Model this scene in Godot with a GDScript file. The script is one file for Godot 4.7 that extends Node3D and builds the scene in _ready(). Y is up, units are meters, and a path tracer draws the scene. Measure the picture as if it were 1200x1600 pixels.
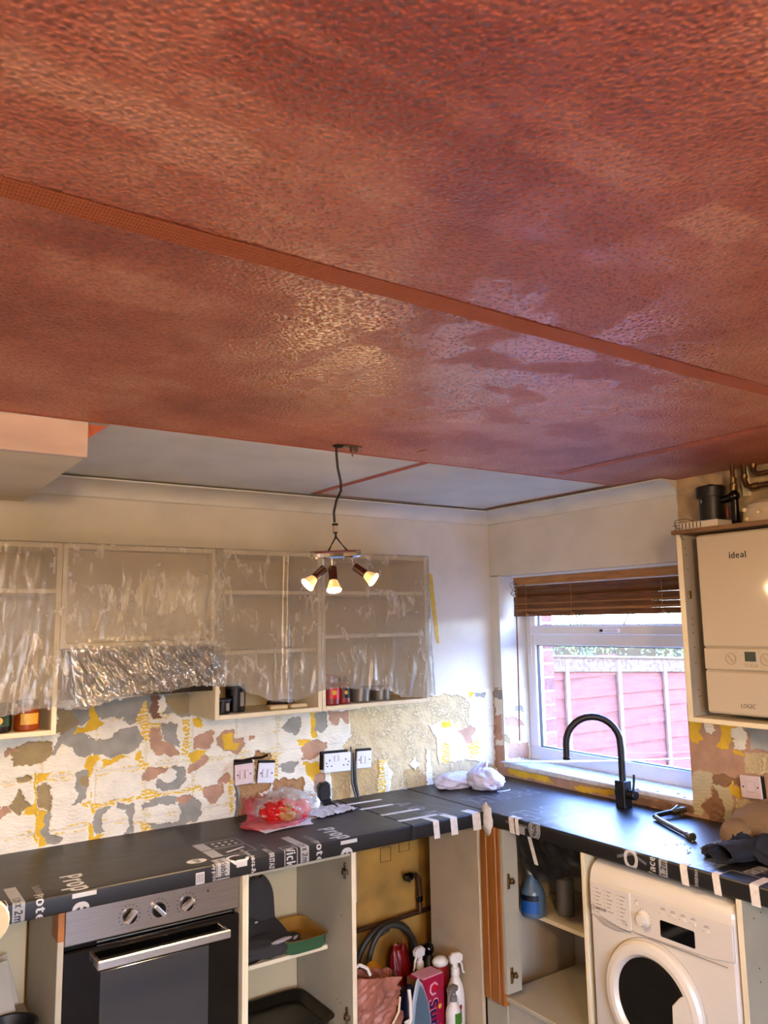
extends Node3D
# A half-stripped kitchen: pink primed ceiling, sheeted wall cupboards, wrapped worktops.
# Corner of the two walls at the origin; back wall z = 0 (x < 0), window wall x = 0 (z > 0). Metres.
const H := 2.336      # ceiling
const WT := 0.915     # worktop

func _ready() -> void:
	# camera
	var cam := Camera3D.new()
	cam.name = "camera"
	add_child(cam)
	cam.position = Vector3(-2.9837, 1.7377, 3.3296)
	cam.rotation_order = EULER_ORDER_YXZ
	cam.rotation_degrees = Vector3(7.885, -34.351, -0.997)
	cam.fov = 65.743
	cam.near = 0.02
	cam.current = true
	# sky and exposure
	var we := WorldEnvironment.new()
	we.name = "world_environment"
	var e := Environment.new()
	var sk := ProceduralSkyMaterial.new()
	sk.sky_top_color = Color(0.36, 0.57, 0.95)
	sk.sky_horizon_color = Color(0.88, 0.945, 1.0)
	sk.sky_curve = 0.22
	sk.sky_energy_multiplier = SKY_E
	sk.ground_bottom_color = Color(0.3, 0.28, 0.26)
	sk.ground_horizon_color = Color(0.5, 0.5, 0.5)
	sk.ground_energy_multiplier = 2.0
	e.sky = Sky.new()
	e.sky.sky_material = sk
	e.background_mode = Environment.BG_SKY
	e.tonemap_mode = Environment.TONE_MAPPER_LINEAR
	e.tonemap_exposure = EXPOSURE
	e.sdfgi_enabled = true
	e.ssao_enabled = true
	e.ssil_enabled = true
	we.environment = e
	add_child(we)
	# sun: high over the roof of the house, on the fence only
	var sun := DirectionalLight3D.new()
	sun.name = "sun"
	add_child(sun)
	sun.look_at_from_position(Vector3(-0.45, 1.5, 0.8), Vector3.ZERO)
	sun.light_energy = SUN_E
	sun.light_color = Color(1.0, 0.95, 0.88)
	sun.light_angular_distance = 2.0
	sun.shadow_enabled = true
	sun.sky_mode = DirectionalLight3D.SKY_MODE_LIGHT_ONLY
	materials()
	shell()
	outside()
	worktops()
	base_units()
	washer()
	wall_units()
	dust_sheets()
	pendant()
	boiler()
	window_fittings()
	small_things()

const SKY_E := 5.2
const EXPOSURE := 0.96
const SUN_E := 0.6
const SPOT_E := 1.5
const REAR_FILL_E := 6.5
const BULB_E := 0.03
# ---------------------------------------------------------------- helpers
var used := {}
var M := {}
const TURN_R := -PI / 2.0          # things on the window wall: local x runs along the wall, local z faces the room

class MB:
	var st := SurfaceTool.new()
	var xf := Transform3D()
	func _init() -> void:
		st.begin(Mesh.PRIMITIVE_TRIANGLES)
	func v(p: Vector3, uv: Vector2, s: int) -> void:
		st.set_smooth_group(s)
		st.set_uv(uv)
		st.set_uv2(uv)
		st.add_vertex(xf * p)
	func tri(a: Vector3, b: Vector3, c: Vector3, s := -1, ua := Vector2(), ub := Vector2(), uc := Vector2()) -> void:
		v(a, ua, s); v(c, uc, s); v(b, ub, s)
	func quad(a: Vector3, b: Vector3, c: Vector3, d: Vector3, s := -1, ua := Vector2(), ub := Vector2(), uc := Vector2(), ud := Vector2()) -> void:
		tri(a, b, c, s, ua, ub, uc)
		tri(a, c, d, s, ua, uc, ud)
	func face(pts: Array, c0: Vector3) -> void:      # convex face, turned away from c0
		var p0: Vector3 = pts[0]
		var p1: Vector3 = pts[1]
		var p2: Vector3 = pts[2]
		var n := (p1 - p0).cross(p2 - p0)
		var q := pts.duplicate()
		if n.dot(p0 - c0) < 0.0:
			q.reverse()
		for i in range(1, q.size() - 1):
			tri(q[0], q[i], q[i + 1])
	func box(c: Vector3, s: Vector3, b := 0.0015) -> MB:
		var h := s * 0.5
		b = minf(b, minf(h.x, minf(h.y, h.z)) * 0.8)
		var pt := func(sx: int, sy: int, sz: int, full: int) -> Vector3:
			var p := Vector3((h.x - b) * sx, (h.y - b) * sy, (h.z - b) * sz)
			p[full] = h[full] * [sx, sy, sz][full]
			return c + p
		for a in 3:
			var a1 := (a + 1) % 3
			var a2 := (a + 2) % 3
			for s0 in [-1, 1]:
				var f := []
				for k in [[-1, -1], [1, -1], [1, 1], [-1, 1]]:
					var g := [0, 0, 0]
					g[a] = s0; g[a1] = k[0]; g[a2] = k[1]
					f.append(pt.call(g[0], g[1], g[2], a))
				face(f, c)
				if b > 0.0:
					for s1 in [-1, 1]:
						var e := []
						for k in [[-1, a], [1, a], [1, a1], [-1, a1]]:
							var g := [0, 0, 0]
							g[a] = s0; g[a1] = s1; g[a2] = k[0]
							e.append(pt.call(g[0], g[1], g[2], k[1]))
						face(e, c)
		if b > 0.0:
			for sx in [-1, 1]:
				for sy in [-1, 1]:
					for sz in [-1, 1]:
						face([pt.call(sx, sy, sz, 0), pt.call(sx, sy, sz, 1), pt.call(sx, sy, sz, 2)], c)
		return self
	func span(x0: float, x1: float, y0: float, y1: float, z0: float, z1: float, b := 0.0015) -> MB:
		return box(Vector3((x0 + x1) / 2, (y0 + y1) / 2, (z0 + z1) / 2), Vector3(absf(x1 - x0), absf(y1 - y0), absf(z1 - z0)), b)
	func lathe(prof: Array, segs := 24, t := Transform3D(), s := 1) -> MB:   # [r, y] pairs, from the bottom up
		for i in prof.size() - 1:
			var r0: float = prof[i][0]
			var y0: float = prof[i][1]
			var r1: float = prof[i + 1][0]
			var y1: float = prof[i + 1][1]
			var sg := s + i if prof[i].size() > 2 else s
			for k in segs:
				var a0 := TAU * k / segs
				var a1 := TAU * (k + 1) / segs
				var p00 := t * Vector3(r0 * cos(a0), y0, -r0 * sin(a0))
				var p01 := t * Vector3(r0 * cos(a1), y0, -r0 * sin(a1))
				var p10 := t * Vector3(r1 * cos(a0), y1, -r1 * sin(a0))
				var p11 := t * Vector3(r1 * cos(a1), y1, -r1 * sin(a1))
				if r0 > 1e-6:
					tri(p00, p01, p11, sg)
				if r1 > 1e-6:
					tri(p00, p11, p10, sg)
		return self
	func cyl(a: Vector3, b: Vector3, r: float, segs := 16, r2 := -1.0) -> MB:
		var d := b - a
		var y := d.normalized()
		var x := y.cross(Vector3(0.31, 0.57, 0.76)).normalized()
		var t := Transform3D(Basis(x, y, x.cross(y)), a)
		var l := d.length()
		var re := r if r2 < 0 else r2
		var c := minf(minf(r, re) * 0.15, l * 0.2)
		lathe([[0, 0, 1], [r - c, 0, 1], [r, c, 1], [re, l - c, 1], [re - c, l, 1], [0, l, 1]], segs, t, 1)
		return self
	func tube(pts: Array, r, segs := 10, closed := false) -> MB:
		var n := pts.size()
		var rings := []
		var up := Vector3(0.13, 0.92, 0.37)
		for i in n:
			var p: Vector3 = pts[i]
			var a: Vector3 = pts[maxi(i - 1, 0)] if not closed else pts[(i + n - 1) % n]
			var b: Vector3 = pts[mini(i + 1, n - 1)] if not closed else pts[(i + 1) % n]
			var d := (b - a).normalized()
			var x := up.cross(d)
			if x.length() < 0.05:
				x = Vector3(1, 0, 0.2).cross(d)
			x = x.normalized()
			up = d.cross(x).normalized()
			var rr: float = r[i] if r is Array else r
			var ring := []
			for k in segs:
				var an := TAU * k / segs
				ring.append(p + (x * cos(an) + up * sin(an)) * rr)
			rings.append(ring)
		for i in (n if closed else n - 1):
			var ra: Array = rings[i]
			var rb: Array = rings[(i + 1) % n]
			for k in segs:
				var k2 := (k + 1) % segs
				quad(ra[k], ra[k2], rb[k2], rb[k], 1)
		if not closed:
			for k in range(1, segs - 1):
				tri(rings[0][0], rings[0][k + 1], rings[0][k], 2)
				tri(rings[n - 1][0], rings[n - 1][k], rings[n - 1][k + 1], 3)
		return self
	func prism(poly: Array, z0: float, z1: float, b := 0.0, smooth := -1) -> MB:   # outline in x, y; extruded along z
		var P := PackedVector2Array()
		for q in poly:
			P.append(Vector2(q[0], q[1]))
		if Geometry2D.is_polygon_clockwise(P):
			P.reverse()
		var n := P.size()
		var I := PackedVector2Array()
		for i in n:
			var e0 := (P[i] - P[(i + n - 1) % n]).normalized()
			var e1 := (P[(i + 1) % n] - P[i]).normalized()
			var nn := (Vector2(-e0.y, e0.x) + Vector2(-e1.y, e1.x))
			nn = nn / maxf(0.35, nn.length_squared() * 0.5)
			I.append(P[i] + nn * b)
		var ids := Geometry2D.triangulate_polygon(I)
		for k in range(0, ids.size(), 3):
			var a := I[ids[k]]
			var c := I[ids[k + 1]]
			var d := I[ids[k + 2]]
			if (c - a).cross(d - a) < 0:
				var w := c
				c = d
				d = w
			tri(Vector3(a.x, a.y, z1), Vector3(c.x, c.y, z1), Vector3(d.x, d.y, z1), -1, a, c, d)
			tri(Vector3(a.x, a.y, z0), Vector3(d.x, d.y, z0), Vector3(c.x, c.y, z0), -1, a, d, c)
		for i in n:
			var j := (i + 1) % n
			var za := z0 + b
			var zb := z1 - b
			quad(Vector3(P[i].x, P[i].y, za), Vector3(P[j].x, P[j].y, za), Vector3(P[j].x, P[j].y, zb), Vector3(P[i].x, P[i].y, zb), smooth)
			if b > 0.0:
				quad(Vector3(P[i].x, P[i].y, zb), Vector3(P[j].x, P[j].y, zb), Vector3(I[j].x, I[j].y, z1), Vector3(I[i].x, I[i].y, z1))
				quad(Vector3(I[i].x, I[i].y, z0), Vector3(I[j].x, I[j].y, z0), Vector3(P[j].x, P[j].y, za), Vector3(P[i].x, P[i].y, za))
		return self
	func sheet(nu: int, nv: int, f: Callable, thick := 0.0) -> MB:   # f(u, v) -> Vector3, u, v in 0..1
		var g := []
		for j in nv + 1:
			for i in nu + 1:
				g.append(f.call(float(i) / nu, float(j) / nv))
		var w := nu + 1
		var N := []
		if thick > 0.0:
			for j in nv + 1:
				for i in nu + 1:
					var du: Vector3 = g[j * w + mini(i + 1, nu)] - g[j * w + maxi(i - 1, 0)]
					var dv: Vector3 = g[mini(j + 1, nv) * w + i] - g[maxi(j - 1, 0) * w + i]
					N.append(dv.cross(du).normalized() * thick)
		for j in nv:
			for i in nu:
				var a := j * w + i
				var u0 := Vector2(float(i) / nu, float(j) / nv)
				var u1 := Vector2(float(i + 1) / nu, float(j + 1) / nv)
				quad(g[a], g[a + w], g[a + w + 1], g[a + 1], 1, u0, Vector2(u0.x, u1.y), u1, Vector2(u1.x, u0.y))
				if thick > 0.0:
					quad(g[a] - N[a], g[a + 1] - N[a + 1], g[a + w + 1] - N[a + w + 1], g[a + w] - N[a + w], 2, u0, Vector2(u1.x, u0.y), u1, Vector2(u0.x, u1.y))
		if thick > 0.0:
			for i in nu:
				var a := i
				quad(g[a], g[a] - N[a], g[a + 1] - N[a + 1], g[a + 1], 3)
				a = nv * w + i
				quad(g[a + 1], g[a + 1] - N[a + 1], g[a] - N[a], g[a], 3)
			for j in nv:
				var a := j * w
				quad(g[a + w], g[a + w] - N[a + w], g[a] - N[a], g[a], 3)
				a = j * w + nu
				quad(g[a], g[a] - N[a], g[a + w] - N[a + w], g[a + w], 3)
		return self
	func blob(c: Vector3, r: Vector3, amp := 0.0, sd := 1, segs := 28, freq := 2.0, flat := -9.0, basis := Basis()) -> MB:
		var no := FastNoiseLite.new()
		no.seed = sd
		no.frequency = freq
		var q := func(u: float, w: float) -> Vector3:
			var th := (w - 0.5) * PI
			var ph := u * TAU
			var d := Vector3(cos(th) * cos(ph), sin(th), cos(th) * sin(ph))
			var k := 1.0 + amp * no.get_noise_3dv(d)
			var pnt: Vector3 = c + basis * (d * r * k)
			if pnt.y < flat:
				pnt.y = flat
			return pnt
		sheet(segs, segs / 2, q)
		return self
	func mesh() -> ArrayMesh:
		st.generate_normals()
		return st.commit()

func mb() -> MB:
	return MB.new()

func numbered(n: String) -> String:
	if not used.has(n):
		used[n] = 0
		return n
	used[n] += 1
	return "%s_%03d" % [n, used[n]]

func tag(o: Node3D, label: String, category: String, group := "", kind := "") -> Node3D:
	o.set_meta("label", label)
	if category != "":
		o.set_meta("category", category)
	if group != "":
		o.set_meta("group", group)
	if kind != "":
		o.set_meta("kind", kind)
	return o

func part(n: String, b, m: Material, parent: Node3D, label := "") -> MeshInstance3D:
	var o := MeshInstance3D.new()
	o.name = n
	o.mesh = b.mesh() if b is MB else b
	o.material_override = m
	o.cast_shadow = GeometryInstance3D.SHADOW_CASTING_SETTING_ON
	parent.add_child(o, true)
	if label != "":
		o.set_meta("label", label)
	return o

func thing(n: String, label: String, category: String, at := Vector3.ZERO, turn := 0.0, group := "") -> Node3D:
	var o := Node3D.new()
	o.name = numbered(n)
	add_child(o, true)
	o.position = at
	o.rotation.y = turn
	tag(o, label, category, group)
	return o

func solo(n: String, b, m: Material, label: String, category: String, group := "", at := Vector3.ZERO, turn := 0.0) -> MeshInstance3D:
	var o := part(numbered(n), b, m, self)
	o.position = at
	o.rotation.y = turn
	tag(o, label, category, group)
	return o

func struct(n: String, b, m: Material, label := "", parent: Node3D = null) -> MeshInstance3D:
	var o := part(numbered(n) if parent == null else n, b, m, self if parent == null else parent)
	if parent == null:
		tag(o, label, n.split("_")[0], "", "structure")
	return o

func copy(o: Node3D, at: Vector3, label := "", group := "") -> Node3D:
	var c: Node3D = o.duplicate()
	var n := String(o.name)
	c.name = numbered(n.left(n.length() - 4) if n.right(4).begins_with("_0") else n)
	add_child(c, true)
	c.position = at
	if label != "":
		c.set_meta("label", label)
	if group != "":
		c.set_meta("group", group)
	return c

func letters(s: String, em: float, m: Material, parent: Node3D, at: Vector3, basis := Basis(), bold := false, n := "lettering") -> MeshInstance3D:
	var t := TextMesh.new()
	var f := SystemFont.new()
	f.font_names = PackedStringArray(["Droid Sans"])
	f.font_weight = 700 if bold else 400
	t.font = f
	t.text = s
	t.font_size = 48
	t.pixel_size = em / 48.0
	t.depth = 0.0006
	t.curve_step = 1.5
	var o := MeshInstance3D.new()
	o.name = n
	o.mesh = t
	o.material_override = m
	parent.add_child(o, true)
	o.transform = Transform3D(basis, at)
	return o

func mat(n: String, c: Color, rough := 0.6, metal := 0.0, spec := 0.5) -> StandardMaterial3D:
	var m := StandardMaterial3D.new()
	m.resource_name = n
	m.albedo_color = c
	m.roughness = rough
	m.metallic = metal
	m.metallic_specular = spec
	M[n] = m
	return m

func noise(freq: float, sd: int, oct := 3, kind := FastNoiseLite.TYPE_SIMPLEX_SMOOTH) -> FastNoiseLite:
	var f := FastNoiseLite.new()
	f.noise_type = kind
	f.frequency = freq
	f.seed = sd
	f.fractal_octaves = oct
	f.fractal_type = FastNoiseLite.FRACTAL_FBM if oct > 1 else FastNoiseLite.FRACTAL_NONE
	return f

func tex(im: Image) -> ImageTexture:
	return ImageTexture.create_from_image(im)

func ramp_image(im: Image, stops: Array) -> Image:      # grey noise -> colours, stops of [t, Color]
	var w := im.get_width()
	var h := im.get_height()
	im.convert(Image.FORMAT_L8)
	var lut := PackedByteArray()
	for i in 256:
		var t := i / 255.0
		var c: Color = stops[0][1]
		for k in stops.size() - 1:
			if t >= stops[k][0]:
				var f := clampf((t - stops[k][0]) / maxf(1e-4, stops[k + 1][0] - stops[k][0]), 0, 1)
				c = (stops[k][1] as Color).lerp(stops[k + 1][1], f)
		lut.append_array([int(c.r * 255), int(c.g * 255), int(c.b * 255)])
	var src := im.get_data()
	var out := PackedByteArray()
	out.resize(w * h * 3)
	for i in w * h:
		var q := src[i] * 3
		out[i * 3] = lut[q]
		out[i * 3 + 1] = lut[q + 1]
		out[i * 3 + 2] = lut[q + 2]
	return Image.create_from_data(w, h, false, Image.FORMAT_RGB8, out)

func triplanar(m: StandardMaterial3D, scale: float, stretch := Vector3.ONE) -> StandardMaterial3D:
	m.uv1_triplanar = true
	m.uv1_scale = stretch * scale
	return m

func grain(m: StandardMaterial3D, freq: float, sd: int, spread: float, scale: float, stretch := Vector3.ONE, bump := 0.0) -> StandardMaterial3D:
	# soft tone variation on a plain colour, and optional relief (cm)
	var im := noise(freq, sd, 4).get_seamless_image(256, 256)
	var c := m.albedo_color
	m.albedo_texture = tex(ramp_image(im, [[0.0, c * (1.0 - spread)], [0.5, c], [1.0, (c * (1.0 + spread * 0.6)).clamp()]]))
	m.albedo_color = Color.WHITE
	if bump > 0.0:
		m.heightmap_enabled = true
		m.heightmap_texture = tex(im)
		m.heightmap_scale = bump
	return triplanar(m, scale, stretch)

func smooth(a: float, b: float, x: float) -> float:
	return smoothstep(a, b, x)

# flat print: fills the letters of a line of text into a rectangle of an image. P maps (t along the line, h up) in 0..1 to pixels.
func print_text(im: Image, s: String, P: Callable, col: Color, bold := true) -> void:
	var t := TextMesh.new()
	var f := SystemFont.new()
	f.font_names = PackedStringArray(["Droid Sans"])
	f.font_weight = 700 if bold else 400
	t.font = f
	t.text = s
	t.font_size = 48
	t.pixel_size = 0.01
	t.depth = 0.0
	t.curve_step = 1.0
	var arr := t.get_mesh_arrays()
	var V: PackedVector3Array = arr[Mesh.ARRAY_VERTEX]
	var I: PackedInt32Array = arr[Mesh.ARRAY_INDEX] if arr[Mesh.ARRAY_INDEX] != null else PackedInt32Array(range(V.size()))
	var lo := Vector2(1e9, 1e9)
	var hi := -lo
	for q in V:
		lo = lo.min(Vector2(q.x, q.y))
		hi = hi.max(Vector2(q.x, q.y))
	var sz := hi - lo
	for k in range(0, I.size() - 2, 3):
		var p: Array[Vector2] = []
		for j in 3:
			var q := V[I[k + j]]
			p.append(P.call((q.x - lo.x) / sz.x, (q.y - lo.y) / sz.y))
		fill_tri(im, p[0], p[1], p[2], col)

func fill_tri(im: Image, a: Vector2, b: Vector2, c: Vector2, col: Color) -> void:
	var area := (b - a).cross(c - a)
	if absf(area) < 1e-6:
		return
	var x0 := maxi(0, int(floor(minf(a.x, minf(b.x, c.x)))))
	var x1 := mini(im.get_width() - 1, int(ceil(maxf(a.x, maxf(b.x, c.x)))))
	var y0 := maxi(0, int(floor(minf(a.y, minf(b.y, c.y)))))
	var y1 := mini(im.get_height() - 1, int(ceil(maxf(a.y, maxf(b.y, c.y)))))
	for y in range(y0, y1 + 1):
		for x in range(x0, x1 + 1):
			var q := Vector2(x + 0.5, y + 0.5)
			var w0 := (b - a).cross(q - a) / area
			var w1 := (c - b).cross(q - b) / area
			var w2 := (a - c).cross(q - c) / area
			if w0 >= -0.001 and w1 >= -0.001 and w2 >= -0.001:
				im.set_pixel(x, y, col)
# ---------------------------------------------------------------- materials
func materials() -> void:
	grain(mat("wall_paint", Color(0.80, 0.78, 0.73), 0.75), 0.01, 3, 0.05, 0.9, Vector3.ONE, 0.06)
	grain(mat("board_white", Color(0.83, 0.815, 0.755), 0.7), 0.012, 5, 0.05, 0.7)
	grain(mat("cove_white", Color(0.80, 0.79, 0.75), 0.7), 0.012, 8, 0.06, 1.2)
	mat("gap_dark", Color(0.05, 0.045, 0.04), 0.9)
	grain(mat("soffit_pink", Color(0.83, 0.73, 0.66), 0.75), 0.015, 11, 0.1, 0.9, Vector3(0.5, 2, 1))
	grain(mat("soffit_cream", Color(0.86, 0.80, 0.66), 0.7), 0.01, 12, 0.05, 0.8)
	grain(mat("primer_strip", Color(0.70, 0.36, 0.22), 0.7), 0.03, 13, 0.22, 2.0)
	grain(mat("raw_plaster", Color(0.66, 0.57, 0.43), 0.9), 0.02, 14, 0.3, 1.6, Vector3.ONE, 0.5)
	grain(mat("yellow_wall", Color(0.63, 0.47, 0.20), 0.7), 0.012, 15, 0.28, 1.0)
	grain(mat("carcass", Color(0.63, 0.60, 0.52), 0.5), 0.01, 16, 0.05, 1.0)
	grain(mat("carcass_edge", Color(0.84, 0.79, 0.66), 0.5), 0.01, 17, 0.05, 2.0)
	grain(mat("carcass_back", Color(0.70, 0.635, 0.49), 0.55), 0.01, 18, 0.05, 1.0)
	grain(mat("end_beige", Color(0.70, 0.62, 0.50), 0.5), 0.012, 66, 0.06, 1.0)
	grain(mat("boiler_board", Color(0.66, 0.62, 0.55), 0.6), 0.012, 19, 0.08, 1.0)
	grain(mat("floor_grey", Color(0.50, 0.49, 0.47), 0.4), 0.01, 20, 0.15, 0.8)
	var pine := mat("pine", Color(0.56, 0.34, 0.12), 0.45)
	grain(pine, 0.02, 21, 0.16, 1.0, Vector3(12, 0.6, 12), 0.01)
	grain(mat("bamboo", Color(0.42, 0.26, 0.11), 0.55), 0.02, 22, 0.35, 2.0, Vector3(4, 6, 0.6))
	grain(mat("bamboo_pale", Color(0.62, 0.44, 0.24), 0.55), 0.02, 23, 0.2, 2.0, Vector3(4, 6, 0.6))
	mat("upvc", Color(0.88, 0.89, 0.90), 0.28)
	mat("gasket", Color(0.06, 0.06, 0.06), 0.6)
	grain(mat("sill_paint", Color(0.82, 0.80, 0.78), 0.5), 0.05, 24, 0.15, 1.5)
	var gl := mat("glass_pane", Color(1, 1, 1, 0.04), 0.02)
	gl.transparency = BaseMaterial3D.TRANSPARENCY_ALPHA
	var steel := mat("steel", Color(0.72, 0.68, 0.63), 0.3, 1.0)
	grain(steel, 0.03, 25, 0.08, 2.0, Vector3(0.3, 14, 6))
	mat("steel_light", Color(0.86, 0.84, 0.80), 0.32, 1.0)
	mat("chrome", Color(0.85, 0.83, 0.80), 0.08, 1.0)
	mat("nickel", Color(0.60, 0.57, 0.52), 0.25, 1.0)
	mat("brass", Color(0.50, 0.41, 0.27), 0.4, 1.0)
	grain(mat("copper_dull", Color(0.34, 0.22, 0.14), 0.5, 0.6), 0.03, 26, 0.3, 3.0)
	grain(mat("old_chrome", Color(0.40, 0.37, 0.31), 0.35, 0.8), 0.04, 27, 0.35, 4.0)
	mat("black_glass", Color(0.012, 0.012, 0.014), 0.05, 0.0, 0.55)
	mat("oven_window", Color(0.30, 0.31, 0.32), 0.09, 0.6, 0.9)
	mat("black_matt", Color(0.02, 0.02, 0.022), 0.5)
	mat("black_gloss", Color(0.015, 0.013, 0.015), 0.2)
	mat("black_purple", Color(0.045, 0.032, 0.042), 0.45)
	mat("print_dark", Color(0.16, 0.14, 0.13), 0.6)
	mat("print_grey", Color(0.50, 0.45, 0.40), 0.6)
	mat("washer_white", Color(0.79, 0.76, 0.70), 0.25)
	mat("washer_trim", Color(0.765, 0.735, 0.685), 0.3)
	mat("washer_grey", Color(0.62, 0.59, 0.55), 0.35)
	mat("boiler_white", Color(0.70, 0.65, 0.565), 0.07, 0.0, 0.3)
	mat("lcd", Color(0.20, 0.23, 0.20), 0.2)
	mat("plate_white", Color(0.83, 0.83, 0.86), 0.3)
	mat("plate_pink", Color(0.80, 0.72, 0.71), 0.3)
	mat("hole_black", Color(0.03, 0.025, 0.02), 0.9)
	grain(mat("tape_white", Color(0.82, 0.79, 0.74), 0.7), 0.04, 28, 0.08, 4.0)
	grain(mat("tape_yellow", Color(0.78, 0.65, 0.25), 0.7), 0.04, 29, 0.12, 4.0)
	grain(mat("cardboard", Color(0.45, 0.33, 0.20), 0.85), 0.02, 30, 0.15, 2.0)
	grain(mat("paper_white", Color(0.80, 0.78, 0.77), 0.7), 0.02, 31, 0.05, 3.0)
	grain(mat("cloth_white", Color(0.84, 0.83, 0.90), 0.8), 0.03, 32, 0.06, 6.0, Vector3.ONE, 0.03)
	grain(mat("cloth_dark", Color(0.20, 0.185, 0.175), 0.95), 0.08, 33, 0.25, 8.0, Vector3.ONE, 0.05)
	grain(mat("cloth_navy", Color(0.10, 0.11, 0.15), 0.95), 0.08, 34, 0.35, 8.0, Vector3.ONE, 0.05)
	grain(mat("cloth_blue", Color(0.06, 0.12, 0.20), 0.95), 0.08, 35, 0.35, 8.0, Vector3.ONE, 0.05)
	grain(mat("fleece", Color(0.62, 0.50, 0.36), 1.0), 0.12, 36, 0.3, 10.0, Vector3.ONE, 1.2)
	grain(mat("lining", Color(0.62, 0.58, 0.56), 0.8), 0.06, 37, 0.2, 8.0)
	grain(mat("bag_copper", Color(0.58, 0.35, 0.27), 0.5), 0.012, 38, 0.2, 2.5, Vector3.ONE, 0.8)
	mat("green_enamel", Color(0.22, 0.36, 0.24), 0.25)
	mat("yellow_enamel", Color(0.58, 0.42, 0.16), 0.2)
	grain(mat("roast_metal", Color(0.17, 0.15, 0.12), 0.35, 0.7), 0.02, 39, 0.3, 3.0)
	mat("iron_blue", Color(0.03, 0.05, 0.14), 0.25)
	mat("iron_pale", Color(0.58, 0.62, 0.65), 0.3)
	mat("iron_grey", Color(0.30, 0.37, 0.42), 0.3)
	mat("plastic_white", Color(0.82, 0.79, 0.74), 0.35)
	mat("plastic_grey", Color(0.40, 0.39, 0.36), 0.4)
	mat("plastic_cream", Color(0.80, 0.72, 0.56), 0.35)
	mat("hose_grey", Color(0.20, 0.19, 0.16), 0.5)
	mat("red", Color(0.45, 0.03, 0.04), 0.35)
	mat("red_bright", Color(0.75, 0.06, 0.10), 0.25)
	mat("orange", Color(0.80, 0.28, 0.08), 0.4)
	mat("magenta", Color(0.58, 0.03, 0.20), 0.4)
	mat("magenta_dark", Color(0.36, 0.04, 0.14), 0.4)
	mat("pink_pale", Color(0.80, 0.55, 0.62), 0.4)
	mat("ink_blue", Color(0.03, 0.05, 0.25), 0.4)
	mat("yellow", Color(0.75, 0.52, 0.04), 0.4)
	mat("leaf_green", Color(0.22, 0.42, 0.12), 0.4)
	mat("label_blue", Color(0.10, 0.30, 0.55), 0.35)
	mat("label_navy", Color(0.03, 0.05, 0.12), 0.35)
	mat("amber", Color(0.52, 0.22, 0.03), 0.2)
	mat("jar_dark", Color(0.10, 0.05, 0.03), 0.2)
	mat("label_green", Color(0.08, 0.20, 0.08), 0.4)
	mat("label_yellow", Color(0.78, 0.60, 0.22), 0.4)
	mat("tin_grey", Color(0.42, 0.40, 0.37), 0.35, 0.5)
	mat("mirror_brown", Color(0.45, 0.36, 0.33), 0.12, 1.0)
	var sheet := mat("clear_plastic", Color(0.9, 0.88, 0.85, 0.32), 0.12)
	sheet.transparency = BaseMaterial3D.TRANSPARENCY_ALPHA
	sheet.albedo_texture = tex(ramp_image(noise(0.02, 71, 3).get_seamless_image(64, 64), [[0.0, Color.WHITE], [1.0, Color(0.9, 0.9, 0.9)]]))
	var pink := mat("pink_plastic", Color(0.85, 0.32, 0.36, 0.5), 0.12)
	pink.transparency = BaseMaterial3D.TRANSPARENCY_ALPHA
	pink.albedo_texture = sheet.albedo_texture
	var redfilm := mat("red_plastic", Color(0.85, 0.04, 0.08, 0.8), 0.12)
	redfilm.transparency = BaseMaterial3D.TRANSPARENCY_ALPHA
	redfilm.albedo_texture = sheet.albedo_texture
	var lit := mat("bulb_glow", Color(1, 0.93, 0.78), 0.4)
	lit.emission_enabled = true
	lit.emission = Color(1.0, 0.90, 0.66)
	lit.emission_energy_multiplier = 6.0
	var rim := mat("bulb_glass", Color(0.95, 0.85, 0.6), 0.15)
	rim.emission_enabled = true
	rim.emission = Color(1.0, 0.84, 0.56)
	rim.emission_energy_multiplier = 0.3
	grain(mat("fence_red", Color(0.47, 0.215, 0.15), 0.8), 0.02, 40, 0.22, 1.0, Vector3(0.5, 5, 1), 0.1)
	grain(mat("fence_post", Color(0.60, 0.42, 0.33), 0.8), 0.02, 41, 0.25, 2.0, Vector3(4, 0.5, 4))
	grain(mat("fence_cap", Color(0.42, 0.31, 0.21), 0.9), 0.05, 42, 0.5, 2.0)
	grain(mat("brick_red", Color(0.56, 0.30, 0.22), 0.85), 0.04, 43, 0.3, 3.0, Vector3.ONE, 0.1)
	grain(mat("brick_dark", Color(0.44, 0.24, 0.20), 0.85), 0.04, 44, 0.3, 3.0, Vector3.ONE, 0.1)
	mat("mortar", Color(0.72, 0.68, 0.60), 0.9)
	mat("bark", Color(0.20, 0.15, 0.11), 0.9)
	var lf := mat("leaf", Color(0.34, 0.50, 0.16), 0.6)
	lf.backlight_enabled = true
	lf.backlight = Color(0.5, 0.65, 0.3)
	mat("ground_grey", Color(0.45, 0.44, 0.42), 0.9)
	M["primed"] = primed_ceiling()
	M["scrim"] = scrim()
	film_material()

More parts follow.
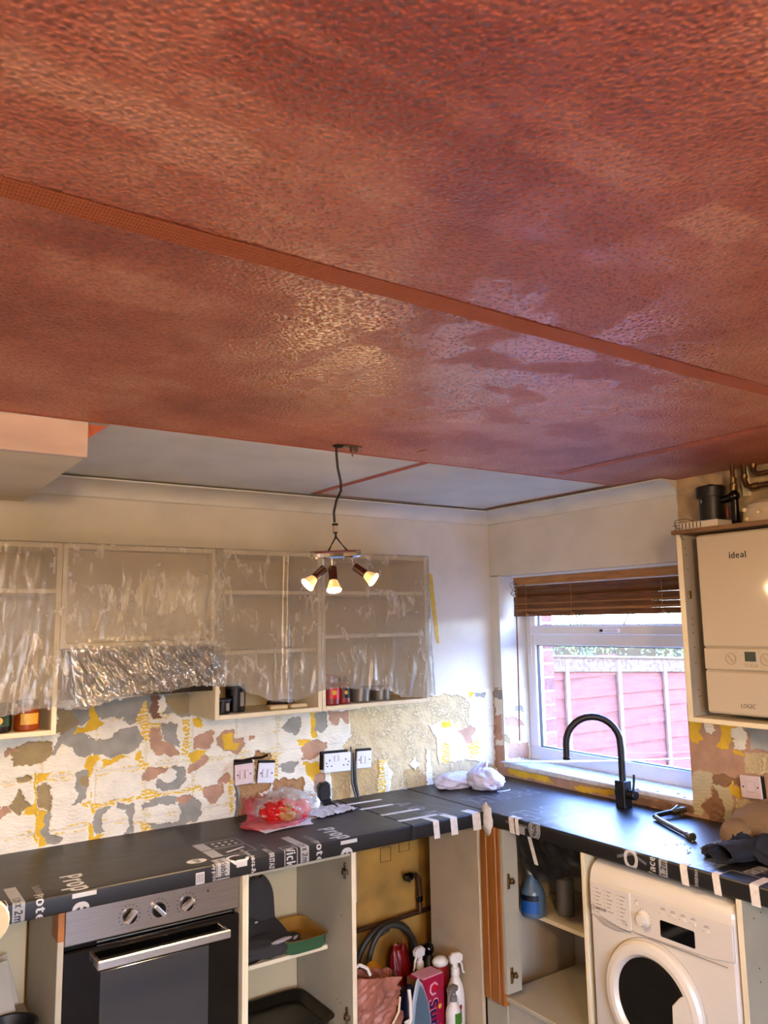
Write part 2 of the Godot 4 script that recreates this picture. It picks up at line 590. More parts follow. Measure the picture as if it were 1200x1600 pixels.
func primed_ceiling() -> StandardMaterial3D:
	# stippled artex under patchy pink primer: colour and gloss over the whole ceiling (u = x + 3.9, v = z - 1.0 over 3.9 m), relief from a repeated tile
	var n := 768
	var a := noise(0.008, 101, 4).get_image(n, n).get_data()
	var b := noise(0.022, 102, 3).get_image(n, n)
	var st := noise(0.012, 103, 3).get_image(n / 4, n)
	st.resize(n, n, Image.INTERPOLATE_CUBIC)
	var bd := b.get_data()
	var sd := st.get_data()
	var fine := noise(0.12, 104, 2).get_image(n, n).get_data()
	# roller strokes and dry patches: x, z, half sizes, strength (+ dry and pale, - wet and deep)
	var spots := [[-2.80, 2.47, 0.10, 0.05, 0.7], [-2.70, 2.47, 0.10, 0.04, 0.6], [-2.65, 2.43, 0.07, 0.06, 0.8], [-2.66, 1.99, 0.10, 0.09, 0.5], [-2.54, 1.97, 0.12, 0.07, 0.6], [-2.60, 2.62, 0.16, 0.06, -0.8],
		[-2.57, 2.75, 0.3, 0.06, -0.7], [-2.78, 2.10, 0.1, 0.05, -0.6], [-2.36, 2.58, 0.15, 0.07, -0.5], [-2.17, 2.70, 0.14, 0.04, 0.5], [-2.36, 2.76, 0.09, 0.05, 0.4], [-1.92, 2.68, 0.08, 0.05, 0.9], [-1.75, 2.75, 0.1, 0.09, 0.5],
		[-2.45, 2.40, 0.12, 0.09, 0.4], [-2.30, 2.5, 0.1, 0.06, -0.4], [-2.95, 2.5, 0.1, 0.05, 0.3], [-2.5, 1.55, 0.2, 0.12, 0.15], [-1.4, 1.9, 0.25, 0.12, 0.3], [-0.9, 1.9, 0.4, 0.2, 0.35], [-1.9, 1.4, 0.4, 0.15, -0.25], [-0.6, 1.5, 0.35, 0.25, -0.15]]
	var T := PackedFloat32Array()
	T.resize(n * n)
	for i in n * n:
		T[i] = (a[i] / 255.0 - 0.5) * 0.9 + (bd[i] / 255.0 - 0.5) * 0.55 + (sd[i] / 255.0 - 0.5) * 0.6
	for s in spots:
		var cx: float = (s[0] + 3.9) / 3.9 * n
		var cz: float = (s[1] - 1.0) / 3.9 * n
		var hx: float = s[2] / 3.9 * n
		var hz: float = s[3] / 3.9 * n
		for y in range(maxi(0, int(cz - hz * 1.6)), mini(n, int(cz + hz * 1.6))):
			for x in range(maxi(0, int(cx - hx * 1.6)), mini(n, int(cx + hx * 1.6))):
				var j := y * n + x
				var dx := absf(x - cx) / hx + (bd[j] / 255.0 - 0.5) * 0.9
				var dz := absf(y - cz) / hz + (a[j] / 255.0 - 0.5) * 0.9
				T[j] += s[4] * 0.7 * (1.0 - smooth(0.65, 1.05, maxf(dx, dz)))
	var deep := Color(0.62, 0.265, 0.155)
	var mid := Color(0.735, 0.385, 0.255)
	var pale := Color(0.84, 0.55, 0.405)
	var col := PackedByteArray()
	var rgh := PackedByteArray()
	var flat := PackedByteArray()
	flat.resize(n * n * 2)
	col.resize(n * n * 3)
	rgh.resize(n * n)
	for i in n * n:
		var t := T[i] + (fine[i] / 255.0 - 0.5) * 0.35
		var c := mid.lerp(pale, clampf(t * 1.6, 0, 1)) if t > 0 else mid.lerp(deep, clampf(-t * 1.6, 0, 1))
		col[i * 3] = int(c.r * 255)
		col[i * 3 + 1] = int(c.g * 255)
		col[i * 3 + 2] = int(c.b * 255)
		var x := (i % n) * 3.9 / n - 3.9
		var z := float(i / n) * 3.9 / n + 1.0
		var wet := smooth(0.40, 0.52, bd[i] / 255.0 * 0.6 + sd[i] / 255.0 * 0.4)
		var near := exp(-pow((x + 1.75) / 0.8, 2.0) - pow((z - 1.95) / 0.6, 2.0))
		flat[i * 2] = 90
		flat[i * 2 + 1] = int(175 * wet * near)
		rgh[i] = int(255 * clampf(lerpf(0.46, 0.12, wet * near), 0.2, 0.8))
	var m := mat("primed", Color.WHITE, 1.0, 0.0, 0.8)
	m.albedo_texture = tex(Image.create_from_data(n, n, false, Image.FORMAT_RGB8, col))
	m.roughness_texture = tex(Image.create_from_data(n, n, false, Image.FORMAT_L8, rgh))
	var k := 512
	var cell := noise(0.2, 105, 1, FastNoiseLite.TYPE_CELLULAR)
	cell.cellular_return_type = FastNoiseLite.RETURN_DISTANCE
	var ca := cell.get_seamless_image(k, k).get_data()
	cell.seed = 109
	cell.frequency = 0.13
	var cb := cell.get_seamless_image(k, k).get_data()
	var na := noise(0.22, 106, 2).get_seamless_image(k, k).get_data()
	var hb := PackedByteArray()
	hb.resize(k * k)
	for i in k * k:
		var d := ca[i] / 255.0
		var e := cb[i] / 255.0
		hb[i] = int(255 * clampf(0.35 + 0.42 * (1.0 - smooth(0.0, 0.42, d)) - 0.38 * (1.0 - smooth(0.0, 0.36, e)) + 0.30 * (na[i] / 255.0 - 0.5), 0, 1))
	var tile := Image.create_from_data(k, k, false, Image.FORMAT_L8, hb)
	var big := Image.create_empty(2048, 2048, false, Image.FORMAT_L8)
	for y in 4:
		for x in 4:
			big.blit_rect(tile, Rect2i(0, 0, k, k), Vector2i(x * k, y * k))
	# thick wet primer fills the stipple
	var fill := Image.create_from_data(n, n, false, Image.FORMAT_LA8, flat)
	fill.convert(Image.FORMAT_RGBA8)
	fill.resize(2048, 2048, Image.INTERPOLATE_BILINEAR)
	big.convert(Image.FORMAT_RGBA8)
	big.blend_rect(fill, Rect2i(0, 0, 2048, 2048), Vector2i.ZERO)
	big.convert(Image.FORMAT_L8)
	m.heightmap_enabled = true
	m.heightmap_texture = tex(big)
	m.heightmap_scale = 0.46
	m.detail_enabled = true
	m.detail_albedo = tex(ramp_image(tile.duplicate(), [[0.0, Color(0.72, 0.66, 0.64)], [0.3, Color(0.88, 0.86, 0.85)], [0.6, Color.WHITE], [1.0, Color.WHITE]]))  # shade in the stipple painted in: pits darker, peaks pale
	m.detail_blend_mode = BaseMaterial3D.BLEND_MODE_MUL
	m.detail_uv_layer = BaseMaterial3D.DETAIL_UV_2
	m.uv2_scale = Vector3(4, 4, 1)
	return m

func scrim() -> StandardMaterial3D:
	var im := Image.create_empty(64, 64, false, Image.FORMAT_RGB8)
	var hm := Image.create_empty(64, 64, false, Image.FORMAT_L8)
	for y in 64:
		for x in 64:
			var g := 1.0 if x % 8 < 3 or y % 16 < 4 else 0.0
			im.set_pixel(x, y, Color(0.60, 0.26, 0.09).lerp(Color(0.72, 0.37, 0.16), g))
			hm.set_pixel(x, y, Color(g, g, g))
	var m := mat("scrim", Color.WHITE, 0.7)
	m.albedo_texture = tex(im)
	m.heightmap_enabled = true
	m.heightmap_texture = tex(hm)
	m.heightmap_scale = 0.08
	m.uv1_triplanar = true
	m.uv1_scale = Vector3(25, 25, 25)
	return m

func film_material() -> void:
	# thin polythene dust sheet: milky, wrinkled in long pulls
	var w := 512
	var base := noise(0.03, 51, 4).get_image(w, w / 7)
	base.resize(w, w, Image.INTERPOLATE_CUBIC)
	var cr := noise(0.03, 52, 3, FastNoiseLite.TYPE_CELLULAR)
	cr.cellular_return_type = FastNoiseLite.RETURN_DISTANCE2_SUB
	var ci := cr.get_image(w, w / 2)
	ci.resize(w, w, Image.INTERPOLATE_CUBIC)
	var bd := base.get_data()
	var cd := ci.get_data()
	var nd := noise(0.006, 53, 2).get_image(w, w).get_data()
	var thin := noise(0.045, 54, 2, FastNoiseLite.TYPE_CELLULAR)
	thin.cellular_return_type = FastNoiseLite.RETURN_DISTANCE2_SUB
	var ti := thin.get_image(w, w / 3)
	ti.resize(w, w, Image.INTERPOLATE_CUBIC)
	var td := ti.get_data()
	var px := PackedByteArray()
	var hp := PackedByteArray()
	px.resize(w * w * 4)
	hp.resize(w * w)
	for i in w * w:
		var streak := 1.0 - absf(bd[i] / 255.0 - 0.5) * 2.0
		var s := pow(streak, 9.0)
		var cr1 := (1.0 - smooth(0.0, 0.07, td[i] / 255.0)) * smooth(0.35, 0.65, nd[i] / 255.0)
		var fold := clampf(0.55 * s * smooth(0.3, 0.6, cd[i] / 255.0 + nd[i] / 255.0 - 0.35) + 0.40 * cr1, 0, 1)  # crease highlights put into the colour, along with denser film at folds
		var a := 0.50 + 0.16 * (nd[i] / 255.0 - 0.5) + 0.25 * fold
		px[i * 4] = int(lerpf(156, 226, fold))
		px[i * 4 + 1] = int(lerpf(149, 220, fold))
		px[i * 4 + 2] = int(lerpf(135, 206, fold))
		px[i * 4 + 3] = int(255 * clampf(a, 0.0, 1.0))
		hp[i] = int(255 * clampf(0.4 * bd[i] / 255.0 + 0.2 * s + 0.4 * cd[i] / 255.0, 0, 1))
	var sh := mat("film_shiny", Color(0.72, 0.70, 0.66, 0.55), 0.24, 0.55)
	sh.transparency = BaseMaterial3D.TRANSPARENCY_ALPHA
	sh.albedo_texture = M.clear_plastic.albedo_texture
	var m := mat("film", Color(1, 1, 1, 1), 0.26, 0.0, 0.7)
	m.transparency = BaseMaterial3D.TRANSPARENCY_ALPHA
	m.albedo_texture = tex(Image.create_from_data(w, w, false, Image.FORMAT_RGBA8, px))
	m.heightmap_enabled = true
	m.heightmap_texture = tex(Image.create_from_data(w, w, false, Image.FORMAT_L8, hp))
	m.heightmap_scale = 0.22

# ---------------------------------------------------------------- stripped wall
# colour and relief of a wall that tiles were hacked off: old adhesive in combed ridges, paint layers and plaster below
func stripped(which: String, x0: float, x1: float, y0: float, y1: float, step: float, base: String) -> Array:
	var w := int((x1 - x0) / step)
	var h := int((y1 - y0) / step)
	var cols := {"G": Color(0.575, 0.565, 0.53), "T": Color(0.585, 0.51, 0.36), "P": Color(0.70, 0.545, 0.44), "B": Color(0.50, 0.35, 0.27), "Y": Color(0.86, 0.69, 0.16), "S": Color(0.86, 0.70, 0.22), "W": Color(0.885, 0.86, 0.79),
		"O": Color(0.63, 0.47, 0.29), "N": Color(0.76, 0.68, 0.515), "R": Color(0.70, 0.585, 0.38), "Q": Color(0.53, 0.39, 0.27), "K": Color(0.74, 0.69, 0.56), "H": Color(0.68, 0.67, 0.62)}
	var level := {"G": 0.45, "T": 0.35, "P": 0.40, "B": 0.3, "Y": 0.52, "S": 0.6, "W": 0.78, "O": 0.1, "N": 0.3, "R": 0.15, "Q": 0.3, "K": 0.6, "H": 0.7}
	var ids := PackedByteArray()
	ids.resize(w * h)
	var keys := ["", "G", "T", "P", "B", "Y", "S", "W", "O", "N", "R", "Q", "K", "H"]
	ids.fill(keys.find(base))
	var wob := noise(18.0, 61, 3)
	var wob2 := noise(18.0, 62, 3)
	var tear := noise(70.0, 63, 2)
	for L in patch_list(which):
		var id := keys.find(L[0])
		var poly := PackedVector2Array()
		var lo := Vector2(9, 9)
		var hi := Vector2(-9, -9)
		for k in range(0, L[1].size(), 2):
			var q := Vector2(L[1][k], L[1][k + 1])
			poly.append(q)
			lo = lo.min(q)
			hi = hi.max(q)
		for j in range(clampi(int((lo.y - 0.015 - y0) / step), 0, h), clampi(int((hi.y + 0.015 - y0) / step) + 1, 0, h)):
			for i in range(clampi(int((lo.x - 0.015 - x0) / step), 0, w), clampi(int((hi.x + 0.015 - x0) / step) + 1, 0, w)):
				var q := Vector2(x0 + (i + 0.5) * step, y0 + (j + 0.5) * step)
				var d := Vector2(wob.get_noise_2dv(q), wob2.get_noise_2dv(q)) * 0.012 + Vector2(tear.get_noise_2dv(q), 0) * 0.005
				if Geometry2D.is_point_in_polygon(q + d, poly):
					ids[j * w + i] = id
	var n1 := noise(9.0, 64, 4)
	var n2 := noise(55.0, 65, 3)
	var px := PackedByteArray()
	var hp := PackedFloat32Array()
	px.resize(w * h * 3)
	hp.resize(w * h)
	for j in h:
		for i in w:
			var x := x0 + (i + 0.5) * step
			var y := y0 + (j + 0.5) * step
			var k: String = keys[ids[j * w + i]]
			var a := n1.get_noise_2d(x, y)
			var b := n2.get_noise_2d(x, y)
			var c: Color = cols[k]
			var hh: float = level[k]
			var ridge := sin((y + a * 0.022 + 0.0022 * sin(x * 57.0 + a * 6.0)) * TAU / 0.0145) * (0.55 + 0.9 * absf(a))
			if k == "W" or k == "S" or k == "K":
				hh += 0.09 * ridge + 0.05 * b
				# joints of the tiles that are gone, 0.2 m apart
				var gx := absf(fposmod(x + 0.128 + 0.1, 0.1985) - 0.1)
				var gy := absf(fposmod(y + 0.03 + 0.1, 0.2) - 0.1)
				if k == "W" and which == "back":
					if minf(gx, gy) < 0.0035:
						hh -= 0.12
						c = c.darkened(0.05)
					elif minf(gx, gy) < 0.010 + 0.022 * a and b * 0.6 + ridge * 0.5 > 0.25 and x < -1.2:
						c = cols["Y"].lerp(c, 0.3)
				if k == "S" and ridge + b * 1.3 > 0.25:
					c = cols["W"]
					hh += 0.12
				c = c.lightened(0.05 * ridge).darkened(clampf(0.06 * a + 0.03, 0, 0.2))
			elif k == "N" or k == "R" or k == "O" or k == "Q":
				hh += 0.30 * a + 0.12 * b
				c = c.darkened(clampf(0.06 + 0.30 * a + 0.10 * b, 0, 0.45)) if b + a < 0.4 else c.lightened(0.06)
			else:
				hh += 0.05 * b
				c = c.darkened(clampf(0.05 + 0.12 * a, 0, 0.3))
			var o := j * w + i
			var r := ((h - 1 - j) * w + i) * 3
			px[r] = int(clampf(c.r, 0, 1) * 255)
			px[r + 1] = int(clampf(c.g, 0, 1) * 255)
			px[r + 2] = int(clampf(c.b, 0, 1) * 255)
			hp[o] = hh
	var hb := PackedByteArray()
	hb.resize(w * h)
	for j in h:
		for i in w:
			hb[(h - 1 - j) * w + i] = int(255 * clampf(hp[j * w + i], 0, 1))
	var m := mat("stripped_" + which, Color.WHITE, 0.8)
	m.albedo_texture = tex(Image.create_from_data(w, h, false, Image.FORMAT_RGB8, px))
	m.heightmap_enabled = true
	m.heightmap_texture = tex(Image.create_from_data(w, h, false, Image.FORMAT_L8, hb))
	m.heightmap_scale = 0.5
	m.texture_repeat = false
	return [m, hp, w, h]
# ---------------------------------------------------------------- the room
func wall_rect(S: Array, E: Rect2, r: Rect2, lift: float, put: Callable, n: String, parent: Node3D, label := "", step := 0.006) -> void:
	# a piece r of the stripped wall whose picture covers E (both x, y rectangles with y up); put(x, y, proud) -> point
	var b := mb()
	var hp: PackedFloat32Array = S[1]
	b.sheet(maxi(6, int(r.size.x / step)), maxi(6, int(r.size.y / step)), func(u: float, v: float) -> Vector3:
		var x := r.position.x + r.size.x * u
		var y := r.end.y - r.size.y * v
		var i := clampi(int((x - E.position.x) / E.size.x * S[2]), 0, S[2] - 1)
		var j := clampi(int((y - E.position.y) / E.size.y * S[3]), 0, S[3] - 1)
		return put.call(x, y, hp[j * S[2] + i] * lift))
	var m: StandardMaterial3D = S[0].duplicate()
	m.uv1_scale = Vector3(r.size.x / E.size.x, r.size.y / E.size.y, 1)
	m.uv1_offset = Vector3((r.position.x - E.position.x) / E.size.x, (E.end.y - r.end.y) / E.size.y, 0)
	part(n, b, m, parent, label)

func shell() -> void:
	var b := mb()
	b.span(-3.9, 0.4, -0.12, 0, -0.3, 4.9, 0)
	var fl := struct("floor", b, M.floor_grey, "grey smooth floor under the kitchen units")
	# ceiling: plasterboard slab, primed part, tape
	b = mb()
	b.span(-3.95, 0.35, H, H + 0.14, -0.3, 5.0, 0)
	var ce := struct("ceiling", b, M.board_white, "ceiling, mostly pink primed stipple with a bare white strip along the back wall")
	var edge := noise(6.0, 7, 3)
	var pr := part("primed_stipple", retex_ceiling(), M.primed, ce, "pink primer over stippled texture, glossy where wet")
	b = mb()
	b.span(-3.9, 0, H - 0.0075, H, 0.997, 1.012, 0)
	part("primer_edge", b, M.primer_strip, ce)
	# mesh tape along the board joint
	b = mb()
	b.sheet(60, 2, func(u: float, v: float) -> Vector3: return Vector3(lerpf(-3.9, -0.02, u), H - 0.0085 - 0.0006 * sin(u * 40.0), lerpf(2.246, 2.190, v) + 0.003 * edge.get_noise_1d(u * 9.0)))
	part("scrim_tape", b, M.scrim, ce, "orange woven scrim tape")
	b = mb()
	b.sheet(30, 1, func(u: float, v: float) -> Vector3: return Vector3(lerpf(-0.60, -0.545, v) - 0.05 * u, H - 0.0085, lerpf(1.08, 4.0, u)))
	part("scrim_tape", b, M.primer_strip, ce)
	b = mb()
	b.sheet(20, 1, func(u: float, v: float) -> Vector3: return Vector3(lerpf(-1.213, -1.175, v) + 0.015 * u, H - 0.0015, lerpf(0.125, 1.0, u)))
	part("scrim_tape", b, M.primer_strip, ce)
	b = mb()
	b.sheet(20, 1, func(u: float, v: float) -> Vector3: return Vector3(lerpf(-1.21, -0.56, u), H - 0.0015, 0.128 + lerpf(0.0, 0.022 - 0.012 * u, v)))
	part("scrim_tape", b, M.primer_strip, ce)
	b = mb()
	b.sheet(20, 1, func(u: float, v: float) -> Vector3: return Vector3(-0.125 - lerpf(0.0, 0.02, v), H - 0.0015, lerpf(0.14, 1.0, u)))
	part("scrim_tape", b, M.primer_strip, ce)
	b = mb()
	b.sheet(20, 1, func(u: float, v: float) -> Vector3: return Vector3(-0.118 - lerpf(0.0, 0.006, v), H - 0.002, lerpf(0.14, 1.0, u)))
	part("open_joint", b, M.gap_dark, ce)
	# a blob of filler near the cable
	b = mb()
	b.blob(Vector3(-1.335, H - 0.007, 1.16), Vector3(0.012, 0.003, 0.03), 0.3, 4, 12)
	part("filler_dab", b, M.bamboo_pale, ce)
	# back wall
	b = mb()
	b.span(-3.9, 0.0, 0, H + 0.05, -0.25, -0.001, 0)
	var wb := struct("wall_back", b, M.wall_paint, "back wall, white paint above and stripped adhesive below")
	b = mb()
	b.span(-3.9, 0.0, 0, 0.90, -0.01, 0.001, 0)
	part("lower_plaster", b, M.yellow_wall, wb, "bare yellowed wall under the worktop")
	var on_back := func(x: float, y: float, d: float) -> Vector3: return Vector3(x, y, 0.0005 + d)
	var E := Rect2(-2.9, 0.90, 2.9, 0.72)
	var S := stripped("back", -2.9, 0.0, 0.90, 1.62, 0.0022, "W")
	wall_rect(S, E, Rect2(-2.9, 0.90, 2.9, 0.478), 0.006, on_back, "stripped_band", wb, "ridged white adhesive with grey, yellow and brown patches where tiles were hacked off")
	wall_rect(S, E, Rect2(-2.36, 1.378, 0.66, 0.242), 0.006, on_back, "stripped_band", wb)
	# window wall, with the opening z 0.067..1.21, y 0.98..1.975
	b = mb()
	b.span(0.0, 0.25, 0, 0.965, -0.3, 4.9, 0).span(0.0, 0.25, 1.975, H + 0.05, -0.3, 4.9, 0).span(0.0, 0.25, 0.96, 1.98, -0.3, 0.067, 0).span(0.0, 0.25, 0.96, 1.98, 1.21, 4.9, 0)
	var wr := struct("wall_right", b, M.wall_paint, "window wall, white paint above and stripped plaster below")
	var R := stripped("right", 0.0, 2.6, 0.90, 1.40, 0.0025, "P")
	E = Rect2(0.0, 0.90, 2.6, 0.5)
	var on_right := func(z: float, y: float, d: float) -> Vector3: return Vector3(-0.0006 - d, y, z)
	wall_rect(R, E, Rect2(0.0, 0.90, 0.067, 0.472), 0.005, on_right, "stripped_band", wr)
	wall_rect(R, E, Rect2(0.067, 0.90, 1.143, 0.072), 0.005, on_right, "stripped_band", wr)
	wall_rect(R, E, Rect2(1.21, 0.90, 1.39, 0.47), 0.005, on_right, "stripped_band", wr, "brown plaster with scraps of yellow and cream paint")
	var J := stripped("jamb", 0.0, 0.2, 0.95, 1.36, 0.002, "W")
	wall_rect(J, Rect2(0.0, 0.95, 0.2, 0.41), Rect2(0.0, 0.97, 0.19, 0.39), 0.004, func(x: float, y: float, d: float) -> Vector3: return Vector3(x, y, 0.0672 + d), "stripped_reveal", wr)
	var rough := noise(14.0, 77, 4)
	b = mb()
	b.sheet(90, 30, func(u: float, v: float) -> Vector3:
		var z := lerpf(1.232, 2.6, u)
		var y := lerpf(H - 0.004, 2.02, v)
		return Vector3(-0.004 - 0.006 * rough.get_noise_2d(z, y), y, z))
	part("bare_plaster", b, M.raw_plaster, wr, "rough bare plaster above the boiler")
	# other two walls, behind the camera
	b = mb()
	b.span(-4.1, -3.9, 0, H + 0.05, -0.3, 5.0, 0)
	struct("wall_left", b, M.wall_paint, "plain white wall on the left, outside the picture")
	b = mb()
	b.span(-3.9, -3.2, 0, H + 0.05, 4.9, 5.05, 0).span(-1.9, 0.25, 0, H + 0.05, 4.9, 5.05, 0).span(-3.2, -1.9, 2.1, H + 0.05, 4.9, 5.05, 0)
	struct("wall_front", b, M.wall_paint, "plain white wall behind the viewer with an added glazed opening for daylight")
	# coves
	trim_cove("trim_1", true)
	trim_cove("trim_2", false)
	# boxed-in beam at the left
	b = mb()
	b.span(-3.9, -2.42, 2.225, H - 0.004, 0.962, 0.985, 0.002)
	var bk := struct("trim_3", mb().span(-3.9, -2.42, 2.228, H - 0.002, 0.0, 0.965, 0.001), M.soffit_cream, "boxed-in beam hanging below the ceiling, cream underneath and pink in front")
	part("fascia_board", b, M.soffit_pink, bk, "pinkish front board")
	b = mb()
	b.prism([[-2.42, H - 0.012], [-2.375, H - 0.012], [-2.36, H - 0.006], [-2.42, H - 0.055]], 0.97, 0.985)
	part("board_scrap", b, M.primer_strip, bk)

func retex_ceiling() -> MB:
	# the primed coat: underside with its uv over x -3.9..0, z 1.0..4.9
	var b := mb()
	var edge := noise(6.0, 7, 3)
	var n := 120
	for i in n:
		var xa := lerpf(-3.9, 0.0, float(i) / n)
		var xb := lerpf(-3.9, 0.0, float(i + 1) / n)
		var za := 1.005 + 0.010 * edge.get_noise_1d(xa * 3.0)
		var zb := 1.005 + 0.010 * edge.get_noise_1d(xb * 3.0)
		var y := H - 0.007
		var uv := func(x: float, z: float) -> Vector2: return Vector2((x + 3.9) / 3.9, (z - 1.0) / 3.9)
		b.quad(Vector3(xa, y, za), Vector3(xb, y, zb), Vector3(xb, y, 4.9), Vector3(xa, y, 4.9), -1, uv.call(xa, za), uv.call(xb, zb), uv.call(xb, 4.9), uv.call(xa, 4.9))
		b.quad(Vector3(xa, H, za), Vector3(xb, H, zb), Vector3(xb, y, zb), Vector3(xa, y, za), -1, uv.call(xa, za), uv.call(xb, zb), uv.call(xb, zb), uv.call(xa, za))
	return b

func trim_cove(n: String, back: bool) -> void:
	var b := mb()
	var poly := [[0.0, H - 0.009], [0.118, H - 0.009], [0.118, H - 0.016]]
	for k in 11:
		var a := k / 10.0 * PI / 2.0
		poly.append([0.116 - 0.104 * sin(a), H - 0.016 - 0.050 * (1.0 - cos(a))])
	poly.append([0.010, 2.264])
	poly.append([0.0, 2.264])
	if back:
		# profile x is out from the wall (z), extruded along x
		b.xf = Transform3D(Basis(Vector3(0, 0, 1), Vector3(0, 1, 0), Vector3(-1, 0, 0)), Vector3(0, 0, 0))
		b.prism(poly, 0.0, 3.9, 0.0, 1)
		struct(n, b, M.cove_white, "white plaster cove between back wall and ceiling")
	else:
		b.xf = Transform3D(Basis(Vector3(-1, 0, 0), Vector3(0, 1, 0), Vector3(0, 0, -1)), Vector3(0, 0, 0))
		b.prism(poly, -1.235, 0.0, 0.0, 1)
		struct(n, b, M.cove_white, "white plaster cove over the window, broken off above the boiler")
# ---------------------------------------------------------------- beyond the window
func outside() -> void:
	var b := mb()
	b.span(0.36, 14.0, -0.5, -0.35, -9.0, 6.0, 0)
	struct("ground", b, M.ground_grey, "grey paved ground outside the window")
	# outer leaf of the wall: brick reveal left of the window, one brick to a course
	b = mb()
	b.span(0.252, 0.34, 0.3, 2.5, -0.9, 0.122, 0)
	var wall := struct("wall_outer", b, M.mortar, "brick outer leaf of the wall beside the window")
	var k := 0
	for i in 21:
		var y := 0.93 + i * 0.075
		var half := i % 2 == 0
		b = mb()
		b.box(Vector3(0.296, y, 0.102 if half else 0.075), Vector3(0.094, 0.064, 0.05 if half else 0.104), 0.003)
		part("brick", b, M.brick_red if i % 3 else M.brick_dark, wall)
	b = mb()
	b.span(0.252, 0.36, 0.3, 2.5, 1.185, 1.9, 0)
	part("far_reveal", b, M.brick_red, wall)
	b = mb()
	b.span(0.252, 0.36, 2.02, 2.5, -0.9, 1.9, 0)
	part("lintel_course", b, M.brick_red, wall)
	# lapped fence, running away from the house
	var f := thing("fence", "red stained lapped wooden fence outside the window, boards overlapping between thin battens", "fence", Vector3(0.0, -0.35, -1.0))
	var rng := RandomNumberGenerator.new()
	rng.seed = 5
	var bay := [[0.40, 1.03], [1.03, 1.62], [1.62, 2.22], [2.22, 2.80], [2.80, 3.40], [3.40, 4.0], [4.0, 4.6]]
	var top := func(x: float) -> float: return 1.81 - 0.048 * (x - 1.4)
	for i in 12:
		for q in bay:
			var y0 := 0.12 + i * 0.137 + rng.randf_range(-0.012, 0.012)
			var x0: float = q[0]
			var x1: float = q[1]
			if y0 + 0.16 > top.call((x0 + x1) / 2) + 0.03:
				continue
			var tilt := rng.randf_range(-0.012, 0.012)
			var m := mb()
			var n := 6
			var lean := 0.016
			var bow := rng.randf_range(-0.006, 0.006)
			m.sheet(n, 1, func(u: float, v: float) -> Vector3:
				var x := lerpf(x0, x1, u)
				return Vector3(x, y0 + tilt * (u - 0.5) + bow * sin(u * PI) + (0.158 if v < 0.5 else 0.0), -0.004 + (0.0 if v < 0.5 else lean)), 0.009)
			part("board", m, M.fence_red, f)
	for q in bay:
		b = mb()
		b.span(q[0] - 0.02, q[0] + 0.02, 0.0, top.call(q[0]) - 0.02, 0.013, 0.035, 0.003)
		part("batten", b, M.fence_post, f)
	b = mb()
	b.xf = Transform3D(Basis(Vector3(0, 0, 1), -0.048), Vector3(2.2, top.call(2.2) - 0.06, 0.015))
	b.box(Vector3(0.0, 0.0, 0), Vector3(4.2, 0.11, 0.03), 0.004).box(Vector3(0, 0.062, 0), Vector3(4.2, 0.02, 0.06), 0.004)
	part("top_rail", b, M.fence_cap, f)
	# shrubs and young trees behind the fence: branches with loose leaves
	var spots := [[2.4, -4.6, 2.6, 0.8], [4.6, -4.2, 2.9, 0.9], [6.6, -5.0, 3.1, 1.0], [3.6, -6.5, 3.4, 1.1], [8.5, -4.5, 2.9, 1.0], [6.2, -3.0, 2.5, 0.7]]
	var names := ["pale leafy shrub over the fence at its brick end", "light green bush behind the fence beside the white sky", "taller loose tree far behind the fence", "thin tree farthest from the window behind the fence", "bush behind the far end of the fence", "low bush close behind the fence at the boiler side"]
	for i in spots.size():
		var s: Array = spots[i]
		shrub(names[i], Vector3(s[0], -0.35, s[1]), s[2], s[3], 20 + i)

func shrub(label: String, at: Vector3, h: float, r: float, sd: int) -> void:
	var rng := RandomNumberGenerator.new()
	rng.seed = sd
	var t := thing("shrub", label, "shrub", at, 0.0, "shrubs behind the fence")
	var b := mb()
	var c := mb()
	for k in 9:
		var a := rng.randf() * TAU
		var rr := r * sqrt(rng.randf())
		var top := Vector3(cos(a) * rr, h * rng.randf_range(0.7, 1.0), sin(a) * rr)
		var pts := []
		for j in 7:
			var u := j / 6.0
			pts.append(Vector3(top.x * u * u + rng.randf_range(-0.04, 0.04), top.y * u, top.z * u * u + rng.randf_range(-0.04, 0.04)))
		b.tube(pts, [0.02, 0.017, 0.014, 0.012, 0.009, 0.006, 0.003], 5)
		for j in 150:
			var u := rng.randf_range(0.35, 1.0)
			var p := Vector3(top.x * u * u, top.y * u, top.z * u * u) + Vector3(rng.randfn(), rng.randfn() * 0.7, rng.randfn()) * 0.17
			var d := Vector3(rng.randfn(), rng.randfn() * 0.6 - 0.2, rng.randfn()).normalized()
			var s := d.cross(Vector3(rng.randfn(), rng.randfn(), rng.randfn())).normalized()
			var l := rng.randf_range(0.03, 0.055)
			c.tri(p, p + d * l * 0.5 + s * l * 0.35, p + d * l)
			c.tri(p, p + d * l, p + d * l * 0.5 - s * l * 0.35)
	part("branches", b, M.bark, t)
	var lv := part("leaves", c, M.leaf, t)
	lv.set_meta("kind", "stuff")
# ---------------------------------------------------------------- worktops in printed black wrapping
const WRAP_D := 0.76      # how far the print runs: 0.05 underneath, 0.058 up the front, the rest over the top
const WRAP_0 := 0.05

